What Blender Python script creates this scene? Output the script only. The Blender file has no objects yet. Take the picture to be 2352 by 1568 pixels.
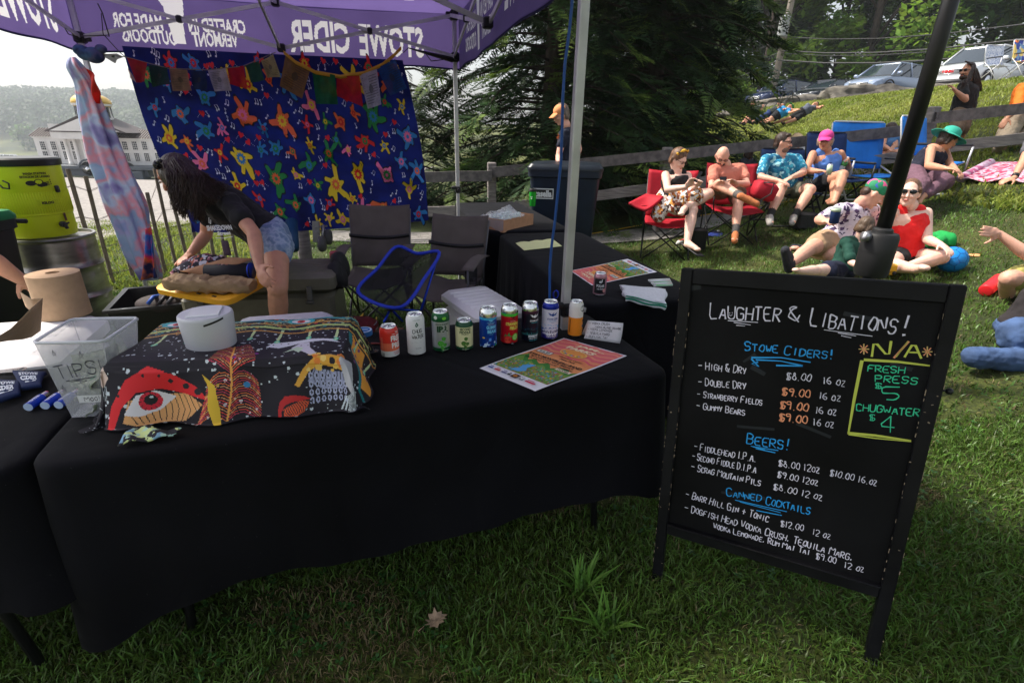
import bpy,math,random
import numpy as np
from math import sin,cos,pi,radians,sqrt,atan2,hypot
from mathutils import Vector as V,Matrix,noise
from mathutils.geometry import tessellate_polygon
random.seed(7)
sc=bpy.context.scene
COL=sc.collection
# ------------------------------------------------------------------ camera, sky, sun, exposure
CF,CH,CX,CY=1155.0,1.5,1176.0,784.0
TH,RHO=math.atan(474/1155.0),radians(1.1)
cF=V((0,cos(TH),-sin(TH))); _U0=V((0,sin(TH),cos(TH))); _R0=V((1,0,0))
cR=_R0*cos(RHO)+_U0*sin(RHO); cU=_U0*cos(RHO)-_R0*sin(RHO)
cC=V((0,0,CH))
cam=bpy.data.cameras.new('camera'); co=bpy.data.objects.new('camera',cam); COL.objects.link(co)
cam.sensor_width=36; cam.lens=CF/2352*36; cam.clip_start=.05; cam.clip_end=3000
m=Matrix.Identity(4)
for i in range(3):
 m[i][0]=cR[i]; m[i][1]=cU[i]; m[i][2]=-cF[i]; m[i][3]=cC[i]
co.matrix_world=m
sc.camera=co
SUN_EL,SUN_AZ=radians(52),radians(-72)          # azimuth measured from +y (camera heading) to +x
sdir=V((sin(SUN_AZ)*cos(SUN_EL),cos(SUN_AZ)*cos(SUN_EL),sin(SUN_EL)))
sl=bpy.data.lights.new('sun','SUN'); so=bpy.data.objects.new('sun',sl); COL.objects.link(so)
sl.energy=4.0; sl.angle=radians(5); sl.color=(1,.93,.82)
so.rotation_euler=sdir.to_track_quat('Z','Y').to_euler(); so.location=(0,0,30)
w=bpy.data.worlds.new('World'); sc.world=w; w.use_nodes=True
nt=w.node_tree; bg=nt.nodes['Background']
sky=nt.nodes.new('ShaderNodeTexSky'); sky.sky_type='NISHITA'; sky.sun_disc=False
sky.sun_elevation=SUN_EL; sky.sun_rotation=SUN_AZ; sky.dust_density=4.0; sky.air_density=1.3
hsv=nt.nodes.new('ShaderNodeHueSaturation'); hsv.inputs['Saturation'].default_value=.42
nt.links.new(sky.outputs[0],hsv.inputs['Color']); nt.links.new(hsv.outputs[0],bg.inputs['Color'])
bg.inputs['Strength'].default_value=.15
sc.view_settings.view_transform='Standard'; sc.view_settings.look='None'
sc.view_settings.exposure=0.62; sc.view_settings.gamma=1; sc.view_settings.use_curve_mapping=False
sc.render.engine='CYCLES'
sc.cycles.max_bounces=8; sc.cycles.transparent_max_bounces=12
sc.cycles.use_denoising=True
# ------------------------------------------------------------------ places: pixel of the photograph -> point of the world
CROP=dict(Z=(0,0,1),A=(1646.4,0,.3),B=(1411,282.2,.24),C=(1787.5,329.3,.24),D=(357.5,319.9,.2641),E=(0,329.3,.3204),
   F=(658.6,376.3,.2802),G=(846.7,611.5,.2802),H=(1034.9,414,.264),I=(0,658.6,.24),J=(376.3,658.6,.24),
   K=(1505.3,611.5,.36),L=(1411.2,1003.8,.36),M=(0,0,.2802),N=(564.5,0,.3204),O=(1223,0,.24),
   Q=(0,169.3,.168),R=(1693.4,141.1,.28))
def ray(c,x,y):
 a=CROP[c]; px=a[0]+a[2]*x; py=a[1]+a[2]*y
 return cF+cR*((px-CX)/CF)-cU*((py-CY)/CF)
def PZ(c,x,y,z=0.0):                       # on the level z
 d=ray(c,x,y); return cC+d*((z-CH)/d.z)
def PD(c,x,y,dist):                        # at the distance y = dist
 d=ray(c,x,y); return cC+d*(dist/d.y)
def PP(c,x,y,o,n):                        # on a plane
 d=ray(c,x,y); return cC+d*((o-cC).dot(n)/d.dot(n))
def sp(x,w=.8):
 t=x/w
 return w*(math.log1p(math.exp(t)) if t<30 else t)
def sstep(a,b,x):
 t=min(1,max(0,(x-a)/(b-a))); return t*t*(3-2*t)
def ground(x,y):
 h=.29*sp(x-2.35)
 h=3.35-sp(3.35-h,.25)              # the bank levels off into the car park
 h=max(h,0)
 L=sstep(-.1,-.5,x/max(y,1))
 down=0.055*sp(y-8,1.5)
 down=13.5-sp(13.5-down,2)
 rise=30*sstep(300,640,y+.25*abs(x))
 h=h*(1-L)+L*(-down+rise)
 if L<1: h+=(1-L)*4*sstep(60,160,y)
 h+=.02*noise.noise(V((x*.35,y*.35,0)))
 return h
def GP(c,x,y,_z=0):                              # on the terrain
 d=ray(c,x,y); t=.5
 while t<600:
  p=cC+d*t
  if p.z<ground(p.x,p.y): break
  t *= 1.01
 return p
# ------------------------------------------------------------------ materials
MATS={}
def mat(name,col,rough=.6,metal=0,var=0,scale=30,bump=0,bscale=None,col2=None,sheen=0,trans=0,alpha=1,coat=0,emit=0,spec=.5,sss=0,detail=4,stretch=None,ior=1.45,transl=0,island=0,contrast=(.35,.65)):
 if name in MATS: return MATS[name]
 m=bpy.data.materials.new(name); m.use_nodes=True; t=m.node_tree; b=t.nodes['Principled BSDF']
 if len(col)==3: col=(*col,1)
 b.inputs['Base Color'].default_value=col; b.inputs['Roughness'].default_value=rough; b.inputs['Metallic'].default_value=metal
 b.inputs['IOR'].default_value=ior; b.inputs['Specular IOR Level'].default_value=spec
 if sheen: b.inputs['Sheen Weight'].default_value=sheen; b.inputs['Sheen Roughness'].default_value=.4
 if trans: b.inputs['Transmission Weight'].default_value=trans
 if alpha<1: b.inputs['Alpha'].default_value=alpha
 if coat: b.inputs['Coat Weight'].default_value=coat; b.inputs['Coat Roughness'].default_value=.06
 if sss: b.inputs['Subsurface Weight'].default_value=sss; b.inputs['Subsurface Radius'].default_value=(.02,.008,.004)
 if emit: b.inputs['Emission Color'].default_value=col; b.inputs['Emission Strength'].default_value=emit
 tc=t.nodes.new('ShaderNodeTexCoord'); src=tc.outputs['Object']
 if stretch:
  mp=t.nodes.new('ShaderNodeMapping'); mp.inputs['Scale'].default_value=stretch; t.links.new(src,mp.inputs[0]); src=mp.outputs[0]
 if var or col2:
  n=t.nodes.new('ShaderNodeTexNoise'); n.inputs['Scale'].default_value=scale; n.inputs['Detail'].default_value=detail
  t.links.new(src,n.inputs['Vector'])
  r=t.nodes.new('ShaderNodeValToRGB'); e=r.color_ramp.elements
  e[0].position,e[1].position=contrast
  c2=col2 if col2 else tuple(min(1,c*(1+var)) for c in col[:3])
  c1=col[:3] if col2 else tuple(c*(1-var) for c in col[:3])
  e[0].color=(*c1,1); e[1].color=(*c2[:3],1)
  t.links.new(n.outputs['Fac'],r.inputs[0]); out=r.outputs[0]
  if island:
   g=t.nodes.new('ShaderNodeNewGeometry'); h=t.nodes.new('ShaderNodeHueSaturation')
   mr=t.nodes.new('ShaderNodeMapRange'); mr.inputs['To Min'].default_value=1-island; mr.inputs['To Max'].default_value=1+island
   t.links.new(g.outputs['Random Per Island'],mr.inputs[0]); t.links.new(mr.outputs[0],h.inputs['Value'])
   mr2=t.nodes.new('ShaderNodeMapRange'); mr2.inputs['To Min'].default_value=.5-island*.05; mr2.inputs['To Max'].default_value=.5+island*.03
   t.links.new(g.outputs['Random Per Island'],mr2.inputs[0]); t.links.new(mr2.outputs[0],h.inputs['Hue'])
   t.links.new(out,h.inputs['Color']); out=h.outputs[0]
  t.links.new(out,b.inputs['Base Color'])
 else:
  out=None
 if bump:
  n2=t.nodes.new('ShaderNodeTexNoise'); n2.inputs['Scale'].default_value=bscale or scale*3; n2.inputs['Detail'].default_value=5
  t.links.new(src,n2.inputs['Vector'])
  bp=t.nodes.new('ShaderNodeBump'); bp.inputs['Strength'].default_value=bump; bp.inputs['Distance'].default_value=.01
  t.links.new(n2.outputs['Fac'],bp.inputs['Height']); t.links.new(bp.outputs[0],b.inputs['Normal'])
 if transl:
  tr=t.nodes.new('ShaderNodeBsdfTranslucent'); tr.inputs['Color'].default_value=col
  if out: t.links.new(out,tr.inputs['Color'])
  mx=t.nodes.new('ShaderNodeMixShader'); mx.inputs[0].default_value=transl
  t.links.new(b.outputs[0],mx.inputs[1]); t.links.new(tr.outputs[0],mx.inputs[2])
  t.links.new(mx.outputs[0],t.nodes['Material Output'].inputs[0])
 MATS[name]=m
 return m
def flat(col,rough=.55,tl=0):               # printed colour
 k='print_%02x%02x%02x_%d'%(*[int(255*min(1,c)) for c in col[:3]],int(tl*10))
 return mat(k,col,rough,transl=tl)
def S(r,g,b):                                # sRGB 0-255 -> linear
 f=lambda c: (c/255/12.92) if c/255<=.04045 else ((c/255+.055)/1.055)**2.4
 return (f(r),f(g),f(b))
def blotch(name,cols,scale=20,rough=.8,kind='VORONOI',bump=.1):
 """cloth printed with an irregular multi-colour pattern"""
 if name in MATS: return MATS[name]
 m=bpy.data.materials.new(name); m.use_nodes=True; t=m.node_tree; b=t.nodes['Principled BSDF']
 tc=t.nodes.new('ShaderNodeTexCoord'); ns=t.nodes.new('ShaderNodeTexNoise'); ns.inputs['Scale'].default_value=scale*.7
 t.links.new(tc.outputs['Object'],ns.inputs['Vector'])
 add=t.nodes.new('ShaderNodeMixRGB'); add.blend_type='ADD'; add.inputs[0].default_value=.06
 t.links.new(tc.outputs['Object'],add.inputs[1]); t.links.new(ns.outputs['Color'],add.inputs[2])
 if kind=='VORONOI':
  v=t.nodes.new('ShaderNodeTexVoronoi'); v.inputs['Scale'].default_value=scale
  t.links.new(add.outputs[0],v.inputs['Vector'])
  sx=t.nodes.new('ShaderNodeSeparateColor'); t.links.new(v.outputs['Color'],sx.inputs[0]); src=sx.outputs[0]
 else:
  v=t.nodes.new('ShaderNodeTexNoise'); v.inputs['Scale'].default_value=scale; v.inputs['Detail'].default_value=3
  t.links.new(tc.outputs['Object'],v.inputs['Vector']); src=v.outputs['Fac']
 r=t.nodes.new('ShaderNodeValToRGB'); r.color_ramp.interpolation='CONSTANT' if kind=='VORONOI' else 'LINEAR'
 e=r.color_ramp.elements
 n=len(cols); lo,hi=(0,1) if kind=='VORONOI' else (.3,.7)
 e[0].position=lo; e[0].color=(*cols[0],1); e[1].position=lo+(hi-lo)/n; e[1].color=(*cols[1],1)
 for i in range(2,n):
  q=e.new(lo+(hi-lo)*i/n); q.color=(*cols[i],1)
 t.links.new(src,r.inputs[0]); t.links.new(r.outputs[0],b.inputs['Base Color'])
 b.inputs['Roughness'].default_value=rough
 MATS[name]=m
 return m
# ------------------------------------------------------------------ mesh builder
class MB:
 def __init__(s,T=None): s.v=[]; s.f=[]; s.m=[]; s.T=T or Matrix.Identity(4)
 def add(s,vs,fs,mi=0):
  o=len(s.v); T=s.T
  s.v+=[tuple(T @ V(p)) for p in vs]
  s.f+=[tuple(o+i for i in f) for f in fs]; s.m+=[mi]*len(fs)
  return s
 def box(s,c,sz,R=None,mi=0,bev=0):
  x,y,z=sz[0]/2,sz[1]/2,sz[2]/2
  if bev:
   b=min(bev,x*.9,y*.9,z*.9); vs=[]
   for zz,ins in ((-z,b),(-z+b,0),(z-b,0),(z,b)):
    for sx,sy in ((-1,-1),(1,-1),(1,1),(-1,1)):
     vs+=[(sx*(x-ins),sy*(y-ins-b),zz),(sx*(x-ins-b),sy*(y-ins),zz)] if sx*sy>0 else [(sx*(x-ins-b),sy*(y-ins),zz),(sx*(x-ins),sy*(y-ins-b),zz)]
   fs=[tuple(range(7,-1,-1)),tuple(range(24,32))]
   for k in range(3):
    for i in range(8): j=(i+1)%8; fs.append((k*8+i,k*8+j,k*8+8+j,k*8+8+i))
  else:
   vs=[(a*x,b_*y,d*z) for d in (-1,1) for a,b_ in ((-1,-1),(1,-1),(1,1),(-1,1))]
   fs=[(3,2,1,0),(4,5,6,7),(0,1,5,4),(1,2,6,5),(2,3,7,6),(3,0,4,7)]
  c=V(c)
  vs=[(R @ V(p) if R else V(p))+c for p in vs]
  return s.add(vs,fs,mi)
 def ring_loft(s,rings,mi=0,cap=True,closed=False,mis=None):
  n=len(rings[0]); vs=[p for r in rings for p in r]; fs=[]; k=len(rings)
  o=len(s.v); T=s.T; s.v+=[tuple(T @ V(p)) for p in vs]
  for a in range(k if closed else k-1):
   b=(a+1)%k
   for i in range(n):
    j=(i+1)%n; s.f.append((o+a*n+i,o+a*n+j,o+b*n+j,o+b*n+i)); s.m.append(mis[a] if mis else mi)
  if cap and not closed:
   s.f.append(tuple(o+i for i in range(n-1,-1,-1))); s.m.append(mis[0] if mis else mi)
   s.f.append(tuple(o+(k-1)*n+i for i in range(n))); s.m.append(mis[-1] if mis else mi)
  return s
 def tube(s,pts,r,n=8,mi=0,cap=True,sq=None,closed=False):
  pts=[V(p) for p in pts]; k=len(pts)
  rs=r if isinstance(r,(list,tuple)) else [r]*k
  rings=[]; prev=None
  for i,p in enumerate(pts):
   d=(pts[(i+1)%k]-pts[i-1]) if closed else (pts[min(i+1,k-1)]-pts[max(i-1,0)])
   if d.length<1e-9: d=V((0,0,1))
   d.normalize()
   if prev is None:
    a=V((0,0,1)) if abs(d.z)<.9 else V((1,0,0))
    x=a.cross(d).normalized()
   else:
    x=(prev-d*prev.dot(d)).normalized()
   prev=x; y=d.cross(x)
   if sq: rings.append([p+x*a*sq[0]/2+y*b*sq[1]/2 for a,b in ((-1,-1),(1,-1),(1,1),(-1,1))])
   else: rings.append([p+(x*cos(2*pi*j/n)+y*sin(2*pi*j/n))*rs[i] for j in range(n)])
  return s.ring_loft(rings,mi,cap,closed)
 def bar(s,a,b,w_,h_=None,mi=0):       # square bar between points
  return s.tube([a,b],1,sq=(w_,h_ or w_),mi=mi)
 def lathe(s,prof,c=(0,0,0),n=24,mi=0,R=None,mis=None,cap=True):
  c=V(c); rings=[]
  for r,z in prof:
   q=[V((r*cos(2*pi*j/n),r*sin(2*pi*j/n),z)) for j in range(n)]
   rings.append([(R @ p if R else p)+c for p in q])
  return s.ring_loft(rings,mi,cap,mis=mis)
 def ell(s,c,rad,R=None,nu=12,nv=8,mi=0):
  c=V(c); rad=rad if hasattr(rad,'__len__') else (rad,)*3
  vs=[V((0,0,-1))]
  for i in range(1,nv):
   a=-pi/2+pi*i/nv
   vs+=[V((cos(a)*cos(2*pi*j/nu),cos(a)*sin(2*pi*j/nu),sin(a))) for j in range(nu)]
  vs.append(V((0,0,1))); fs=[]
  for j in range(nu):
   k=(j+1)%nu; fs.append((0,1+k,1+j)); fs.append((len(vs)-1,len(vs)-1-nu+j,len(vs)-1-nu+k))
  for i in range(nv-2):
   for j in range(nu):
    k=(j+1)%nu; o=1+i*nu; fs.append((o+j,o+k,o+nu+k,o+nu+j))
  out=[]
  for p in vs:
   p=V((p.x*rad[0],p.y*rad[1],p.z*rad[2]))
   out.append((R @ p if R else p)+c)
  return s.add(out,fs,mi)
 def cone(s,a,b,ra,rb,n=10,mi=0):     # round cone, closed
  a=V(a); b=V(b); d=b-a; L=d.length
  if L<1e-5: return s.ell(a,ra)
  d /= L; x=(V((0,0,1)) if abs(d.z)<.9 else V((1,0,0))).cross(d).normalized(); y=d.cross(x)
  rings=[]
  for t in (-80,-50,-25,0): q=radians(t); rings.append((a+d*ra*sin(q),ra*cos(q)))
  for t in (0,25,50,80): q=radians(t); rings.append((b+d*rb*sin(q),rb*cos(q)))
  return s.ring_loft([[p+(x*cos(2*pi*j/n)+y*sin(2*pi*j/n))*r for j in range(n)] for p,r in rings],mi)
 def grid(s,fn,nu,nv,mi=0,closed_u=False):
  vs=[fn(i/nu,j/nv) for j in range(nv+1) for i in range(nu+(0 if closed_u else 1))]
  n=nu if closed_u else nu+1; fs=[]
  for j in range(nv):
   for i in range(nu):
    k=(i+1)%n if closed_u else i+1
    fs.append((j*n+i,j*n+k,(j+1)*n+k,(j+1)*n+i))
  return s.add(vs,fs,mi)
 def sheet(s,fn,nu,nv,th,mi=0):         # grid with thickness
  P=[[V(fn(i/nu,j/nv)) for i in range(nu+1)] for j in range(nv+1)]
  N=[[None]*(nu+1) for _ in range(nv+1)]
  for j in range(nv+1):
   for i in range(nu+1):
    du=P[j][min(i+1,nu)]-P[j][max(i-1,0)]; dv=P[min(j+1,nv)][i]-P[max(j-1,0)][i]
    q=du.cross(dv); N[j][i]=q.normalized() if q.length>1e-12 else V((0,0,1))
  A=[P[j][i] for j in range(nv+1) for i in range(nu+1)]; B=[P[j][i]-N[j][i]*th for j in range(nv+1) for i in range(nu+1)]
  n=nu+1; o=len(A); fs=[]
  for j in range(nv):
   for i in range(nu):
    a,b,c,d=j*n+i,j*n+i+1,(j+1)*n+i+1,(j+1)*n+i
    fs+=[(a,b,c,d),(o+d,o+c,o+b,o+a)]
  for i in range(nu): fs+=[(i+1,i,o+i,o+i+1),(nv*n+i,nv*n+i+1,o+nv*n+i+1,o+nv*n+i)]
  for j in range(nv): fs+=[(j*n,(j+1)*n,o+(j+1)*n,o+j*n),((j+1)*n+nu,j*n+nu,o+j*n+nu,o+(j+1)*n+nu)]
  return s.add(A+B,fs,mi)
 def build(s,name,mats,parent=None,smooth=True,kind=None,label=None,cat=None,group=None,org=None,autosm=None):
  if not isinstance(mats,(list,tuple)): mats=[mats]
  me=bpy.data.meshes.new(name)
  A=np.array(s.v,dtype=np.float32).reshape(-1,3)
  if parent is not None: o=V(parent['_org'])
  elif org is not None: o=V(org)
  elif len(A): o=V((float((A[:,0].min()+A[:,0].max())/2),float((A[:,1].min()+A[:,1].max())/2),float(A[:,2].min())))
  else: o=V((0,0,0))
  A=A-np.array(o,dtype=np.float32)
  me.from_pydata(A.tolist(),[],s.f)
  for q in mats: me.materials.append(q)
  if s.m and max(s.m)>0: me.polygons.foreach_set('material_index',s.m)
  if smooth: me.polygons.foreach_set('use_smooth',[True]*len(me.polygons))
  me.update()
  if smooth and autosm is not None: me.set_sharp_from_angle(angle=radians(autosm))
  ob=bpy.data.objects.new(name,me); COL.objects.link(ob)
  if parent is not None: ob.parent=parent; ob['_org']=tuple(o)
  else: ob.location=o; ob['_org']=tuple(o)
  if kind: ob['kind']=kind
  if label: ob['label']=label
  if cat: ob['category']=cat
  if group: ob['group']=group
  return ob
def thing(name,label,cat,loc,group=None):
 o=bpy.data.objects.new(name,None); COL.objects.link(o); o.location=loc; o['_org']=tuple(loc)
 o['label']=label; o['category']=cat; o.empty_display_size=.1
 if group: o['group']=group
 return o
def frame(o,x,y=None,z=None):                # local -> world
 x=V(x).normalized()
 if z is None: z=V((0,0,1))
 z=V(z)
 if y is None: y=z.cross(x).normalized()
 else: y=V(y).normalized()
 z=x.cross(y).normalized()
 T=Matrix.Identity(4)
 for i in range(3): T[i][0]=x[i]; T[i][1]=y[i]; T[i][2]=z[i]; T[i][3]=o[i]
 return T
def rotm(d,up=None):                           # 3x3 with columns right, forward(d), up
 d=V(d).normalized(); up=V(up or (0,0,1)); r=d.cross(up)
 if r.length<1e-4: r=d.cross(V((1,0,0)))
 r.normalize(); u=r.cross(d)
 return Matrix(((r.x,d.x,u.x),(r.y,d.y,u.y),(r.z,d.z,u.z)))
def clean_props():
 for o in bpy.data.objects:
  if '_org' in o: del o['_org']
# ------------------------------------------------------------------ flat print: 2-D shapes laid on a surface function
_TXT={}
def text2d(s,bold=0.0):
 k=(s,bold)
 if k not in _TXT:
  cu=bpy.data.curves.new('t','FONT'); cu.body=s; cu.size=1; cu.offset=bold; cu.resolution_u=2
  ob=bpy.data.objects.new('t',cu); COL.objects.link(ob); bpy.context.view_layer.update()
  me=bpy.data.meshes.new_from_object(ob.evaluated_get(bpy.context.evaluated_depsgraph_get()))
  vs=[(v.co.x,v.co.y) for v in me.vertices]; fs=[tuple(p.vertices) for p in me.polygons]
  bpy.data.objects.remove(ob); bpy.data.curves.remove(cu); bpy.data.meshes.remove(me)
  if vs:
   x0=min(v[0] for v in vs); x1=max(v[0] for v in vs); y0=min(v[1] for v in vs); y1=max(v[1] for v in vs)
   vs=[((x-x0)/(x1-x0),(y-y0)/(y1-y0)) for x,y in vs]
  _TXT[k]=(vs,fs)
 return _TXT[k]
class Print:
 """shapes in (u,v); fn(u,v,lift) gives the point on the thing"""
 def __init__(s,fn,T=None): s.fn=fn; s.mb=MB(T); s.mats=[]; s.z=1
 def mi(s,col,tl=0):
  m=flat(col,tl=tl) if isinstance(col,tuple) else col
  if m not in s.mats: s.mats.append(m)
  return s.mats.index(m)
 def tri(s,vs,fs,col,tl=0):
  s.mb.add([s.fn(u,v,s.z) for u,v in vs],fs,s.mi(col,tl)); return s
 def up(s,k=1): s.z+=k; return s
 def poly(s,pts,col,sub=1,tl=0):
  t=tessellate_polygon([[V((p[0],p[1],0)) for p in pts]])
  return s.tri(pts,t,col,tl)
 def fan(s,c,pts,col,rings=2,tl=0):
  n=len(pts); vs=[c]; fs=[]
  for k in range(1,rings+1):
   vs+=[(c[0]+(p[0]-c[0])*k/rings,c[1]+(p[1]-c[1])*k/rings) for p in pts]
  for i in range(n):
   j=(i+1)%n; fs.append((0,1+i,1+j))
   for k in range(rings-1): fs.append((1+k*n+i,1+(k+1)*n+i,1+(k+1)*n+j,1+k*n+j))
  return s.tri(vs,fs,col,tl)
 def disc(s,cx,cy,rx,ry=None,col=None,rot=0,n=14,rings=1,tl=0):
  ry=ry or rx; c,q=cos(rot),sin(rot)
  return s.fan((cx,cy),[(cx+rx*cos(a)*c-ry*sin(a)*q,cy+rx*cos(a)*q+ry*sin(a)*c) for a in [2*pi*i/n for i in range(n)]],col,rings,tl)
 def line(s,pts,w_,col,tl=0,w2=None):
  L=[]; R=[]; k=len(pts)
  for i in range(k):
   a=pts[max(0,i-1)]; b=pts[min(k-1,i+1)]; dx,dy=b[0]-a[0],b[1]-a[1]; l=hypot(dx,dy) or 1
   ww=(w_ if w2 is None else w_+(w2-w_)*i/(k-1))/2
   nx,ny=-dy/l*ww,dx/l*ww
   L.append((pts[i][0]+nx,pts[i][1]+ny)); R.append((pts[i][0]-nx,pts[i][1]-ny))
  vs=L+R; return s.tri(vs,[(i,k+i,k+i+1,i+1) for i in range(k-1)],col,tl)
 def rect(s,x0,y0,x1,y1,col,nx=1,ny=1,tl=0):
  vs=[(x0+(x1-x0)*i/nx,y0+(y1-y0)*j/ny) for j in range(ny+1) for i in range(nx+1)]
  return s.tri(vs,[(j*(nx+1)+i,j*(nx+1)+i+1,(j+1)*(nx+1)+i+1,(j+1)*(nx+1)+i) for j in range(ny) for i in range(nx)],col,tl)
 def text(s,t,x0,y0,x1,y1,col,bold=.02,tl=0,mirror=False,slant=0,rot=0):
  vs,fs=text2d(t,bold)
  if mirror: vs=[(1-a,b) for a,b in vs]
  w_,h_=x1-x0,y1-y0
  q=[(x0+a*w_+slant*b*h_,y0+b*h_) for a,b in vs]
  if rot:
   cx,cy=(x0+x1)/2,(y0+y1)/2; c,d=cos(rot),sin(rot)
   q=[(cx+(a-cx)*c-(b-cy)*d,cy+(a-cx)*d+(b-cy)*c) for a,b in q]
  return s.tri(q,fs,col,tl)
 def hand(s,t,x0,y0,x1,y1,h_,w_,col,jit=.05,seed=1,asp=1.0):
  """hand lettering: stroke glyphs between two baseline points"""
  rng=random.Random(seed); dx,dy=(x1-x0),(y1-y0)*asp; L=hypot(dx,dy); ex=(dx/L,dy/L); ey=(-ex[1],ex[0])
  tot=sum(GW(c) for c in t)-.25; sx=L/tot; cur=0
  for ch in t:
   g=GL.get(ch.upper(),'') ; k=h_*(1 if (ch.isupper() or not ch.isalpha()) else .78)
   w_ *= 1.0; jy=rng.uniform(-jit,jit)*h_; sl=rng.uniform(-.04,.08); gs=sx*(GW(ch)-.25)
   for st in g.split(' '):
    if not st: continue
    pts=[(int(st[i])/4,int(st[i+1])/6) for i in range(0,len(st)-1,2)]
    if len(pts)==1: pts=[(pts[0][0]-.12,pts[0][1]),(pts[0][0]+.14,pts[0][1]+.03)]
    q=[]
    for i,(a,b) in enumerate(pts):
     a+=rng.uniform(-jit,jit)*.8; b+=rng.uniform(-jit,jit)*.6
     X=cur*sx+a*gs+sl*b*k; Y=b*k+jy
     q.append((x0+ex[0]*X+ey[0]*Y,y0+(ex[1]*X+ey[1]*Y)/asp))
    if len(q)>2: q=smooth_poly(q)
    # keep stroke width even in real units
    s._line_asp(q,w_*rng.uniform(.85,1.15),col,asp)
   cur+=GW(ch)
  return s
 def _line_asp(s,pts,w_,col,asp):
  q=[(a,b*asp) for a,b in pts]; L=[]; R=[]; k=len(q)
  for i in range(k):
   a=q[max(0,i-1)]; b=q[min(k-1,i+1)]; dx,dy=b[0]-a[0],b[1]-a[1]; l=hypot(dx,dy) or 1
   k_=1+.22*sin(i*1.9+q[0][0]*91)+.12*sin(i*4.3+q[0][1]*57); nx,ny=-dy/l*w_/2*k_,dx/l*w_/2*k_
   L.append((q[i][0]+nx,(q[i][1]+ny)/asp)); R.append((q[i][0]-nx,(q[i][1]-ny)/asp))
  s.tri(L+R,[(i,k+i,k+i+1,i+1) for i in range(k-1)],col)
 def build(s,name,parent,**kw): kw.setdefault('kind','stuff'); return s.mb.build(name,s.mats,parent,smooth=False,**kw)
class Dyed(Print):
 """the same shapes, dyed into a fine-meshed cloth instead of laid on it"""
 def __init__(s,W_,H_,step,base): s.W,s.H=W_,H_; s.nu=int(W_/step); s.nv=int(H_/step); s.A=np.zeros((s.nv,s.nu),np.int32); s.mats=[base]; s.z=1
 def tri(s,vs,fs,col,tl=0):
  k=s.mi(col,tl); P=[(u/s.W*s.nu-.5,v/s.H*s.nv-.5) for u,v in vs]
  for f in fs:
   for a,b,c in [(f[0],f[i],f[i+1]) for i in range(1,len(f)-1)]:
    (x0,y0),(x1,y1),(x2,y2)=P[a],P[b],P[c]
    X0,X1=max(0,int(math.ceil(min(x0,x1,x2)))),min(s.nu-1,int(max(x0,x1,x2))); Y0,Y1=max(0,int(math.ceil(min(y0,y1,y2)))),min(s.nv-1,int(max(y0,y1,y2)))
    if X0>X1 or Y0>Y1: continue
    gx,gy=np.meshgrid(np.arange(X0,X1+1),np.arange(Y0,Y1+1))
    e0=(x1-x0)*(gy-y0)-(y1-y0)*(gx-x0); e1=(x2-x1)*(gy-y1)-(y2-y1)*(gx-x1); e2=(x0-x2)*(gy-y2)-(y0-y2)*(gx-x2)
    s.A[Y0:Y1+1,X0:X1+1][((e0>=0) & (e1>=0) & (e2>=0)) | ((e0<=0) & (e1<=0) & (e2<=0))]=k
  return s
 def cloth(s,name,fn,parent,**kw):
  mb=MB(); mb.grid(lambda u,v: fn(u*s.W,v*s.H),s.nu,s.nv); mb.m=s.A.reshape(-1).tolist(); return mb.build(name,s.mats,parent,**kw)
def smooth_poly(q):
 o=[q[0]]
 for i in range(len(q)-1):
  a,b=q[i],q[i+1]
  o+=[(a[0]*.78+b[0]*.22,a[1]*.78+b[1]*.22),(a[0]*.22+b[0]*.78,a[1]*.22+b[1]*.78)]
 return o+[q[-1]]
GL={'A': '002640 1232','B': '000626453423132 2342413000','C': '4536160501103041','D': '0006264442 4200','E': '46060040 0333','F': '460600 0333','G': '45361605011030414323',
  'H': '0006 4046 0343','I': '2026','J': '4641301001','K': '0006 4603 1440','L': '060040','M': '0006234640','N': '00064046','O': '26150211304245362 6','P': '0006 0636453303',
  'Q': '261502113042453626 2240','R': '0006 0636453303 1340','S': '45361605133342301001','T': '0646 2620','U': '060110304146','V': '062046','W': '0610243046','X': '0640 0046','Y': '0623 4620',
  'Z': '06460040','0': '261502113042453626','1': '152620','2': '05163645440040','3': '0616364433 2342311000','4': '36024230 3630','5': '4606031333423010','6': '361502113042331303',
  '7': '064620','8': '243616052423 2342301001132 4','9': '4534140516364530','$': '45361605133342301001 1710 3730','&': '4005163625031130 43','!': '2622 20','.': '20',',': '2110',
  '-': '0343','+': '0343 2521','/': '0046','*': '0145 4105 2620 0343',"'": '2625',':': '24 21'}
GL['B']='0006 0626453323 0333423000'; GL['D']='0006 06264542200 0'.replace('0 0','00'); GL['O']='261502113042453626'; GL['8']='2415263524 2402113043 24'.split(' ')[0]+' 240211304224'
GL['$']='45361605133342301001 1610 2620'; GL['&']='40051636150211304 3'.replace(' ',''); GL['B']='0006 06264533 0333423000'; GL['4']='360242 3630'
for _k in GL: assert all(len(p)%2==0 for p in GL[_k].split(' ')),_k
def GW(c):
 if c in "I!.,'1:": return .75
 if c==' ': return .75
 if c in 'MW': return 1.5
 return 1.2 if (c.isupper() or not c.isalpha()) else 1.05
def heart(cx,cy,s,rot=0):
 o=[]
 for i in range(20):
  t=2*pi*i/20; x=16*sin(t)**3/16*s; y=(13*cos(t)-5*cos(2*t)-2*cos(3*t)-cos(4*t))/16*s
  o.append((cx+x*cos(rot)-y*sin(rot),cy+x*sin(rot)+y*cos(rot)))
 return o
# ================================================================== SETTING
def np_mesh(name,verts,faces,mats,**kw):
 mb=MB(); mb.v=verts; mb.f=faces; mb.m=[]
 return mb.build(name,mats,**kw)
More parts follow.
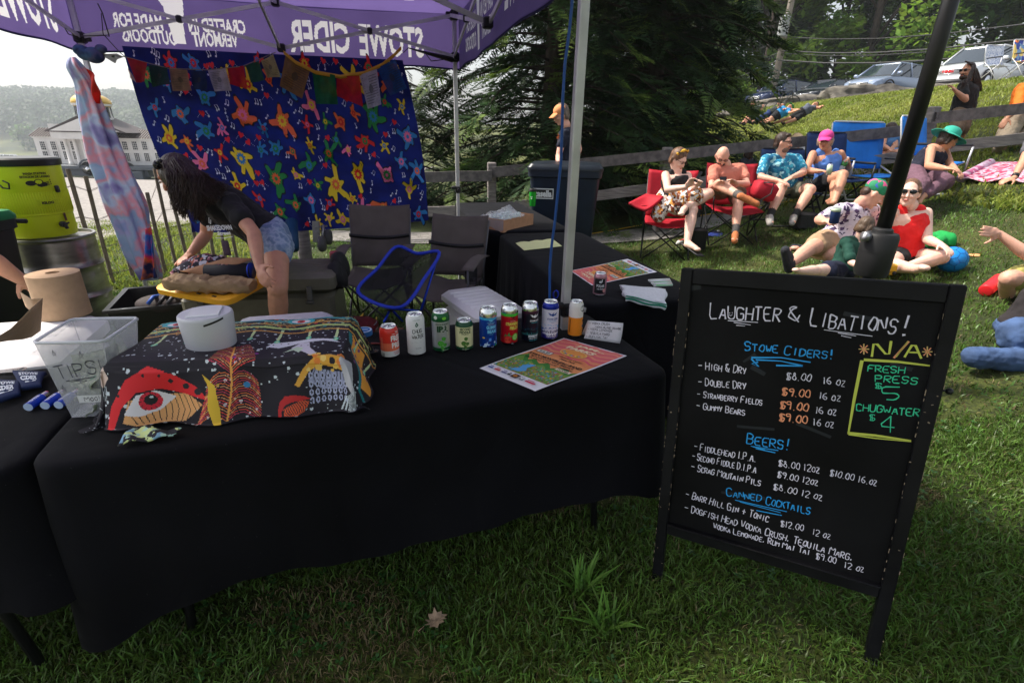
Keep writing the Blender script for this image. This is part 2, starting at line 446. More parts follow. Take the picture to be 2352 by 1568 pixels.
# ---- ground: one sheet, fine near the camera and coarse to the horizon
def axis(lo,hi,fine,grow,c):
 a=[c]; st=fine
 while a[-1]<hi: st=fine*(1+grow*abs(a[-1]-c)); a.append(a[-1]+st)
 b=[c]
 while b[-1]>lo: st=fine*(1+grow*abs(b[-1]-c)); b.append(b[-1]-st)
 return sorted(set(b[1:]+a))
xs=axis(-700,420,.22,.32,1.0); ys=axis(-30,900,.22,.32,2.5)
gv=[(x,y,ground(x,y)) for y in ys for x in xs]; nx_=len(xs)
gf=[(j*nx_+i,j*nx_+i+1,(j+1)*nx_+i+1,(j+1)*nx_+i) for j in range(len(ys)-1) for i in range(nx_-1)]
gm=mat('lawn_soil',(.030,.048,.012),.95,col2=(.07,.095,.024),scale=1.3,bump=.5,bscale=60,detail=8)
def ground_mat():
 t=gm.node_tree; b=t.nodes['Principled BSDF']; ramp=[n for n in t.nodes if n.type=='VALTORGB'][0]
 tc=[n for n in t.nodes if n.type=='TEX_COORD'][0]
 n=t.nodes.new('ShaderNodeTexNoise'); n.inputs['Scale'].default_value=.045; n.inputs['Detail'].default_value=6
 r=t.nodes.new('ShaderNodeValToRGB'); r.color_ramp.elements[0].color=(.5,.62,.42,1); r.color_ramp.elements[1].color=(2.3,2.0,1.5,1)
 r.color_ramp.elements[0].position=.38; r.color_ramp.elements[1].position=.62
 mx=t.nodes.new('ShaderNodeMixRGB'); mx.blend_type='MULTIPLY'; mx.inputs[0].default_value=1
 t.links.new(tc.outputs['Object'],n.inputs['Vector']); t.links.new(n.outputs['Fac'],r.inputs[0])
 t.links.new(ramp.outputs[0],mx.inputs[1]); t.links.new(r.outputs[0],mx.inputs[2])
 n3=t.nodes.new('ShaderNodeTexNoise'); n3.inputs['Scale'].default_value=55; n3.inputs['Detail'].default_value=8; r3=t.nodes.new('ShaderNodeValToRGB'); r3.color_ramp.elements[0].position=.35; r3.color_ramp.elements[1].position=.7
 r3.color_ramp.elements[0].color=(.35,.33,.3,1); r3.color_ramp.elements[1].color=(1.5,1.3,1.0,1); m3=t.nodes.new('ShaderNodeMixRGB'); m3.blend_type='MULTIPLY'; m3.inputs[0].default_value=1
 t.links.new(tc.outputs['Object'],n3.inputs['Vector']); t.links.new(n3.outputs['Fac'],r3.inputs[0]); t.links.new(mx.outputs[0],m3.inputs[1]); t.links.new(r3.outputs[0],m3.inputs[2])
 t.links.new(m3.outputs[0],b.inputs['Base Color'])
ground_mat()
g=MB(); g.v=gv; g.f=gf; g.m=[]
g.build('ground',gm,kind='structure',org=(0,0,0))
def strip(name,pts,wd,m,lift=.01,n=60,jag=.0):
 """a path laid on the terrain"""
 P=[V((*p,0)) for p in pts]; L=[0]
 for a,b in zip(P,P[1:]): L.append(L[-1]+(b-a).length)
 mb=MB(); vs=[]; K=8
 for i in range(n+1):
  s_=L[-1]*i/n; k=max(j for j in range(len(L)) if L[j]<=s_+1e-9); k=min(k,len(P)-2)
  t=(s_-L[k])/(L[k+1]-L[k]); p=P[k].lerp(P[k+1],t); d=(P[k+1]-P[k]).normalized(); q=V((-d.y,d.x,0))
  ww=wd if not isinstance(wd,tuple) else wd[0]+(wd[1]-wd[0])*i/n
  for j in range(K+1):
   o=(j/K-.5)*ww*(1+jag*noise.noise(V((p.x*.8,p.y*.8,j))))
   r=p+q*o; vs.append((r.x,r.y,ground(r.x,r.y)+lift))
 mb.v=vs; mb.f=[(i*(K+1)+j,(i+1)*(K+1)+j,(i+1)*(K+1)+j+1,i*(K+1)+j+1) for i in range(n) for j in range(K)]; mb.m=[]
 return mb.build(name,m,kind='structure',org=(0,0,0))
gravel=mat('gravel',(.2,.185,.175),.95,col2=(.36,.33,.31),scale=9,bump=.8,bscale=70)
strip('gravel_lot',[(-34,20),(-14,17.5),(-5,16.5)],20,gravel,.03,60,.12)
strip('gravel_path',[(-3.2,8.05),(.2,7.6),(2.2,7.7),(6.5,9.6)],.85,mat('path_gravel',(.16,.15,.14),.95,col2=(.27,.25,.24),scale=14,bump=.8,bscale=90),.02,60,.5)
strip('road',[(-200,172),(-118,150),(-60,146),(20,160)],7,mat('pale_road',(.36,.34,.33),.9,var=.1,scale=.3),.12,60)
strip('dirt_track',[(-120,112),(-70,92),(-30,88)],7,mat('dry_ground',(.2,.165,.09),.95,var=.25,scale=.4),.12,60,.3)
strip('car_park',[(17.5,10),(18.5,25),(19.0,60)],6.5,gravel,.05,60,.2)
# ---- grass blades, real ribbons standing on the terrain
def grass(name,areafn,n,hgt,wid,m,seed,label,excl=None,clump=.3,dry=False):
 rng=np.random.default_rng(seed); vs=[]; fs=[]
 xy=areafn(rng,int(n*1.5)); k=0
 for x,y in xy:
  if k>=n: break
  c=noise.noise(V((x*1.7,y*1.7,3)))+.5*noise.noise(V((x*6,y*6,9)))
  if c<-.28 and rng.random()<clump: continue
  dp=noise.noise(V((x*1.1+7,y*1.1,20)))+.45*noise.noise(V((x*3.6,y*3.6,22)))
  if (dp>.08)!=dry and rng.random()<(.93 if dry else .7): continue
  if excl and excl(x,y): continue
  k+=1; z=ground(x,y)-.008; a=rng.uniform(0,2*pi); h=hgt*rng.uniform(.45,1.25)*(1+.45*c); w_=wid*rng.uniform(.6,1.3)
  lean=rng.uniform(.25,1.15); dx,dy=cos(a),sin(a); b=rng.uniform(0,2*pi); ex,ey=cos(b)*w_/2,sin(b)*w_/2
  o=len(vs)
  for t,ww,lf in ((0,1,0),(.55,.85,.25),(1,.0,1)):
   px_,py_,pz=x+dx*h*lean*lf*.9,y+dy*h*lean*lf*.9,z+h*t*(1-.35*lean*lf)
   if ww: vs+=[(px_-ex*ww,py_-ey*ww,pz),(px_+ex*ww,py_+ey*ww,pz)]
   else: vs.append((px_,py_,pz))
  fs+=[(o,o+1,o+3,o+2),(o+2,o+3,o+4)]
 mb=MB(); mb.v=vs; mb.f=fs; mb.m=[]
 return mb.build(name,m,kind='stuff',label=label,cat='grass',org=(0,0,0))
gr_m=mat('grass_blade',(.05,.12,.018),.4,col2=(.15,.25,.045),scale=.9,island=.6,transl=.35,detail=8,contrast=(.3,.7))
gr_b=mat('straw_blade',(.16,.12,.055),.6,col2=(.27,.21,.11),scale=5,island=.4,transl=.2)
gr_h=mat('sun_tinted_grass',(.16,.22,.024),.55,col2=(.34,.38,.075),scale=.5,island=.35,transl=.45,detail=6)  # yellower than the lawn: sunshine put into the blade colour
def wedge(y0,y1,s0,s1,pw=1.0):              # area seen by the camera between two distances
 def f(rng,n):
  y=(y0**pw+(y1**pw-y0**pw)*rng.random(n))**(1/pw); s_=s0+(s1-s0)*rng.random(n); return np.stack([y*s_,y],1)
 return f
def tables_ex(x,y): return (-3.2<x<.2 and 1.75<y<2.0)
grass('grass',wedge(.62,2.3,-1.55,2.5,1.4),98000,.05,.0056,gr_m,1,'dark mown lawn grass around the tables and the chalkboard')
grass('dry_grass',wedge(.62,2.3,-1.5,2.5,1.4),50000,.045,.004,gr_b,2,'dry straw coloured blades lying in the lawn near the chalkboard',dry=True)
grass('grass',wedge(2.3,8.0,-1.25,1.7,1.6),112000,.055,.0085,gr_m,3,'mown lawn grass under the seated people and the tent')
grass('dry_grass',wedge(2.3,8.0,-.1,1.3,1.6),16000,.045,.007,gr_b,4,'dry yellowish blades in the lawn where people sit',dry=True)
def hillarea(rng,n):
 y=5+35*rng.random(n)**1.3; x=3.2+12.2*rng.random(n); return np.stack([x,y],1)
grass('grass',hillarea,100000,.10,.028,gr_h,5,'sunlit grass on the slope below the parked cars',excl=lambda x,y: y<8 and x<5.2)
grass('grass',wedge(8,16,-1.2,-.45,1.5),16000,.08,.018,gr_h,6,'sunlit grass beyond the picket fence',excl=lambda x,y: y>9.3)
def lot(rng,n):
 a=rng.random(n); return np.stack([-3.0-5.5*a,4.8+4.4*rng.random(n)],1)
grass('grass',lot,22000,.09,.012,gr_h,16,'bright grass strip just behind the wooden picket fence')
# clumps of wide-bladed weeds in front of the main table
def weed(x,y,n,h,seed,lab):
 rng=random.Random(seed); mb=MB(); z=ground(x,y)
 for i in range(n):
  a=rng.uniform(0,2*pi); L=h*rng.uniform(.35,1.15); w_=.0055*rng.uniform(.7,1.2); t1=rng.uniform(.15,.95); x0,y0=x,y; x=x0+rng.uniform(-.03,.03); y=y0+rng.uniform(-.03,.03)
  dx,dy=cos(a),sin(a); pts=[(V((x+dx*L*s_*sin(t1)*(1+.2*s_),y+dy*L*s_*sin(t1),z+L*(s_*cos(t1)-.35*s_*s_*sin(t1)) )),w_*(1-s_**2)+.0006) for s_ in (0,.3,.6,.85,1)]
  vs=[]
  for p,ww in pts: vs+=[p+V((-dy,dx,0))*ww,p-V((-dy,dx,.3))*ww]
  x,y=x0,y0
  mb.add(vs,[(2*k,2*k+1,2*k+3,2*k+2) for k in range(4)])
 mb.build('grass_clump',mat('weed_blade',(.12,.27,.04),.45,col2=(.2,.38,.07),scale=8,island=.3,transl=.35),label=lab,cat='weed',smooth=True)
p=GP('Z',1340,1350,0); weed(p.x,p.y,46,.15,1,'light green broad-bladed grass clump between table and chalkboard, farther one')
p=GP('Z',1390,1440,0); weed(p.x,p.y,46,.14,2,'darker broad-bladed grass clump nearer than the light green one')
# clover leaves in the lawn
rng=random.Random(5); mb=MB()
for i in range(900):
 y=rng.uniform(.7,3.0); x=y*rng.uniform(-1.1,1.2)
 if noise.noise(V((x*2,y*2,40)))<.05: continue
 z=ground(x,y)+rng.uniform(.018,.035); a0=rng.uniform(0,6)
 for k in range(3):
  a=a0+k*2.09; r=.0075; c=V((x+cos(a)*r,y+sin(a)*r,z)); u=V((cos(a),sin(a),.25))*r; q=V((-sin(a),cos(a),0))*r*.9
  mb.add([c-u,c+q*.9,c+u+q*.5,c+u*.8,c+u-q*.5,c-q*.9],[(0,5,4,3),(0,3,2,1)])
mb.build('clover',mat('clover_leaf',(.03,.10,.02),.5,var=.3,scale=6,transl=.3),kind='stuff',label='small clover leaves scattered in the lawn',cat='clover',org=(0,0,0))
# dead leaf
def leaf(c,s_,rot,tiltv):
 out=[(0,-1),(.12,-.55),(.5,-.75),(.42,-.4),(.9,-.25),(.62,0),(.95,.35),(.5,.35),(.45,.75),(.2,.6),(0,1),(-.2,.6),(-.5,.7),(-.42,.32),(-.9,.3),(-.6,0),(-.85,-.3),(-.4,-.38),(-.45,-.75),(-.1,-.55)]
 mb=MB(frame(c,(cos(rot),sin(rot),.15),z=tiltv)); n=len(out)
 def hgt(x,y): return .28*(x*x)+.12*sin(5*y)+.1
 for sgn in (1,):
  vs=[(0,0,0)]+[(x*s_*.5,y*s_*.5,hgt(x,y)*s_*.5) for x,y in out]+[(x*s_,y*s_,hgt(x,y)*s_) for x,y in out]
  fs=[(0,1+i,1+(i+1)%n) for i in range(n)]+[(1+i,1+n+i,1+n+(i+1)%n,1+(i+1)%n) for i in range(n)]
  mb.add(vs,fs)
 mb.tube([(0,-s_,.1*s_),(.1*s_,-1.5*s_,.05*s_)],.0015,5)
 return mb
p=GP('Z',1003,1447,0); leaf(p+V((0,0,.045)),.042,-1.0,(.2,-.4,1)).build('dead_leaf',mat('dead_leaf',(.33,.235,.16),.8,var=.25,scale=60,bump=.3),label='dry brown maple leaf lying on the lawn before the main table',cat='leaf')
# ---- trees
def frond_verts(rng,L):
 """one flat drooping hemlock spray of narrow leaflets"""
 vs=[]; fs=[]; n=11
 for i in range(n):
  t=(i+.5)/n; c=V((0,t*L,-.28*L*t*t))
  for sg in (-1,1):
   l=L*.42*(1-t)**.8+.025; a=rng.uniform(.75,1.05); d=V((sg*sin(a),cos(a),rng.uniform(-.25,.05))); q=V((-d.y*sg,d.x*sg,0))*.014
   tip=c+d*l; mid=c+d*l*.5+q*1.2; mid2=c+d*l*.5-q*1.2
   o=len(vs); vs+=[c,mid,tip,mid2]; fs.append((o,o+1,o+2,o+3))
   for k2 in (.35,.7):
    b=c+d*l*k2; l2=l*.35
    for s2 in (-1,1):
     d2=(d*cos(.9)+V((-d.y,d.x,0))*s2*sin(.9)); t2=b+d2*l2; o=len(vs)
     qq=V((-d2.y,d2.x,0))*.007; vs+=[b+qq,t2,b-qq]; fs.append((o,o+1,o+2))
 o=len(vs); vs+=[V((-.005,0,0)),V((.005,0,0)),V((0,L,-.28*L))]; fs.append((o,o+1,o+2))
 return vs,fs
hem_m=mat('hemlock_needles',(.014,.042,.012),.6,col2=(.06,.125,.026),scale=1.4,island=.4,transl=.3,detail=6,contrast=(.4,.75))
hem_t=mat('hemlock_backlit_tips',(.10,.17,.03),.55,col2=(.17,.25,.05),scale=4,island=.3,transl=.45)  # bright backlit rim of the sprays put into a paler colour
bark=mat('bark',(.06,.045,.035),.95,var=.35,scale=14,bump=.8,stretch=(1,1,.25))
def conifer(x,y,H,R0,seed,label,nb=150,lowz=.4,grp='dark hemlocks behind the rail fence',fr=16):
 rng=random.Random(seed); z0=ground(x,y); t=thing('hemlock_tree',label,'tree',(x,y,z0),grp)
 mb=MB(); mb.tube([(x,y,z0-.1),(x+.05,y,z0+H*.5),(x,y,z0+H)],[.2,.12,.02],10); mb.build('trunk',bark,t)
 lib=[frond_verts(rng,L) for L in (.42,.5,.58,.66)]
 A=[]; F=[]; M_=[]; br=MB()
 for i in range(nb):
  u=(i+rng.random())/nb; zz=lowz+(H-lowz)*u**1.15; a=i*2.39996+rng.uniform(-.4,.4)
  L=R0*(1-(zz/H)**1.2)**.8*rng.uniform(.7,1.12)+.2; ca,sa=cos(a),sin(a)
  pts=[V((x,y,z0+zz))+V((ca*L*s_,sa*L*s_,L*(.22*s_-.5*s_*s_))) for s_ in (0,.35,.7,1)]
  br.tube(pts,[.03,.02,.012,.005],5)
  for k in range(fr):
   s_=rng.uniform(.22,1.02); j=min(2,int(s_*3));
   b=V((x,y,z0+zz))+V((ca*L*s_,sa*L*s_,L*(.22*s_-.5*s_*s_)))
   vs,fs=lib[rng.randrange(4)]; aa=a+rng.choice((-1,1))*rng.uniform(.1,1.2)*(1.15-s_*.7); sc_=rng.uniform(.75,1.25)
   dz=rng.uniform(-.55,.12); cz,sz=cos(aa),sin(aa); roll=rng.uniform(-.5,.5)
   o=len(A)
   for v in vs:
    X,Y,Z=v.x,v.y,v.z; X,Z=X*cos(roll)-Z*sin(roll),X*sin(roll)+Z*cos(roll)
    Y,Z=Y*cos(dz)-Z*sin(dz),Y*sin(dz)+Z*cos(dz)
    A.append((b.x+(Y*cz-X*-sz)*sc_ if False else b.x+(Y*cz+X*sz)*sc_,b.y+(Y*sz-X*cz)*sc_,b.z+Z*sc_))
   tip=1 if (s_>.82 and rng.random()<.5) else 0
   F+=[tuple(o+q for q in f) for f in fs]; M_+=[tip]*len(fs)
 br.build('branch',bark,t)
 cm=MB(); cm.v=A; cm.f=F; cm.m=M_; cm.build('crown',[hem_m,hem_t],t,smooth=False)
 return t
conifer(.6,9.9,9.5,2.6,11,'dark hemlock tree whose branches overhang the rail fence beside the back tent leg',210,fr=17)
conifer(2.6,10.8,10.5,2.3,12,'dark hemlock tree behind the bald man and woman in red chairs',220,fr=17)
conifer(-2.6,10.8,9,2.4,13,'dark hemlock tree behind the blue tapestry',110,fr=12)
conifer(2.0,13.2,12,3.0,14,'tall hemlock tree in the second row behind the fence',130,fr=13)
conifer(3.5,12.6,10,1.4,15,'hemlock tree at the right end of the dark row, beside the open slope',150,fr=13)
def deciduous(x,y,H,R,seed,label,m,n=5200,ls=.16,trunk=.22,grp='leafy trees behind the car park',cz=.62,zlow=.25):
 rng=random.Random(seed); z0=ground(x,y); t=thing('leafy_tree',label,'tree',(x,y,z0),grp); o=V((x,y,z0))
 mb=MB(); mb.tube([o+V((0,0,-.2)),o+V((.1,0,H*.3)),o+V((-.1,.1,H*.6)),o+V((0,0,H*.9))],[trunk,trunk*.8,trunk*.5,.03],8)
 cl=[]
 for i in range(26):
  a=rng.uniform(0,2*pi); u=rng.uniform(zlow,.97); rr=R*max(.12,1-((u-cz)/(.62 if u<cz else .42))**2*.8)**.5
  rr *= rng.uniform(.45,1.0); c=o+V((cos(a)*rr,sin(a)*rr,u*H)); cl.append((c,rng.uniform(.22,.42)*R))
  b=o+V((0,0,H*max(.15,u-.25))); mb.tube([b,b.lerp(c,.5)+V((0,0,.2)),c],[trunk*.35,trunk*.2,.02],5)
 mb.build('trunk',bark,t)
 A=[]; F=[]
 for i in range(n):
  c,r=cl[rng.randrange(len(cl))]; d=V((rng.gauss(0,1),rng.gauss(0,1),rng.gauss(0,.75))).normalized()*r*(rng.random()**.45)
  p=c+d; u=V((rng.gauss(0,1),rng.gauss(0,1),rng.gauss(0,.5))).normalized(); v=u.cross(V((rng.gauss(0,.4),rng.gauss(0,.4),1))).normalized(); s_=ls*rng.uniform(.6,1.5)
  k=len(A); A+=[p-u*s_,p+v*s_*.55,p+u*s_,p-v*s_*.55]; F.append((k,k+1,k+2,k+3))
 cm=MB(); cm.v=[tuple(q) for q in A]; cm.f=F; cm.m=[]; cm.build('crown',m,t,smooth=False)
lf1=mat('leaf_mid',(.10,.21,.025),.55,col2=(.25,.38,.05),scale=.7,island=.4,transl=.45)
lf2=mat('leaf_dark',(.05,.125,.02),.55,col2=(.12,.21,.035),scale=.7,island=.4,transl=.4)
lf3=mat('leaf_light',(.15,.26,.03),.55,col2=(.24,.36,.05),scale=2,island=.3,transl=.5)
lf4=mat('leaf_grey',(.09,.13,.06),.6,col2=(.15,.19,.085),scale=1,island=.3,transl=.35)
# far line of trees above the cars (x, y, height, radius, ...)
for i,(x,y,H,R,m,lab) in enumerate([
 (12.5,44,20,4.2,lf4,'sparse tall tree with sky showing through, left of the utility pole'),
 (19.5,45,17,5.0,lf1,'broad sunlit green tree just right of the utility pole'),
 (25.5,42,20,5.2,lf1,'tall green tree rising behind the silver blue car'),
 (31.5,44,21,5.4,lf2,'dark green tree behind the umbrella pole'),
 (37.0,41,20,5.4,lf1,'tall tree behind the long-haired man'),
 (43.0,42,21,5.6,lf2,'dark tree at the right end of the tree line'),
 (49.0,44,20,5.8,lf1,'green tree outermost on the right of the line')]):
 deciduous(x,y,H,R,50+i,lab,m,n=(3400 if i==0 else 11000),ls=.25,trunk=.32,cz=.5,zlow=.12)
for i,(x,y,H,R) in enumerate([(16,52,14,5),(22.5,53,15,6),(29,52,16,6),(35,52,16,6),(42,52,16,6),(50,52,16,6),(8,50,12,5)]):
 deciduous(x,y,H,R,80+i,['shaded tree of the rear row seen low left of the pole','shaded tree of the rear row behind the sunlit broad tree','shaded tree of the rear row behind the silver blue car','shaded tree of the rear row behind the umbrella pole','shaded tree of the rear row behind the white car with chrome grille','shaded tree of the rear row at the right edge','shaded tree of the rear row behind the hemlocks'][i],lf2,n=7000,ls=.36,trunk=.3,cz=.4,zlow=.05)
deciduous(25.3,33.5,3.3,1.3,91,'small bright green bush behind the silver blue car',lf3,n=1500,ls=.12,trunk=.05,grp=None or 'bushes by the car park',cz=.5,zlow=.1)
deciduous(33.5,33,6.2,2.6,92,'bright young green tree behind the long-haired man',lf3,n=3200,ls=.16,trunk=.08,grp='bushes by the car park',cz=.5,zlow=.1)
deciduous(16.0,41,2.6,1.6,93,'olive green bush at the foot of the utility pole',lf1,n=1500,ls=.13,trunk=.05,grp='bushes by the car park',cz=.4,zlow=.05)
deciduous(13.2,40,2.8,1.8,94,'low bush left of the dark blue car',lf1,n=1500,ls=.13,trunk=.05,grp='bushes by the car park',cz=.4,zlow=.05)
# far wooded hill on the left: one mass of crowns
rng=random.Random(21); A=[]; F=[]
for i in range(2400):
 y=rng.uniform(330,560); s_=rng.uniform(-1.15,-.18); x=s_*y; z0=ground(x,y); H=rng.uniform(11,19); r=rng.uniform(4.5,8)
 for k in range(64):
  d=V((rng.gauss(0,1),rng.gauss(0,1),rng.gauss(0,1))).normalized(); c=V((x+d.x*r*.8,y+d.y*r*.8,z0+H*.6+d.z*H*.42))
  u=V((rng.gauss(0,1),rng.gauss(0,1),rng.gauss(0,1))).normalized(); v=u.orthogonal().normalized(); q=rng.uniform(.55,1.3)
  k0=len(A); A+=[tuple(c-u*q),tuple(c+v*q),tuple(c+u*q),tuple(c-v*q)]; F.append((k0,k0+1,k0+2,k0+3))
cm=MB(); cm.v=A; cm.f=F; cm.m=[]
cm.build('forest',mat('forest_leaf',(.03,.062,.022),.7,col2=(.07,.11,.035),scale=.03,island=.35,transl=.3,detail=6),kind='stuff',label='wooded hill beyond the valley',cat='forest',smooth=False,org=(0,0,0))
# a few shrubs at the foot of the hill
for i,(x,y,H,R,lab) in enumerate([(-262,292,12,9,'rounded dark bush at the foot of the wooded hill, far left'),(-225,288,9,7,'small rounded bush at the hill foot next to the chimney'),(-122,262,9,6,'lone round bush showing above the right wing roof')]):
 deciduous(x,y,H,R,100+i,lab,lf2,n=900,ls=1.0,trunk=.3,grp='bushes at the foot of the far hill',cz=.5,zlow=.1)
# ---- rail fence: weathered posts and boards
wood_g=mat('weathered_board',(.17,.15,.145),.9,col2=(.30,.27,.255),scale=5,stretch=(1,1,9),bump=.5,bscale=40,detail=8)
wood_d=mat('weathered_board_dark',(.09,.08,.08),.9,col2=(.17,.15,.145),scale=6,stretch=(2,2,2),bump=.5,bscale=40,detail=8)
posts=[PD('Z',685,520,7.2),PD('Z',1130,380,7.9),PD('Z',1535,345,7.8),PD('Z',2150,252,7.8)]
fence=thing('rail_fence','weathered grey rail fence running behind the tent and the seated people','fence',(posts[1].x,posts[1].y,0))
pxy=[(-6.2,7.9,1.05)]+[(p.x,p.y,p.z) for p in posts]; pxy[1]=(posts[0].x,posts[0].y,1.06)
d=V((posts[3].x-posts[2].x,posts[3].y-posts[2].y)); pxy.append((posts[3].x+.95*3.0,posts[3].y+.0,2.42))
for x,y,zt in pxy[1:]:
 mb=MB(frame((x,y,0),(1,.15,0))); zg=ground(x,y)-.15; mb.box((0,.03,(zt+.04+zg)/2),(.13,.12,zt+.04-zg),bev=.012)
 mb.build('post',wood_g,fence,autosm=30)
q0,q1,q2,q3,q4,q5=pxy
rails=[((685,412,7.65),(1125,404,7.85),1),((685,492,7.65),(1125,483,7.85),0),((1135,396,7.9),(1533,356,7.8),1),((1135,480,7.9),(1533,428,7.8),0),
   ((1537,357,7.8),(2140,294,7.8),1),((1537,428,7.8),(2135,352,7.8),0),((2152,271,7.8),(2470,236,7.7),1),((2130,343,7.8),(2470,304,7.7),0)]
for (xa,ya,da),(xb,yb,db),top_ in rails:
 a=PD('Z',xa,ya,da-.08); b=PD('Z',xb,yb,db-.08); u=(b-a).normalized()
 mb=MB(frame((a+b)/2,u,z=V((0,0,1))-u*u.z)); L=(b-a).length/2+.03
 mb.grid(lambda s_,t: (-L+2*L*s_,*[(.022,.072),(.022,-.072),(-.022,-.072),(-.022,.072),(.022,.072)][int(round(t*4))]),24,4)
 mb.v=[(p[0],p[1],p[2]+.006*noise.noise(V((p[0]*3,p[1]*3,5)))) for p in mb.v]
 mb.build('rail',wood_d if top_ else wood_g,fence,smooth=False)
# ---- picket (snow) fence with its wires
pk_m=mat('picket_wood',(.14,.105,.085),.9,col2=(.26,.21,.17),scale=8,stretch=(6,6,1),bump=.6,bscale=50)
sf=thing('picket_fence','thin slatted wooden snow fence with twisted wires beside the keg','fence',(-4.1,5.0,0))
tops=[('M',500,1400),('M',612,1395),('M',745,1438),('E',640,225),('E',780,440),('E',935,185),('E',1045,322),('E',1140,290),('E',1235,355),('E',1330,400),('E',1425,620),('E',1520,700),('E',20,440)]
bots=[None]*13
line=[V((-5.6,4.0,0)),V((-4.35,4.75,0)),V((-3.95,5.35,0)),V((-3.45,6.3,0))]
spans=[(0,0.0)]
tot=[0]
for a,b in zip(line,line[1:]): tot.append(tot[-1]+(b-a).length)
def along(s_):
 k=max(i for i in range(len(tot)) if tot[i]<=s_+1e-9); k=min(k,len(line)-2); return line[k].lerp(line[k+1],(s_-tot[k])/(tot[k+1]-tot[k])),(line[k+1]-line[k]).normalized()
rng=random.Random(3); s_=.15; wire_pts=[]
while s_<tot[-1]:
 p,dd=along(s_); h=1.12+rng.uniform(-.05,.05)-(.22 if rng.random()<.1 else 0); tx=rng.uniform(-.05,.06); q=V((-dd.y,dd.x,0))
 zg=ground(p.x,p.y); a=p+V((0,0,zg-.02))+dd*rng.uniform(-.02,.02); b=a+dd*tx+q*rng.uniform(-.04,.04)+V((0,0,h))
 mb=MB(); mid=a.lerp(b,.5)+q*rng.uniform(-.012,.012); w_=rng.uniform(.032,.04)
 for u0,u1 in ((a,mid),(mid,b)): pass
 rings=[[c+dd*i*w_/2+q*j*.006 for i,j in ((-1,-1),(1,-1),(1,1),(-1,1))] for c in (a,mid,b-(b-a).normalized()*.01)]+[[b+dd*i*w_*.42+q*j*.005 for i,j in ((-1,-1),(1,-1),(1,1),(-1,1))]]
 mb.ring_loft(rings); mb.build('picket',pk_m,sf,smooth=False)
 wire_pts.append((a,b,q)); s_+=rng.uniform(.135,.175)
for fz in (.12,.37,.62,.87):
 for sg in (-1,1):
  mb=MB(); pts=[]
  for k,(a,b,q) in enumerate(wire_pts):
   c=a.lerp(b,fz); pts.append(c+q*.009*sg*(1 if k%2 else-1)+V((0,0,.004*sg)))
  mb.tube(pts,.0022,5); mb.build('wire',mat('rusty_wire',(.08,.065,.06),.7,metal=.6),sf)
# ---- boulders along the edge of the car park
rock_m=mat('boulder',(.07,.062,.052),.9,col2=(.2,.18,.15),scale=3,bump=.9,bscale=12,detail=8)
def boulder(c,r,seed,lab):
 mb=MB(); mb.ell((0,0,0),(1,1,1),nu=28,nv=16); vs=[]
 for v in mb.v:
  p=V(v); k=1+.28*noise.noise(p*1.6+V((seed,0,0)))+.14*noise.noise(p*4+V((0,seed,0))); p *= k
  vs.append((c.x+p.x*r[0],c.y+p.y*r[1],c.z+p.z*r[2]))
 mb.v=vs; mb.build('boulder',rock_m,label=lab,cat='rock',group='boulders along the car park edge',autosm=50)
boulder(PD('R',1130,300,26.5),(2.7,.8,.62),1,'long flat brown boulder in front of the silver blue car')
boulder(PD('R',1680,262,20.5),(1.05,.6,.35),2,'grey boulder in front of the white car with chrome grille')
boulder(PD('R',520,370,30.5),(2.6,.8,.55),3,'low dark log-like boulder behind the people lying down')
boulder(PD('A',130,880,30),(.9,.5,.2),4,'small pale stone behind the seated man on the slope')
# ---- utility pole with its transformer and wires
pb=PD('A',425,715,36); zt=15.5; top=V((pb.x+.25,pb.y,pb.z+zt))
pole=thing('utility_pole','weathered leaning wooden utility pole with a grey transformer','utility pole',tuple(pb-V((0,0,.8))))
mb=MB(); mb.tube([pb-V((0,0,.8)),pb.lerp(top,.5),top],[.2,.17,.14],12); mb.build('pole',mat('pole_wood',(.3,.26,.22),.9,var=.25,scale=6,stretch=(3,3,.4),bump=.4),pole)
tp=PD('A',512,200,35.6)
mb=MB(); mb.lathe([(.0,-.55),(.27,-.55),(.29,-.5),(.29,.4),(.31,.42),(.31,.46),(.1,.56),(0,.56)],tp,16); mb.build('transformer',mat('transformer_grey',(.42,.44,.45),.5),pole)
mb=MB(); mb.lathe([(.0,0),(.04,0),(.07,.1),(.04,.2),(0,.22)],tp+V((.1,0,.55)),8); mb.build('insulator',mat('porcelain',(.3,.28,.26),.3),pole)
wm=mat('cable_black',(.03,.03,.03),.6)
for (yA,xB,yB,th,lab) in ((285,2352,125,.022,'uppermost thin wire running right from the utility pole'),(390,2352,240,.035,'upper of two close cables running right from the utility pole'),(410,2352,262,.02,'lower of two close cables running right from the utility pole'),(462,2352,335,.04,'lowest cable crossing in front of the trees right of the pole')):
 f_={285: 540,390: 510,410: 505,462: 480}[yA]
 a=PD('A',f_,yA,35.8); b=PD('A',xB,yB,24); b=a+(b-a)*1.25; c=PD('A',f_-900,yA+240,48)
 for (p0,p1) in ((a,b),(a,c)):
  pass
 mb=MB(); mb.tube([c]+[c.lerp(a,t)-V((0,0,4*.5*t*(1-t))) for t in (.25,.5,.75)]+[a]+[a.lerp(b,t)-V((0,0,4*.45*t*(1-t))) for t in (.2,.4,.6,.8)]+[b],th,5)
 mb.build('power_line',wm,label=lab,cat='wire',group='wires on the utility pole')
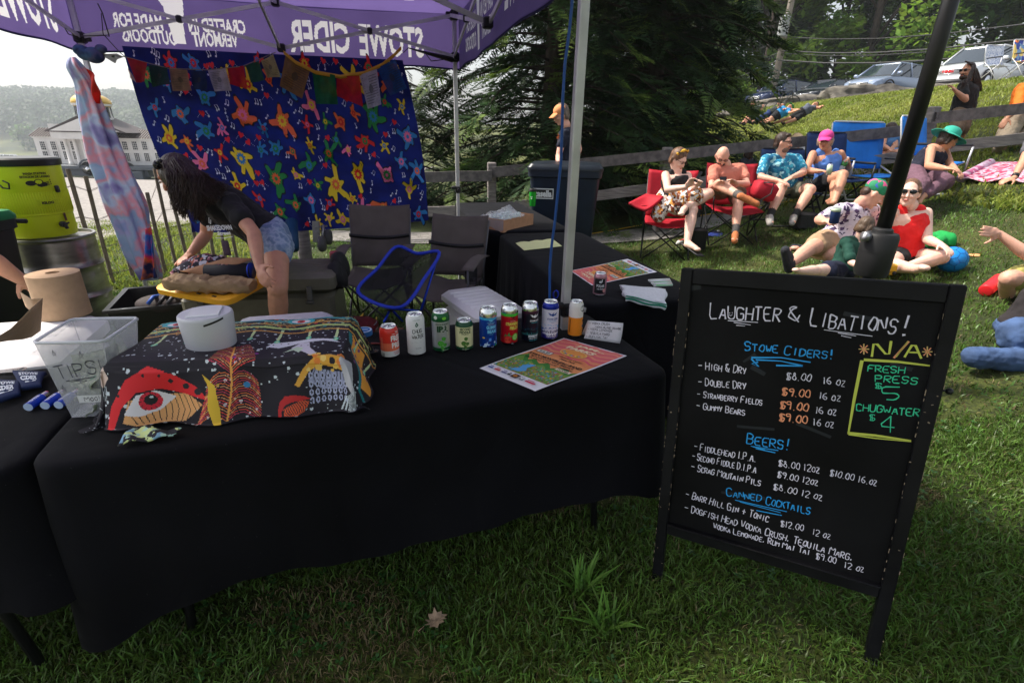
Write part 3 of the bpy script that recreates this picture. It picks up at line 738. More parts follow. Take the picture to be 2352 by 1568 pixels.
# ================================================================== TENT
d1=V((-.25,.97,0)).normalized(); d2=V((.97,.24,0)).normalized()
FR=V((.22,2.0,0)); BR=FR+d1*3.05; BL=BR-d2*2.79; FL=FR-d2*2.79
tent=thing('canopy_tent','purple pop-up canopy tent with white lettering seen from inside','tent',(*((FR+BL)/2).xy,0))
alu=mat('grey_frame_metal',(.55,.55,.56),.45,metal=.55,var=.12,scale=8,bump=.05)
blk=mat('black_plastic',(.012,.012,.014),.45)
ZE,ZV=2.44,2.03                              # eave and lower hem of the valance
for c in (FR,BR,BL,FL):
 T=frame(c,d2,d1); zl=.82 if c is FR else 1.0
 mb=MB(T); mb.box((0,0,(zl+ZE)/2),(.034,.034,ZE-zl),bev=.004); mb.build('outer_leg',alu,tent,autosm=30)
 mb=MB(T); mb.box((0,0,zl/2+.004),(.028,.028,zl+.04),bev=.003)
 for k in range(6): mb.box((0,-.0145,.12+k*.1),(.006,.002,.006),mi=1)
 mb.box((0,0,.006),(.11,.11,.006)); mb.build('inner_leg',[alu,blk],tent,autosm=30)
 mb=MB(T); mb.box((0,0,zl+.01),(.05,.05,.06),bev=.008); mb.box((-.035,-.012,zl+.03),(.05,.022,.03),bev=.006)
 mb.lathe([(0,0),(.012,0),(.012,.03),(0,.03)],(0,-.025,zl+.01),10,R=Matrix.Rotation(pi/2,3,'X')); mb.build('leg_clamp',blk,tent,autosm=30)
 for z in (ZE-.02,ZE-.33):
  mb=MB(T); mb.box((0,0,z),(.07,.07,.075),bev=.01); mb.box((.045*(1 if c in (FL,BL) else-1),0,z),(.05,.03,.05),bev=.006); mb.box((0,.045*(1 if c in (FL,FR) else-1),z),(.03,.05,.05),bev=.006)
  mb.build('bracket',blk,tent,autosm=30)
ctr=(FR+BL)/2
def node(p,zt,zb): return (p+V((0,0,zt)),p+V((0,0,zb)))
legN={k: node(c,ZE-.02,ZE-.33) for k,c in dict(FR=FR,BR=BR,BL=BL,FL=FL).items()}
midN={k: node((a+b)/2,ZE-.02,ZE-.33) for k,(a,b) in dict(R=(FR,BR),B=(BR,BL),L=(BL,FL),F=(FL,FR)).items()}
hub=node(ctr,ZE+.12,ZE-.2)
def scissor(a,b,nrm):
 for p,q,o in ((a[0],b[1],.009),(a[1],b[0],-.009)):
  mb=MB(); n=V(nrm)*o; mb.tube([p+n,q+n],1,sq=(.014,.026)); mb.build('truss_bar',alu,tent,smooth=False)
 c=(a[0]+b[1])/2; mb=MB(frame(c,(b[0]-a[0]).normalized())); mb.box((0,0,0),(.04,.05,.05),bev=.008); mb.build('bar_joint',blk,tent,autosm=30)
for a,b,mm,n in (('FR','BR','R',d2),('BR','BL','B',d1),('BL','FL','L',d2),('FL','FR','F',d1)):
 ins={'R':-d2,'B':-d1,'L': d2,'F': d1}[mm]*.02
 M2=tuple(v+ins for v in midN[mm])
 scissor(tuple(v+ins for v in legN[a]),M2,n); scissor(M2,tuple(v+ins for v in legN[b]),n)
 for v in M2:
  mb=MB(frame(v,d2,d1)); mb.box((0,0,0),(.06,.06,.06),bev=.008); mb.build('bracket',blk,tent,autosm=30)
 scissor(M2,hub,d1 if mm in 'RL' else d2)
for v in hub:
 mb=MB(frame(v,d2,d1)); mb.box((0,0,0),(.11,.11,.075),bev=.015); mb.box((0,0,-.05),(.045,.045,.06),bev=.01); mb.build('hub',blk,tent,autosm=30)
PEAK=ctr+V((0,0,3.35))
mb=MB(); mb.tube([hub[1]-V((0,0,.05)),PEAK-V((0,0,.05))],1,sq=(.035,.035)); mb.build('centre_pole',alu,tent)
for c in (FR,BR,BL,FL):
 e=c+V((0,0,ZE+.02)); mb=MB(); mb.tube([e,e.lerp(PEAK,.5)-V((0,0,.0)),PEAK-V((0,0,.07))],1,sq=(.014,.022)); mb.build('roof_bar',alu,tent,smooth=False)
def tent_cloth_mat():
 m=mat('purple_tent_cloth',S(106,90,146),.8,transl=.5,var=.07,scale=3); return m
tcm=tent_cloth_mat()
OUT=.045
cs=[FL-d1*OUT-d2*OUT,FR-d1*OUT+d2*OUT,BR+d1*OUT+d2*OUT,BL+d1*OUT-d2*OUT]
n_in=[d1,-d2,-d1,d2]                        # inward normals of front, right, back, left valance
def val_fn(i):
 a,b=cs[i],cs[(i+1)%4]; n=n_in[i]
 def f(u,v,lift=0):                         # u metres from a, v metres from hem
  t=u/(b-a).length; w_=.012*sin(9*t+i)*(1-v/.41)+.006*sin(31*t+2*i)*(1-v/.41)
  return a.lerp(b,t)+V((0,0,ZV+v+.012*sin(pi*4*t)**2*(1-v/.41)))-n*w_+n*.0012*lift
 return f,(b-a).length
VF=[val_fn(i) for i in range(4)]
for i in range(4):
 f,L=VF[i]
 mb=MB(); mb.grid(lambda u,v: f(u*L,-.012+v*.016)-n_in[i]*.002,40,1); mb.build('hem',mat('navy_hem',(.012,.012,.05),.8,transl=.2),tent)
wht=S(238,236,240)
def uvb(i,c,x,y):
 a,b=cs[i],cs[(i+1)%4]; e=(b-a).normalized(); p=PP(c,x,y,a,n_in[i]); return (p-a).dot(e),p.z-ZV
DY=[Dyed(VF[i][1],.41,.005 if i else .05,tcm) for i in range(4)]
pr=DY[2]
def vtext(pr,i,t,c,x0,y0,x1,y1,yslope=0):
 u0,v0=uvb(i,c,x0,y1); u1,v1=uvb(i,c,x1,y0+yslope)
 pr.text(t,min(u0,u1),min(v0,v1),max(u0,u1),max(v0,v1),wht,.028,tl=.5)
def row(pr,i,t,c,xl,yl,xr,yr,h_):
 """text whose left/right bottoms are given in the picture; h_ metres tall (reads right from outside)"""
 ul,vl=uvb(i,c,xl,yl); ur,vr=uvb(i,c,xr,yr); v=(vl+vr)/2
 pr.text(t,min(ul,ur),v,max(ul,ur),v+h_,wht,.03,tl=.5)
row(pr,2,'MADE FOR','M',925,235,1335,245,.10); row(pr,2,'OUTDOORS','M',1005,352,1450,372,.095)
row(pr,2,'CRAFTED IN','M',1545,265,2015,285,.10); row(pr,2,'VERMONT','M',1580,382,1955,398,.10)
u0,v0=uvb(2,'M',1450,400); k=.36
pr.poly([(u0+a*k,v0+.01+b*k) for a,b in ((-.17,.08),(.05,.08),(.12,.75),(.28,1.0),(-.3,1.02),(-.24,.62),(-.2,.5))],wht,tl=.5)
row(pr,2,'CIDER','N',322,375,755,402,.235); row(pr,2,'STOWE','N',822,402,1278,430,.235)
pr=DY[1]
pr.text('CIDER',.30,.10,.78,.33,wht,.03,tl=.5); pr.text('STOWE',.85,.10,1.38,.33,wht,.03,tl=.5)
pr.text('CRAFTED IN',1.72,.20,2.15,.30,wht,.03,tl=.5); pr.text('VERMONT',1.78,.07,2.12,.17,wht,.03,tl=.5)
pr.poly([(2.24+a*.34,.03+b*.34) for a,b in ((-.1,0),(.12,0),(.17,1),(-.17,1))],wht,tl=.5)
pr.text('MADE FOR',2.36,.20,2.74,.30,wht,.03,tl=.5); pr.text('OUTDOORS',2.36,.07,2.78,.17,wht,.03,tl=.5)
pr=DY[3]
pr.text('STOWE',.22,.07,.85,.34,wht,.03,tl=.5); pr.text('CIDER',.95,.07,1.5,.34,wht,.03,tl=.5)
for i in range(4): DY[i].cloth('valance',VF[i][0],tent)
def winged_apple(pr,cx,cy,s,rot,col,tl=0):
 c,q=cos(rot),sin(rot); X=lambda a,b: (cx+s*(a*c-b*q),cy+s*(a*q+b*c))
 pr.fan(X(0,0),[X(.30*(1+.12*cos(2*t+0)-.1*sin(t)**5)*cos(t)*1.05,.28*sin(t)-.02) for t in [2*pi*i/16 for i in range(16)]],col,tl=tl)
 pr.line([X(0,.22),X(.03,.40)],s*.05,col,tl); pr.poly([X(.03,.32),X(.16,.44),X(.26,.36),X(.14,.30)],col,tl=tl)
 for sg in (-1,1):
  for k in range(4): pr.poly([X(sg*.34,.16-k*.09),X(sg*(.62-k*.03),.34-k*.10),X(sg*(1.0-k*.13),.36-k*.15),X(sg*(.72-k*.05),.22-k*.115),X(sg*.36,.1-k*.09)][::1],col,tl=tl)
for i in range(4):
 a,b=cs[i]+V((0,0,ZE)),cs[(i+1)%4]+V((0,0,ZE)); W_=(b-a).length
 def roof(u,v,a=a,b=b,W_=W_):             # u metres along the eave, v metres up the slope; the panel narrows to the peak
  u=u/W_; v=v/1.75; p=a.lerp(b,u).lerp(PEAK,v); s_=sin(pi*u)*(1-v)*v*4
  return p-V((0,0,.05*s_+.03*sin(pi*u)*(1-v)))
 dy=Dyed(W_,1.75,.014 if i else .1,tcm)
 class Sq:                                    # undo the narrowing so that the apples keep their shape
  pass
 ot=dy.tri
 def tri(vs,fs,col,tl=0,ot=ot,W_=W_): return ot([(((u-W_/2)/max(.08,1-v/1.75))+W_/2,v) for u,v in vs],fs,col,tl)
 dy.tri=tri
 if i:
  for (u,v,r) in ((.42,.17,.1),(1.1,.2,-.1),(1.7,.16,.05),(2.3,.2,-.1),(.85,.48,.3),(1.4,.55,-.2),(1.95,.5,.2),(1.2,.85,.1),(1.65,.9,-.3),(1.45,1.2,0)):
   winged_apple(dy,u,v,.17,r,wht,tl=.5)
 dy.cloth('roof_panel',roof,tent)
# ================================================================== TAPESTRY hung on the back of the tent
bo=BR-d1*.05; bn=d1
c00,c10,c11,c01=PP('Z',452,534,bo,bn),PP('Z',985,507,bo,bn),PP('Z',925,150,bo,bn),PP('Z',278,96,bo,bn)
c01.z=c11.z=2.06;
def tap(u,v,lift=0):
 p=c00.lerp(c10,u).lerp(c01.lerp(c11,u),v)
 p=p+d2*(-.05*sin(pi*v)*(1-u)+.04*sin(pi*v)*u)
 z=-.05*sin(pi*u)*(1-v)*.6
 dg=(u-.15)*.62+(v-.78)             # long diagonal crease
 w_=.05*math.exp(-(dg/.045)**2)*sstep(0,.2,u)-.035*math.exp(-((dg+.09)/.06)**2)*sstep(.1,.3,u)+.02*sin(5*u+3*v)+.012*noise.noise(V((u*5,v*4,1)))
 return p+V((0,0,z))-d1*(w_+.0022*lift)
tm=mat('navy_tapestry',S(8,16,78),.85,col2=S(20,34,112),scale=5,transl=.2,detail=8,bump=.15,bscale=6)
mb=MB(); mb.grid(tap,70,46)
tapestry=mb.build('tapestry',tm,label='royal blue tapestry with colourful frilled figures hung across the back of the tent',cat='tapestry')
pal=[S(222,30,40),S(244,120,170),S(30,140,70),S(240,210,40),S(40,130,200),S(240,110,60)]
pr=Print(tap); rng=random.Random(12); W0=2.85; H0=1.3; blackp=S(8,10,40)
def figure(pr,cx,cy,s,rot,col,fr):
 """a generic frilled, many-armed blossom shape"""
 n=40; ph=rng.uniform(0,6); arms=rng.choice((4,5,6)); L=[rng.uniform(.5,1.2) for _ in range(arms)]; A0=[2*pi*k/arms+rng.uniform(-.4,.4) for k in range(arms)]; tw=rng.choice((-1,1))*rng.uniform(.25,.6)
 def rad(t):
  r=.42
  for k in range(arms):
   d=abs((t-A0[k]+pi)%(2*pi)-pi); r=max(r,L[k]*math.exp(-(d/.33)**4))
  return r
 def ringp(k_,off): return [(cx+(rad(t)*k_+off)*s*cos(t+rot+tw*rad(t))/W0,cy+(rad(t)*k_+off)*s*sin(t+rot+tw*rad(t))/H0) for t in [2*pi*i/n for i in range(n)]]
 pr.z=1; pr.fan((cx,cy),ringp(1,.07),blackp,rings=4); pr.z=2; pr.fan((cx,cy),ringp(.96,0),col,rings=4)
 pr.z=3; m_=22; pr.fan((cx,cy),[(cx+s*(.34 if i%2 else .22)*cos(2*pi*i/m_)/W0,cy+s*(.34 if i%2 else .22)*sin(2*pi*i/m_)/H0) for i in range(m_)],fr)
 pr.z=4; pr.disc(cx,cy,s*.11/W0,s*.11/H0,col)
def note(pr,x,y,s,rot):
 c,q=cos(rot),sin(rot); X=lambda a,b: (x+s*(a*c-b*q)/W0,y+s*(a*q+b*c)/H0); col=S(225,228,240)
 pr.z=2; pr.line([X(.1,0),X(.1,1)],s*.16/W0,col); pr.fan(X(-.1,0),[X(-.1+.26*cos(t),.2*sin(t)) for t in [k*.785 for k in range(8)]],col)
 if rng.random()<.5: pr.line([X(.1,1),X(.75,.85),X(.75,-.1)],s*.13/W0,col); pr.fan(X(.55,-.1),[X(.55+.26*cos(t),-.1+.2*sin(t)) for t in [k*.785 for k in range(8)]],col)
 else: pr.line([X(.1,1),X(.5,.7)],s*.14/W0,col)
placed=[]
def far(x,y,r): return all(hypot((x-a)*W0,(y-b)*H0)>r+c for a,b,c in placed)
for (rad_,cnt) in ((.15,14),(.105,34),(.07,30)):
 tr=0
 while cnt and tr<4000:
  tr+=1; x,y=rng.uniform(.03,.97),rng.uniform(.03,.97)
  if far(x,y,rad_*.88):
   placed.append((x,y,rad_*.88)); cnt-=1; k=rng.randrange(6); figure(pr,x,y,rad_,rng.uniform(0,6),pal[k],pal[(k+rng.randrange(1,5))%6])
for kind,cnt,r_ in (('h',34,.024),('n',90,.02)):
 tr=0
 while cnt and tr<6000:
  tr+=1; x,y=rng.uniform(.02,.98),rng.uniform(.02,.98)
  if far(x,y,r_):
   placed.append((x,y,r_)); cnt-=1
   if kind=='h':
    pr.z=2; a=rng.uniform(-.5,.5); pts=[((px_) ,(py_)) for px_,py_ in heart(0,0,r_*1.15,a)]; pr.fan((x,y),[(x+a_/W0,y+b_/H0) for a_,b_ in pts],S(225,30,45))
    for k in range(3):
     for sg in (-1,1): pr.disc(x+sg*(.03+.011*k)/W0,y-(.008+.009*k)/H0,.0028/W0,.0028/H0,S(230,230,240),n=6)
   else: note(pr,x,y,.036,rng.uniform(-.6,.6))
pr.build('printed_pattern',tapestry)
# small second piece showing under the first, behind the woman's hair
def tap2(u,v,l=0):
 a,b,c,d=[PD('D',*q,4.55) for q in ((300,560),(430,600),(420,800),(315,812))]
 return d.lerp(c,u).lerp(a.lerp(b,u),v)+d1*(.02*sin(8*u))
mb=MB(); mb.grid(tap2,10,10); mb.build('cloth_corner',blotch('orange_cloth',[S(230,100,50),S(30,40,130),S(220,60,50),S(240,140,60)],9),label='orange and blue corner of cloth hanging behind the bending woman',cat='cloth')
# ================================================================== PRAYER FLAGS
def flag_cloth(name,q,col,dist,parent,seed,lines=True):
 a,b,c,d=[PD(q[0],x,y,dist) for x,y in q[1]]     # tl tr br bl
 rng=random.Random(seed); ph=rng.uniform(0,6)
 def f(u,v,l=0): return a.lerp(b,u).lerp(d.lerp(c,u),1-v if False else v)-d1*(.012*sin(7*u+ph+3*v)*(.3+v)+.0012*l)
 mb=MB(); mb.grid(f,8,8); fl=mb.build(name,mat('flag_%02x%02x%02x'%tuple(int(255*k) for k in col),col,.85,transl=.35,alpha=.86,var=.15,scale=30),parent)
 if lines:
  pr=Print(f); dk=tuple(k*.3 for k in col)
  for k in range(11): pr.line([(.1,.12+k*.075),(.5,.12+k*.075),(.9,.12+k*.075)],.02,dk)
  pr.disc(.5,.48,.13,.13,dk); pr.build('printed_text',fl)
 return fl
fl1=thing('flag_string','string of small faded prayer flags across the upper left of the tapestry','flags',tuple(PD('M',1500,560,4.3)))
rows=[((1035,470),(1205,515),(1190,670),(1125,680),S(150,20,30),0),((1225,530),(1372,560),(1390,690),(1245,715),S(25,60,50),1),((1385,565),(1535,575),(1572,745),(1420,748),S(150,120,90),1),
  ((1568,580),(1690,580),(1695,740),(1580,735),S(30,50,90),1),((1705,580),(1850,560),(1895,745),(1755,750),S(170,165,180),1),((1862,560),(1995,540),(2030,735),(1885,690),S(190,25,35),0),
  ((2012,540),(2120,500),(2170,660),(2060,680),S(35,90,60),0),((2140,500),(2240,450),(2300,630),(2190,640),S(175,165,110),1),((820,445),(960,440),(1005,465),(935,520),S(120,120,118),1),((1045,560),(1075,600),(1120,690),(1060,625),S(200,170,165),0)]
for k,(a,b,c,d,col,ln) in enumerate(rows): flag_cloth('flag',('M',(a,b,c,d)),col,4.08+.05*k if k<8 else 4.08,fl1,k,ln)
mb=MB(); mb.tube([PD('M',x,y,z) for x,y,z in ((820,440,4.08),(1035,470,4.08),(1380,562,4.14),(1700,575,4.24),(1990,545,4.34),(2260,430,4.46))],.003,5); mb.build('string',flat(S(120,110,90)),fl1)
fl2=thing('flag_string','yellow ribbon with five larger prayer flags hanging in a curve over the tapestry','flags',tuple(PD('N',700,550,4.6)))
rows=[((285,395),(465,490),(405,710),(245,620),S(135,100,50),1),((475,500),(640,540),(660,750),(505,745),S(20,105,50),0),((648,548),(815,545),(842,768),(655,690),S(190,22,32),0),
  ((815,540),(940,495),(972,750),(875,782),S(185,185,200),1),((940,490),(1070,425),(1155,635),(1035,690),S(25,70,130),1)]
for k,(a,b,c,d,col,ln) in enumerate(rows): flag_cloth('flag',('N',(a,b,c,d)),col,4.45+.03*k,fl2,20+k,ln)
rp=[PD('N',x,y,z) for x,y,z in ((270,375,4.42),(360,450,4.43),(500,520,4.46),(680,552,4.5),(850,525,4.55),(980,465,4.58),(1060,400,4.6),(1115,345,4.6))]
mb=MB(); mb.sheet(lambda u,v: rp[min(7,int(u*7+1e-6))]+V((0,0,.028*(v-.5)))+d1*-.004,7,1,.002); mb.build('ribbon',mat('yellow_ribbon',S(215,165,50),.6,transl=.3),fl2)
# ================================================================== gathered cloth tied to the back left leg
scm=blotch('pastel_tapestry',[S(140,155,205),S(175,170,215),S(165,185,215),S(150,175,210),S(225,150,165),S(185,200,225),S(150,140,195),S(110,110,165)],3.2,kind='NOISE')
def gathered(pts,name,m,parent=None,folds=7,seed=0,depth=.28,flat_=.5,nv=60,**kw):
 P=[]
 for q in pts: c=PD(q[0],q[1],q[2],q[3]); e=PD(q[0],q[1]+q[4],q[2],q[3]); P.append((c,(e-c).length))
 mb=MB(); rings=[]; K=72
 for i in range(nv+1):
  s_=i/nv*(len(P)-1); k=min(int(s_),len(P)-2); t=s_-k; t=t
  g_=lambda j: P[max(0,min(len(P)-1,j))]
  def cr(a,b,c,d): return .5*((2*b)+(c-a)*t+(2*a-5*b+4*c-d)*t*t+(3*b-a-3*c+d)*t**3)
  c=cr(g_(k-1)[0],g_(k)[0],g_(k+1)[0],g_(k+2)[0]); r=cr(g_(k-1)[1],g_(k)[1],g_(k+1)[1],g_(k+2)[1])
  ring=[]
  for j in range(K):
   a=2*pi*j/K; tw=s_*.25+seed
   rr=r*(1+depth*sin(folds*a+tw*2)*.6+depth*.5*sin((folds*2-3)*a-tw*3))
   ring.append(c+cR*(rr*cos(a))+V((0,1,0))*(rr*flat_*sin(a)))
  rings.append(ring)
 mb.ring_loft(rings); return mb.build(name,m,parent,**kw)
scarf=gathered([('M',590,470,4.12,22),('M',610,545,4.1,60),('M',690,680,4.12,66),('M',740,830,4.14,88),('M',800,1050,4.14,112),('M',860,1260,4.14,128),('M',925,1450,4.12,138),('E',895,440,4.1,128),('E',955,600,4.08,106),('E',1020,800,4.06,96),('E',1068,930,4.05,74),('E',1075,975,4.05,66)],
   'hanging_cloth',scm,label='pastel blue and pink printed cloth gathered and tied to the back left tent leg',cat='cloth',folds=6)
mb=MB()
for dx,dy,r in ((0,0,.06),(.06,-.01,.07),(-.03,.02,.05),(.12,.03,.04)): mb.ell(PD('M',700,440,4.08)+V((dx,0,dy)),(r,r*.7,r*.75),nu=16,nv=10)
o=mb.build('knot',blotch('knot_cloth',[S(30,50,95),S(60,95,140),S(90,90,130),S(40,60,110)],8,kind='NOISE'),scarf)
mb=MB(); a,b,c=PD('M',700,560,4.0),PD('M',790,620,4.0),PD('M',800,820,4.02)
mb.sheet(lambda u,v: a.lerp(b,u) .lerp(PD('M',795+25*u,850,4.02),v)+V((0,.02*sin(6*v+4*u),0)),8,14,.002); mb.build('red_fold',mat('red_fold',S(225,60,50),.8,transl=.3),scarf)
a,b,c,d=PD('E',1050,620,3.98),PD('E',1070,600,3.98),PD('E',1140,960,3.96),PD('E',1010,975,3.96)
mb=MB(); mb.sheet(lambda u,v: a.lerp(b,u).lerp(d.lerp(c,u),v)+V((0,.03*sin(9*u+3*v),0)),14,16,.002)
mb.build('bright_corner',blotch('bright_fold',[S(30,70,170),S(50,120,210),S(235,60,120),S(240,120,60),S(20,30,90)],5,kind='NOISE'),scarf)
pr=Print(lambda u,v,l: PD('M',u,v,4.02-.0))
# ink drawing on the cloth
def inkring(c0,cx,cy,r,wd,dist,a0=0,a1=2*pi):
 return [(cx+r*cos(a0+(a1-a0)*i/18),cy+r*sin(a0+(a1-a0)*i/18)) for i in range(19)]
# black strap, cord ties
mb=MB(); mb.tube([PD('N',1130,380,4.6),PD('N',1165,345,4.65),PD('N',1290,380,4.75),PD('N',1480,430,4.85)],[.003,.004,.012,.022],6); mb.tube([PD('N',1290,385,4.74),PD('N',1330,440,4.74),PD('N',1440,425,4.84)],.004,5)
mb.build('strap',blk,label='black strap tying the tapestry corner to the back right tent leg',cat='strap')
mb=MB(); mb.tube([PD('M',800,30,4.0),PD('M',840,110,4.0),PD('M',895,300,4.05),PD('M',850,292,4.05),PD('M',660,298,4.1)],.004,5); mb.tube([PD('M',830,110,4.0),PD('M',845,280,4.0),PD('M',980,430,4.15),PD('M',1030,470,4.2)],.003,5)
mb.tube([PD('M',530,230,4.1),PD('M',560,280,4.1),PD('M',610,300,4.1)],.004,5); mb.build('tie_cord',blk,label='thin black cords tied round the back left corner of the tent frame',cat='cord')
mb=MB(); mb.tube([PD('F',1160,462,4.8),PD('F',1195,490,4.75),PD('F',1235,515,4.6),PD('F',1290,555,4.45)],.008,6); mb.build('bungee_hook',blk,label='black hooked cord at the lower right tapestry corner',cat='cord')
# blue cord beside the front right leg
mb=MB(); mb.tube([PD('O',x,y,1.93) for x,y in ((385,-160),(378,40),(355,280),(310,620),(290,950),(283,1250),(272,1560))]+[PD('H',x,y,1.95) for x,y in ((905,380),(880,560),(864,760),(862,1020))]+[PD('H',866,1200,1.98),PD('H',880,1500,2.1)],.0052,8)
mb.build('hanging_hose',mat('blue_rubber',S(20,75,150),.45),label='long blue cord hanging down beside the front right tent leg',cat='cord')
mb=MB()
for k in range(5): mb.tube([PD('H',912,995,1.97)+V((cos(a)*.010+k*.001,k*.002,sin(a)*.017)) for a in [2*pi*i/12 for i in range(12)]],.0018,5,closed=True)
mb.build('split_rings',mat('blue_metal',S(30,50,170),.3,metal=.6),label='small blue ring coil clipped on the front right tent leg',cat='ring')
# ================================================================== big umbrella: pole in view, unseen canopy placed to shade the foreground
ub=GP('Z',2010,605,0); UX,UY=2.02,2.75
ub=V((UX,UY,ground(UX,UY)))
pz=PD('Z',2005,610,UY)
umb=thing('umbrella_stand','black cantilever umbrella pole rising from a thick cylindrical sleeve','umbrella',(UX,UY,ub.z))
px0=PD('Z',2007,600,UY).x
def upt(z): return V((px0,UY,z))
zs0,zs1=PD('Z',2005,632,UY).z,PD('Z',2015,535,UY).z
mb=MB(); mb.tube([upt(zs1-.1),upt(3.1)],[.036,.034],24); mb.build('pole',mat('umbrella_pole',(.012,.012,.013),.38),umb)
mb=MB(); mb.lathe([(0,zs0-.0),(.076,zs0),(.084,zs0+.02),(.086,zs1-.02),(.076,zs1),(.05,zs1+.004),(.048,zs1+.02),(.036,zs1+.03),(0,zs1+.03)],(px0,UY,0),32)
mb.lathe([(.0875,(zs0+zs1)/2+.02),(.0875,(zs0+zs1)/2+.024)],(px0,UY,0),32,cap=False); mb.build('sleeve',mat('umbrella_sleeve',(.016,.016,.017),.5),umb,autosm=40)
mb=MB(); mb.lathe([(0,-.0),(.026,0),(.026,.03),(0,.032)],(px0-.082,UY-.02,(zs0+zs1)/2+.10),16,R=Matrix.Rotation(-pi/2,3,'Y')); mb.build('knob',mat('satin_metal',(.4,.4,.42),.35,metal=.8),umb)
mb=MB(); mb.tube([V((px0,UY,zs0+.02)),V((px0,UY,ub.z))],.03,16); mb.box((px0,UY,ub.z+.03),(.5,.5,.06),bev=.01); mb.build('base',blk,umb)
um=mat('umbrella_cloth',(.05,.05,.055),.8,transl=.12)
UC=V((px0-2.0,UY-2.3,2.95)); K=8; R_=1.75
mb=MB()
for k in range(K):
 a0,a1=2*pi*k/K,2*pi*(k+1)/K; P0=UC+V((cos(a0)*R_,sin(a0)*R_,0)); P1=UC+V((cos(a1)*R_,sin(a1)*R_,0)); T_=UC+V((0,0,.55))
 mb.grid(lambda u,v: P0.lerp(P1,u).lerp(T_,v)-V((0,0,.05*sin(pi*u)*(1-v))),6,5)
mb.build('canopy',um,umb)
for k in range(K):
 a0=2*pi*k/K; mb=MB(); mb.tube([UC+V((cos(a0)*R_,sin(a0)*R_,-.01)),UC+V((0,0,.52))],.01,6); mb.build('rib',blk,umb)
mb=MB(); mb.tube([upt(3.0),upt(3.5),UC+V((0,0,.62))],.03,10); mb.build('arm',blk,umb)
# ================================================================== TABLES under black cloths
blackcloth=mat('black_tablecloth',(.0042,.0042,.0066),.85,var=.35,scale=2.2,bump=.5,bscale=3.5,sheen=.04,spec=.12)
def lint(m):
 t=m.node_tree; b=t.nodes['Principled BSDF']; src=b.inputs['Base Color'].links[0].from_socket; tc=[n for n in t.nodes if n.type=='TEX_COORD'][0]
 n=t.nodes.new('ShaderNodeTexNoise'); n.inputs['Scale'].default_value=130; n.inputs['Detail'].default_value=3; r=t.nodes.new('ShaderNodeValToRGB'); r.color_ramp.elements[0].position=.73; r.color_ramp.elements[1].position=.78
 mx=t.nodes.new('ShaderNodeMixRGB'); mx.inputs[2].default_value=(.07,.07,.075,1); t.links.new(tc.outputs['Object'],n.inputs['Vector']); t.links.new(n.outputs['Fac'],r.inputs[0]); t.links.new(r.outputs[0],mx.inputs[0]); t.links.new(src,mx.inputs[1]); t.links.new(mx.outputs[0],b.inputs['Base Color'])
 v=t.nodes.new('ShaderNodeTexVoronoi'); v.feature='DISTANCE_TO_EDGE'; v.inputs['Scale'].default_value=2.3; r2=t.nodes.new('ShaderNodeValToRGB'); r2.color_ramp.elements[1].position=.05; bp=t.nodes.new('ShaderNodeBump'); bp.inputs['Strength'].default_value=.25; bp.inputs['Distance'].default_value=.004
 b0=b.inputs['Normal'].links[0].from_socket; t.links.new(tc.outputs['Object'],v.inputs['Vector']); t.links.new(v.outputs['Distance'],r2.inputs[0]); t.links.new(r2.outputs[0],bp.inputs['Height']); t.links.new(b0,bp.inputs['Normal']); t.links.new(bp.outputs[0],b.inputs['Normal'])
lint(blackcloth)
def rrect(L,W_,r,n=6):
 o=[]
 for cx,cy,a0 in ((L-r,r,-pi/2),(L-r,W_-r,0),(r,W_-r,pi/2),(r,r,pi)):
  for k in range(n+1): a=a0+pi/2*k/n; o.append((cx+r*cos(a),cy+r*sin(a)))
 return o
def resample(pts,step):
 o=[]; n=len(pts)
 for i in range(n):
  a,b=V((*pts[i],0)),V((*pts[(i+1)%n],0)); d=(b-a).length; k=max(1,round(d/step))
  o+=[tuple(a.lerp(b,j/k)) for j in range(k)]
 return o
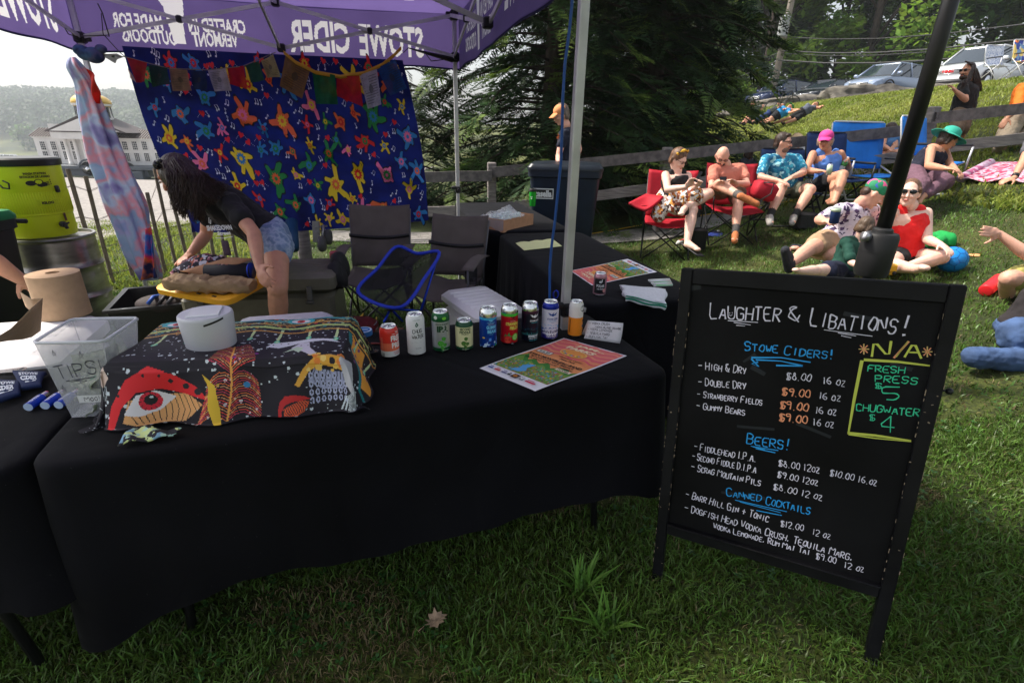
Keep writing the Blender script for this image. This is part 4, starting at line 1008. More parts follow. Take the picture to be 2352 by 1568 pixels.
def table(fl,fr,bl,label,clabel,drop,seed,H=.74,r=.07,fold=.016,wavelen=.22,dropfn=None):
 fl,fr,bl=V((*fl.xy,0)),V((*fr.xy,0)),V((*bl.xy,0)); ex=(fr-fl).normalized(); L=(fr-fl).length; ey=(bl-fl); ey=(ey-ex*ey.dot(ex)); W_=ey.length; ey.normalize()
 zg=0
 T=frame((fl.x,fl.y,0),ex,ey); rng=random.Random(seed)
 t=thing('folding_table',label,'table',(*((fl+fr)/2+ey*W_/2).xy,0),'folding tables under black cloths')
 mb=MB(T); mb.box((L/2,W_/2,H-.028),(L-.03,W_-.03,.04),bev=.01); mb.build('tabletop',mat('grey_plastic_top',(.4,.4,.4),.6),t)
 for x in (.22,L-.22):
  for y in (.10,W_-.10):
   gz=ground(*(T @ V((x,y,0))).xy); mb=MB(T); mb.tube([(x,y,H-.05),(x,y,.3),(x+(.03 if x>1 else-.03),y,gz)],.014,8); mb.build('leg',mat('table_leg',(.03,.03,.035),.35,metal=.6),t)
  mb=MB(T); mb.tube([(x,.1,.28),(x,W_-.1,.28)],.011,8); mb.build('crossbar',mat('table_leg',(.03,.03,.035),.35),t)
 P=resample(rrect(L,W_,r,5),.03); n=len(P); c=V((L/2,W_/2,0))
 nrm=[]
 for i in range(n):
  a,b=V(P[i-1]),V(P[(i+1)%n]); q=(b-a); nrm.append(V((q.y,-q.x,0)).normalized())
 NV=22; rows_=[]
 for ins,z in ((.05,H+.002),(.012,H+.001),(0,H-.004),(-.006,H-.014)): rows_.append([(P[i][0]-nrm[i].x*ins,P[i][1]-nrm[i].y*ins,z+(.002*noise.noise(V((P[i][0]*4,P[i][1]*4,seed))))) for i in range(n)])
 arc=0; S_=[]
 for i in range(n): S_.append(arc); arc+=hypot(P[(i+1)%n][0]-P[i][0],P[(i+1)%n][1]-P[i][1])
 for j in range(1,NV+1):
  t_=j/NV; row_=[]
  for i in range(n):
   x,y=P[i][0],P[i][1]; dr=(dropfn(x/L,y/W_,x,y) if dropfn else drop)
   cn=min(hypot(x-a,y-b) for a,b in ((0,0),(L,0),(L,W_),(0,W_))); cor=math.exp(-(cn/.12)**2)
   w_=fold*(sin(2*pi*S_[i]/wavelen+1.5*noise.noise(V((S_[i]*1.5,seed,0))))+.6*sin(2*pi*S_[i]/(wavelen*.43)+seed))*(t_**1.3)
   w_+=.02*noise.noise(V((S_[i]*1.1,t_*1.2,seed)))*t_
   off=.006+.018*t_+w_*.7+cor*.035*t_
   z=H-.014-(dr+cor*.03)*t_
   row_.append((x+nrm[i].x*off,y+nrm[i].y*off,z))
  rows_.append(row_)
 mb=MB(T)
 NX,NY=30,12
 mb.ring_loft(rows_,cap=False)
 k=len(mb.v); inner=rows_[0]
 mb.add([(c.x,c.y,H+.002)]+inner,[(0,1+i,1+(i+1)%n) for i in range(n)])
 cl=mb.build('tablecloth',blackcloth,label=clabel,cat='tablecloth',group='black tablecloths')
 return T,L,W_
mFL,mFR,mBR=PZ('Z',52,1078,.74),PZ('Z',1545,858,.74),PZ('Z',1340,718,.74)
mdir=(mFR-mFL).normalized(); mperp=V((-mdir.y,mdir.x,0)); MW=.70
Tm,ML,MW_=table(mFL,mFR,mFL+mperp*MW,'main long folding table carrying the cans and the mushroom-print bundle','black cloth on the main table with the row of cans',.66,1,dropfn=lambda u,v,x,y: .445+.11*max(0,1-u/.22)+.03*max(0,1-abs(u-.45)/.3),fold=.01,wavelen=.42)
lFR=mFL-mdir*.012; lFL=lFR-mdir*1.5
table(lFL,lFR,lFL+mperp*.66,'left folding table with koozies, lighters and bottle opener','black cloth on the left table with the koozies',.36,2,fold=.012,wavelen=.3)
rNL,rNR=PZ('Z',1268,668,.74),PZ('Z',1600,660,.74)
r0=V((.335,2.32,.74)); r1=r0+d1*1.83
Tn,_,_=table(r0,r0+d2*.72,r0+d1*1.93,'near table of the right-hand row with poster, pink can and towel','black cloth on the near right-hand table with towel and poster',.64,3,r=.09,fold=.014,wavelen=.2)
r2=r0+d1*1.97-d2*.09
table(r2,r2+d2*.76,r2+d1*1.9,'far table of the right-hand row with the green tumbler and open carton','black cloth on the far right-hand table with green tumbler',.66,4,H=.755,fold=.016,wavelen=.17)
# ================================================================== CHALKBOARD
bc=[V((.525,1.361,-.002)),V((1.117,1.041,.046)),V((1.110,1.198,1.180)),V((.518,1.518,1.132))]
be=(bc[1]-bc[0]).normalized(); bu=(bc[3]-bc[0]).normalized(); bn_=be.cross(bu).normalized()
if bn_.y>0: bn_=-bn_
BW,BH=(bc[1]-bc[0]).length,(bc[3]-bc[0]).length
TB=frame(bc[0],be,-bn_,None); TB=Matrix.Identity(4)
for i in range(3): TB[i][0]=be[i]; TB[i][1]=-bn_[i]; TB[i][2]=bu[i]; TB[i][3]=bc[0][i]
board=thing('chalkboard_sign','black A-frame chalkboard with hand-lettered cider and beer price list','sign',tuple((bc[0]+bc[1])/2))
fw=mat('black_painted_wood',(.007,.007,.009),.5,spec=.25,var=.3,scale=7,stretch=(1,1,1),bump=.15,bscale=30)
chipw=mat('chipped_wood',(.32,.25,.18),.8)
def bpart(name,x0,x1,z0,z1,y0=-.012,y1=.018,m=fw,bev=.003):
 mb=MB(TB); mb.box(((x0+x1)/2,(y0+y1)/2,(z0+z1)/2),(x1-x0,y1-y0,z1-z0),bev=bev); return mb.build(name,m,board,autosm=30)
fwid=.046*BW/.66
bpart('leg',0,.034,0,BH-.0); bpart('leg',BW-.034,BW,0,BH)
bpart('top_rail',.0345,BW-.0345,BH-.047,BH); bpart('bottom_rail',.0345,BW-.0345,BH*.2,BH*.232)
bpart('ledge',.0345,BW-.0345,BH*.232,BH*.237,-.02,.01)
mb=MB(TB); mb.box((BW/2,.004,BH*.595),(BW-.066,.006,BH*.735)); mb.build('slate',mat('black_slate',(.0035,.0035,.004),.6,spec=.15,col2=(.010,.010,.012),scale=2.5,bump=.03,detail=7),board,smooth=False)
for x in (.017,BW-.017):
 mb=MB(TB); mb.box((x,.003,.004),(.037,.034,.012),bev=.004); mb.build('foot',mat('grey_rubber',(.16,.17,.19),.6),board)
# back leg frame (stands away behind)
for x in (0.017,BW-.017):
 a=TB @ V((x,.03,BH-.03)); b=a+V((-bn_.x,-bn_.y,0)).normalized()*.42; b.z=ground(b.x,b.y); mb=MB(); mb.tube([a,b],1,sq=(.03,.018)); mb.build('back_leg',fw,board,smooth=False)
mb=MB(TB); mb.tube([(BW+.002,.01,BH*.76),(BW+.014,.012,BH*.76)],[.003,.003],8); mb.ell((BW+.018,.012,BH*.76),.009); mb.build('knob',blk,board)
# paint chips along the frame edges
rng=random.Random(4); mb=MB(TB)
for i in range(120):
 e=rng.choice((.0345,BW-.0345,0,BW)); z=rng.uniform(.02,BH-.02)
 if e in (0,BW) or BH*.24<z<BH*.96: mb.box((e+(.0 if e in (0,BW) else 0),-.0122,z),(rng.uniform(.0008,.0022),.0012,rng.uniform(.002,.012)))
for i in range(14): mb.box((rng.uniform(.0,.034)+rng.choice((0,BW-.034)),-.0124,rng.uniform(.1,BH*.9)),(rng.uniform(.002,.006),.0006,rng.uniform(.001,.004)),R=Matrix.Rotation(rng.uniform(-.6,.6),3,'Y'))
mb.build('paint_chip',chipw,board,kind='stuff',smooth=False)
def onb(c,x,y):
 p=PP(c,x,y,bc[0],bn_); q=p-bc[0]; return q.dot(be),q.dot(bu)
pr=Print(lambda u,v,l: TB @ V((u,.0008-.0003*l,v)))
CW,CB,CT,CY_,CO=S(225,222,240),S(40,160,235),S(60,215,165),S(205,215,90),S(240,160,120)
def L_(t,c,x0,y0,x1,y1,hpx,wmm,col,seed=1,jit=.05):
 a=onb(c,x0,y0); b=onb(c,x1,y1); tp_=onb(c,x0+hpx*.06,y0-hpx); h_=tp_[1]-a[1]
 pr.hand(t,a[0],a[1],b[0],b[1],h_,wmm/1000,col,jit,seed)
def ln(c,pts,wmm,col): pr._line_asp([onb(c,*p) for p in pts],wmm/1000,col,1)
for (pts,w_) in (((612,640),(700,690)),14),(((640,560),(560,610)),9),(((1500,620),(1640,660)),9),(((420,1440),(700,1480)),12),(((180,150),(290,130)),14),(((520,1020),(760,1040)),8),(((1200,300),(1400,340)),10),(((900,1000),(1120,1090)),9): ln('K',pts,w_,(.008,.011,.017))
pr.up(); ttl=dict(wmm=3.6,col=CW)
for x,y in ((473,296),(489,294)): ln('K',[(x,y),(x+3,y+4)],2,CW)
ln('K',[(470,308),(480,316),(492,306)],1.3,CW)
L_('Laughter','K',345,330,795,352,100,seed=3,**ttl); L_('&','K',845,345,915,352,92,seed=4,**ttl); L_('Libations','K',980,380,1530,428,112,seed=5,**ttl); L_('!','K',1545,438,1620,445,128,seed=6,wmm=4.5,col=CW)
for pts in (((462,346),(655,358)),((500,358),(608,374)),((515,376),(572,381)),((1075,405),(1385,446)),((1165,424),(1280,444)),((1185,442),(1250,456))): ln('K',pts,2.2,CW)
L_('Stowe','K',568,535,780,552,56,3.2,CB,7); L_('Ciders!','K',820,562,1130,592,58,3.2,CB,8)
for pts in (((612,582),(800,582),(990,612)),((640,596),(800,604),(940,634)),((770,632),(940,636)),((612,590),(660,640),(615,620),(655,610))): ln('K',pts,4.2,CB)
tx=dict(wmm=2.5,col=CW)
L_('- High & Dry','K',272,655,575,686,48,seed=10,**tx); L_('- Double Dry','K',272,758,573,782,46,seed=11,**tx); L_('- Strawberry Fields','K',265,832,680,886,40,seed=12,**tx); L_('- Gummy Bears','K',260,905,570,950,40,seed=13,**tx)
L_('$8.00','K',835,722,990,736,46,2.3,CW,14); L_('16 oz','K',1068,752,1208,766,46,2.0,CW,15)
for k,(y,y2,x) in enumerate(((822,846,808),(908,936,795),(985,1014,790))):
 L_('$9.00','K',x,y,x+178,y+18,48,3.2,CO,16+k); L_('16 oz','K',x+235-k*10,y2,x+370-k*12,y2+16,44,2.0,CW,20+k)
L_('N','K',1382,580,1490,584,105,5.0,CY_,24,.03); L_('/','K',1520,584,1600,586,108,5.0,CO,25,.02); ln('K',[(1535,578),(1612,478)],3,CY_); L_('A','K',1590,582,1695,588,100,5.0,CY_,26,.03)
for x,y in ((1330,528),(1735,545)):
 for a in range(4): ln('K',[(x-34*cos(a*.785),y-34*sin(a*.785)),(x+34*cos(a*.785),y+34*sin(a*.785))],2.6,CO if a%2 else S(225,190,120))
ln('K',[(1330,596),(1540,608),(1752,634)],6,CY_); ln('K',[(1318,600),(1270,840),(1232,1060)],6.5,CY_); ln('K',[(1225,1062),(1400,1078),(1632,1112)],6,CY_); ln('K',[(1232,1072),(1400,1096),(1632,1118)],3,CY_)
L_('FRESH','K',1355,670,1588,684,40,2.6,CT,27); L_('PRESS','K',1402,734,1670,752,42,2.6,CT,28); L_('$','K',1402,778,1442,780,34,2.4,CT,29); L_('5','K',1445,850,1560,856,84,2.8,CT,30)
L_('CHUGWATER','K',1282,918,1680,958,44,2.6,CT,31); L_('$','K',1366,982,1402,984,40,2.4,CT,32); L_('4','K',1420,1056,1520,1062,106,2.8,CT,33)
L_('Beers!','K',580,1128,850,1172,66,3.2,CB,34)
for pts in (((608,1146),(784,1174)),((640,1162),(765,1188)),((620,1150),(700,1170))): ln('K',pts,2.8,CB)
L_('- Fiddlehead I.P.A.','K',245,1168,640,1248,44,seed=35,**tx); L_('- Second Fiddle D.I.P.A','K',232,1228,640,1318,42,seed=36,**tx); L_('- Scrag Moutain Pils','K',228,1296,668,1402,42,seed=37,**tx)
L_('$8.00 12oz','K',785,1275,1045,1318,42,2.1,CW,38); L_('$10.00 16.oz','K',1112,1335,1410,1400,42,2.1,CW,39); L_('$9.00 12oz','K',776,1344,1035,1400,40,2.1,CW,40); L_('$8.00 12 oz','K',752,1424,1062,1494,40,2.1,CW,41)
L_('Canned','L',716,372,935,412,50,3.0,CB,42); L_('Cocktails','L',965,426,1245,492,52,3.0,CB,43)
for pts in (((770,400),(1100,474)),((800,412),(1060,480)),((905,466),(1068,498))): ln('L',pts,2.8,CB)
L_('- Barr Hill Gin + Tonic','L',452,380,980,544,44,seed=44,**tx); L_('$12.00','L',1060,568,1205,598,40,2.1,CW,45); L_('12 oz','L',1262,620,1375,650,38,2.0,CW,46)
L_('- Dogfish Head Vodka Crush, Tequila Marg,','L',446,466,1515,788,44,seed=47,**tx); L_('Vodka Lemonade, Rum Mai Tai','L',630,580,1245,752,36,seed=48,**tx); L_('$9.00','L',1285,774,1412,806,40,2.1,CW,49); L_('12 oz','L',1465,830,1590,862,38,2.0,CW,50)
pr.build('chalk_lettering',board)
# ================================================================== THINGS ON THE TABLES
silver=mat('bright_aluminium',(.75,.76,.78),.22,metal=1.0)
def can(c,x,y,h,label,body,prints,rot=.5,z=.74,bands=(),top=silver,r=.033):
 p=PZ(c,x,y,z); p.y+=r*.9; t=thing('drink_can',label,'drink can',(p.x,p.y,z+.002),'row of sample drink cans' if prints is not None else None)
 base_a=atan2(-p.y,-p.x)+rot
 mats_=[silver,top]+[b_[2] for b_ in bands]
 prof=[(.0,.004),(.022,.002),(.0255,0),(.0285,.003),(r,.012)]; mi=[0,0,0,0]
 zs=sorted({.012,h-.022} | {min(max(b_[0],.012),h-.022) for b_ in bands} | {min(max(b_[1],.012),h-.022) for b_ in bands})
 def bm(zm):
  for k,b_ in enumerate(bands):
   if b_[0]<=zm<b_[1]: return 2+k
  return 0
 for z0,z1 in zip(zs,zs[1:]): prof.append((r,z1)); mi.append(bm((z0+z1)/2))
 prof+=[(r*.985,h-.018),(r*.9,h-.009),(r*.815,h-.004)]; mi+=[1 if top is not silver else bm(h-.02)]*3
 prof+=[(r*.81,h-.001),(r*.79,h),(r*.765,h-.001),(r*.75,h-.005),(.004,h-.0048),(0,h-.0048)]; mi+=[0]*6
 mi+=[0]*(len(prof)-len(mi))
 mb=MB(); mb.lathe(prof,(p.x,p.y,z+.002),40,mis=mi,cap=False); body_o=mb.build('can_body',mats_,t,autosm=50)
 mb=MB(Matrix.Translation((p.x,p.y,z+h-.0035))); mb.lathe([(0,0),(.009,0),(.010,.0012),(.0,.0016)],(0,-.004,0),14); mb.lathe([(0,0),(.0035,0),(.0035,.002),(0,.002)],(0,.003,0),8); mb.box((0,.006,.0014),(.012,.014,.001)); mb.build('pull_tab',silver,t)
 def f(u,v,l): a=base_a+u/r; rr=r+.00025+.00012*l; return V((p.x+rr*cos(a),p.y+rr*sin(a),z+.002+v))
 pr=Print(f); prints(pr); pr.build('label_print',t)
 return t
def bird(pr,x,y,s,col):                     # small winged apple
 winged_apple(pr,x,y,s,0,col)
def tx(pr,t,x0,y0,x1,y1,col,bold=.02): pr.text(t,x0,y0,x1,y1,col,bold)
G=lambda*a: a
def lab1(p):
 p.rect(-.05,.034,.05,.064,S(243,120,85),10); p.up()
 tx(p,'FRESH',-.006,.070,.05,.092,S(250,248,245),.04); tx(p,'PRESS',-.004,.044,.05,.066,S(250,248,245),.04)
 tx(p,'Crafted in Vermont',-.002,.096,.03,.100,S(250,230,220)); tx(p,'APPLE CIDER & SODA',.0,.026,.045,.030,S(200,40,40)); tx(p,'NON ALCOHOLIC',.004,.019,.04,.023,S(200,40,40)); bird(p,.02,.104,.010,S(250,240,235))
 for k in range(3): p.rect(-.045+k*.003,.040,-.0437+k*.003,.085,S(240,150,130))
 for k in range(5): p.rect(-.04+k*.0016,.012,-.0393+k*.0016,.026,(.02,.02,.02))
can('G',165,770,.122,'short red and white cider can, leftmost of the row',None,lab1,.35,bands=((.012,.034,mat('can_white',S(235,235,238),.35)),(.034,.1,mat('can_red',S(222,52,42),.3)),(.1,.2,mat('can_red',S(222,52,42),.3))),top=mat('can_red',S(222,52,42),.3))
def lab2(p):
 k=(.015,.015,.015); p.poly([(.0,.118),(.006,.125),(.0,.137),(-.006,.125),(-.004,.119)],S(20,90,60))
 p.hand('CHUG',-.016,.094,.018,.096,.014,.002,k,.03,3); p.hand('WATER',-.018,.073,.024,.076,.014,.002,k,.03,4)
 p.line([(-.045,.055),(-.02,.056),(-.008,.062),(.0,.057),(.012,.060),(.03,.054),(.05,.056)],.0006,(.3,.3,.32)); tx(p,'Sparkling Water',-.008,.035,.014,.038,(.1,.1,.1)); tx(p,'16 FL OZ',-.01,.014,.0,.017,(.2,.2,.2)); tx(p,'ALPINE SOURCE',-.014,.143,.012,.1455,S(60,110,90))
can('G',385,750,.160,'tall plain white water can with black hand lettering and a green drop',None,lab2,.15,bands=((.012,.2,mat('can_white',S(235,235,238),.35)),),top=mat('can_white',S(235,235,238),.35))
def spiral(p,cx,cy,r,col,w_,turns=1.7,d=1): p.line([(cx+d*r*(1-t)*cos(turns*2*pi*t),cy+r*(1-t)*sin(turns*2*pi*t)) for t in [i/26 for i in range(25)]],w_,col)
def fern(p,g1,g2):
 p.fan((0,.012),[(-.05,.012),(-.03,.022),(0,.016),(.03,.024),(.05,.012),(0,.008)],g1)
 for x,y,r in ((-.006,.042,.011),(.006,.060,.008),(.010,.036,.007),(-.001,.027,.006)): p.up(); p.disc(x,y,r,r,g2); p.up(); spiral(p,x,y,r,g1,.0012); p.line([(x+r*.3,y-r),(x*.4+.003,y-r*1.8),(.002,.014)],.0016,g2)
def lab3(p):
 dg=S(10,70,35); tx(p,'FIDDLEHEAD',-.022,.113,.026,.119,dg,.03); tx(p,'IPA',-.018,.086,.026,.110,dg,.06); fern(p,S(10,90,45),S(90,190,60)); tx(p,'PLEASE DRINK COLD',.0,.014,.024,.017,S(220,230,220)); p.disc(-.022,.142,.007,.007,S(220,230,220)); p.disc(.01,.139,.008,.006,S(120,210,60))
can('G',590,720,.160,'tall silver and green beer can marked with large dark letters and fern spirals',None,lab3,.1,bands=((.012,.024,mat('can_green',S(8,90,45),.3,metal=.3)),(.024,.125,mat('can_silver',(.62,.64,.66),.35,metal=.7)),(.125,.2,mat('can_green',S(8,90,45),.3,metal=.3))),top=mat('can_green',S(8,90,45),.3,metal=.3))
def lab4(p):
 dg=S(15,60,35); tx(p,'SECOND',-.02,.088,.022,.0975,dg,.04); tx(p,'FIDDLE',-.021,.076,.022,.086,dg,.04); tx(p,'DOUBLE IPA',-.013,.071,.014,.0745,dg,.02)
 p.fan((0,.012),[(-.05,.014),(-.03,.025),(0,.016),(.03,.028),(.05,.014),(0,.008)],dg)
 for x,y,r in ((-.006,.038,.009),(.003,.056,.007),(.009,.036,.006),(.0,.026,.005)): p.up(); p.disc(x,y,r,r,S(90,140,50)); p.up(); spiral(p,x,y,r,dg,.0012); p.line([(x,y-r),(x*.4+.002,y-r*1.8),(.002,.014)],.0016,S(90,140,50))
 tx(p,'PLEASE DRINK COLD',-.012,.013,.013,.0155,S(220,225,200))
can('G',780,710,.122,'short cream and dark green beer can, fourth in the row',None,lab4,.1,bands=((.012,.022,mat('can_dgreen',S(12,75,45),.35)),(.022,.102,mat('can_cream',S(225,220,170),.4)),(.102,.2,mat('can_dgreen',S(12,75,45),.35))),top=mat('can_dgreen',S(12,75,45),.35))
def lab5(p):
 lb=S(120,200,240); tx(p,'STOWE CIDER',-.012,.106,.02,.110,lb,.03); bird(p,.004,.116,.012,lb); tx(p,'Crafted in Vermont',-.007,.101,.015,.104,S(230,240,250)); tx(p,'GUMMY',-.014,.083,.030,.097,lb,.05); tx(p,'BEARS',-.010,.066,.030,.080,lb,.05); tx(p,'6.7% ABV',-.002,.060,.012,.063,lb)
 rg=random.Random(2)
 for k in range(20): p.up(.3); p.fan((rg.uniform(-.045,.045),rg.uniform(.008,.045)),[(0,0)]*0 or [((q := rg.uniform(-.04,.04)),0)]*0 or [(0,0),(0,0),(0,0)],lb) if False else p.disc(rg.uniform(-.045,.045),rg.uniform(.012,.045),rg.uniform(.003,.009),rg.uniform(.003,.008),[S(40,90,190),S(90,150,230),S(20,50,130),S(190,215,245)][k%4])
 p.up(); p.disc(-.025,.048,.006,.003,S(235,190,60)); p.disc(.01,.012,.007,.006,S(15,25,60)); p.up(); tx(p,'16 OZ',.005,.010,.015,.013,S(240,240,250)); p.poly([(.02,.012),(.024,.026),(.028,.012)],S(40,170,90))
blue_=mat('can_blue',S(14,60,150),.3); lblue=mat('can_lblue',S(60,165,215),.3)
can('G',975,685,.160,'tall bright blue can with silver neck and light blue candy lettering',None,lab5,.25,bands=((.012,.118,blue_),(.118,.127,lblue)))
def lab6(p):
 ye=S(225,215,90); dk=S(60,10,20); bird(p,.008,.116,.012,dk); tx(p,'STOWE CIDER',-.010,.106,.024,.110,dk,.03); tx(p,'Crafted in Vermont',-.004,.101,.018,.104,S(250,220,220)); tx(p,'STRAWBERRY',-.022,.084,.036,.097,ye,.05); tx(p,'FIELDS',-.006,.067,.032,.081,ye,.05)
 p.disc(-.014,.026,.014,.014,S(225,40,45)); p.up(); p.poly([(-.03,.036),(-.022,.05),(-.016,.042),(-.008,.058),(-.004,.042),(.004,.044),(-.004,.036)],S(40,150,70)); p.disc(.018,.036,.015,.015,S(70,180,60)); p.up(); p.disc(.018,.036,.012,.012,S(170,220,120)); p.up()
 for k in range(6): a=k*1.047; p.line([(.018,.036),(.018+.011*cos(a),.036+.011*sin(a))],.0009,S(70,170,60))
 for k in range(16): p.disc(-.022+.0043*(k%4),.018+.005*(k//4),.0006,.0009,ye,n=5)
 p.disc(.005,.011,.006,.005,S(20,15,20)); p.up(); tx(p,'16 OZ',.001,.0095,.009,.0125,S(240,240,250))
can('G',1150,655,.160,'tall red can with bright green top band, strawberry and lime',None,lab6,.25,bands=((.012,.120,mat('can_red2',S(190,18,34),.3)),(.120,.131,mat('can_lime',S(70,190,60),.3))))
def lab7(p):
 w_=S(235,238,245); bird(p,.012,.112,.020,w_); tx(p,'STOWE CIDER',-.008,.091,.034,.098,w_,.04); tx(p,'Crafted in Vermont',-.003,.085,.026,.089,S(80,200,220),.02); tx(p,'DOUBLE DRY',-.012,.026,.034,.036,w_,.05); tx(p,'SUPER-DRY HARD CIDER',-.010,.019,.030,.023,w_,.03)
 rg=random.Random(3)
 for k in range(3): pts=[(-.05+i*.005,.060-k*.007+rg.uniform(0,.010)) for i in range(21)]; p.up(); p.poly([(-.05,.038)]+pts+[(.05,.038)],[S(20,40,70),S(30,95,110),S(8,18,30)][k])
 for k in range(14): x=-.045+k*.007; p.poly([(x,.036),(x+.0022,.036+rg.uniform(.008,.016)),(x+.0045,.036)],S(45,130,130))
 tx(p,'16 FL OZ  7.2% ABV',-.008,.012,.026,.015,S(80,200,220))
can('G',1318,635,.160,'tall dark navy can with silver neck and teal mountain night scene',None,lab7,.25,bands=((.012,.122,mat('can_navy',S(12,14,34),.3)),(.122,.132,mat('can_plum',S(60,20,50),.3))))
def lab8(p):
 b=S(30,70,150); bird(p,.006,.112,.021,b); tx(p,'STOWE CIDER',-.016,.090,.030,.098,b,.04); tx(p,'Crafted in Vermont',-.010,.084,.022,.088,S(60,150,200),.02); tx(p,'5.5% ABV',.0,.078,.010,.081,b)
 rg=random.Random(5)
 for k in range(3): pts=[(-.05+i*.005,.064-k*.012+rg.uniform(0,.008)) for i in range(21)]; p.up(); p.poly([(-.05,.010)]+pts+[(.05,.010)],[S(120,175,225),S(70,110,190),S(45,45,130)][k])
 for k in range(14): x=-.045+k*.007; p.poly([(x,.036),(x+.002,.036+rg.uniform(.008,.015)),(x+.004,.036)],S(30,30,90))
 p.up(); w_=S(240,242,250); tx(p,'HIGH & DRY',-.018,.024,.030,.036,w_,.05); tx(p,'SUPER-DRY HARD CIDER',-.016,.018,.026,.0225,w_,.03)
can('G',1483,618,.160,'tall pale lavender can with deep blue rim and blue mountains',None,lab8,.15,bands=((.012,.03,mat('can_violet',S(50,40,130),.3)),(.03,.132,mat('can_lav',S(215,215,235),.32)),(.132,.2,mat('can_rblue',S(20,40,150),.25,metal=.4))),top=mat('can_rblue',S(20,40,150),.25,metal=.4))
def lab9(p):
 k=S(25,20,20); p.disc(.022,.125,.019,.014,k); p.up(); w_=S(235,235,235); p.poly([(.008,.124),(.014,.129),(.02,.1285),(.023,.133),(.026,.1285),(.034,.126),(.037,.130),(.036,.119),(.032,.122),(.02,.119),(.012,.121)],w_); tx(p,'DOGFISH HEAD',.010,.131,.034,.1345,w_,.03)
 o=S(60,25,15); tx(p,'RUM',.024,.083,.044,.092,o,.04); tx(p,'MAI TAI',.016,.070,.046,.079,o,.04); tx(p,'PINEAPPLE',.022,.063,.044,.066,o)
 p.disc(.022,.034,.008,.011,S(225,140,30)); p.up()
 for a in range(5): p.line([(.022,.046),(.022+.009*sin((a-2)*.5),.046+.012*cos((a-2)*.5))],.0022,S(25,90,120))
 for a in range(4): p.line([(.015,.028+a*.005),(.029,.031+a*.004)],.0007,o)
 p.rect(-.04,.025,-.036,.08,o)
can('G',1693,595,.152,'slim white and orange cocktail can, rightmost of the row',None,lab9,.5,bands=((.012,.088,mat('can_orange',S(232,140,35),.32)),(.088,.2,mat('can_white2',S(232,230,228),.32))),top=mat('can_white2',S(232,230,228),.32),r=.029)
def lab10(p):
 k=S(16,16,26); p.rect(-.032,.020,.026,.096,k,8); p.up(); w_=S(220,220,228); tx(p,'POLAR',-.020,.052,.022,.067,w_,.04); p.disc(.0,.08,.008,.006,w_); p.poly([(.004,.08),(.006,.093),(.010,.093),(.009,.08)],w_); p.rect(-.019,.038,.021,.048,S(120,120,135),4); p.up(); tx(p,'SELTZER',-.016,.040,.018,.046,w_,.02); tx(p,'RUBY RED GRAPEFRUIT',-.022,.010,.024,.014,w_)
 p.disc(.022,.035,.008,.011,S(225,150,150))
can('H',1298,1020,.122,'pink and black seltzer can standing on the near right-hand table',None,lab10,.1,bands=((.012,.2,mat('can_pink',S(180,130,145),.3,metal=.5)),),top=mat('can_pink',S(180,130,145),.3,metal=.5))
# folded paper sign
a,b=PZ('G',1765,590,.742),PZ('G',2060,632,.742); ta=PD('G',1797,442,a.y+.022); tb=PD('G',2087,465,b.y+.022)
paper=mat('white_paper',S(232,230,240),.7)
sg_=thing('paper_sign','folded white paper card hand-lettered with canned cocktail names','sign',tuple((a+b)/2))
mb=MB(); back=V((mperp.x,mperp.y,0))*.045
mb.sheet(lambda u,v: a.lerp(b,u).lerp(ta.lerp(tb,u),v)-mperp*(.004*sin(pi*v)),6,6,.0008); mb.sheet(lambda u,v: ta.lerp(tb,u).lerp(a.lerp(b,u)+back,v)+V((.01*v,0,0)),6,6,.0008); mb.build('card',paper,sg_)
def fsg(u,v,l): q=a.lerp(b,u).lerp(ta.lerp(tb,u),v); return q-mperp*(.0012+.0002*l+.004*sin(pi*v))
pr=Print(fsg); kk=S(25,25,60); asp=.42
for i,(t,x,y,x1,y1,h_) in enumerate((('- VODKA CRUSH',.05,.80,.62,.84,.11),('VODKA BLOOD ORANGE',.22,.66,.95,.68,.085),('- VODKA LEMONADE',.03,.50,.72,.52,.12),('- TEQUILA MARG',.03,.30,.66,.32,.12),('- RUM MAI TAI',.03,.08,.62,.14,.13))): pr.hand(t,x,y,x1,y1,h_*asp,.007,kk,.05,i,asp)
pr.build('pen_lettering',sg_)
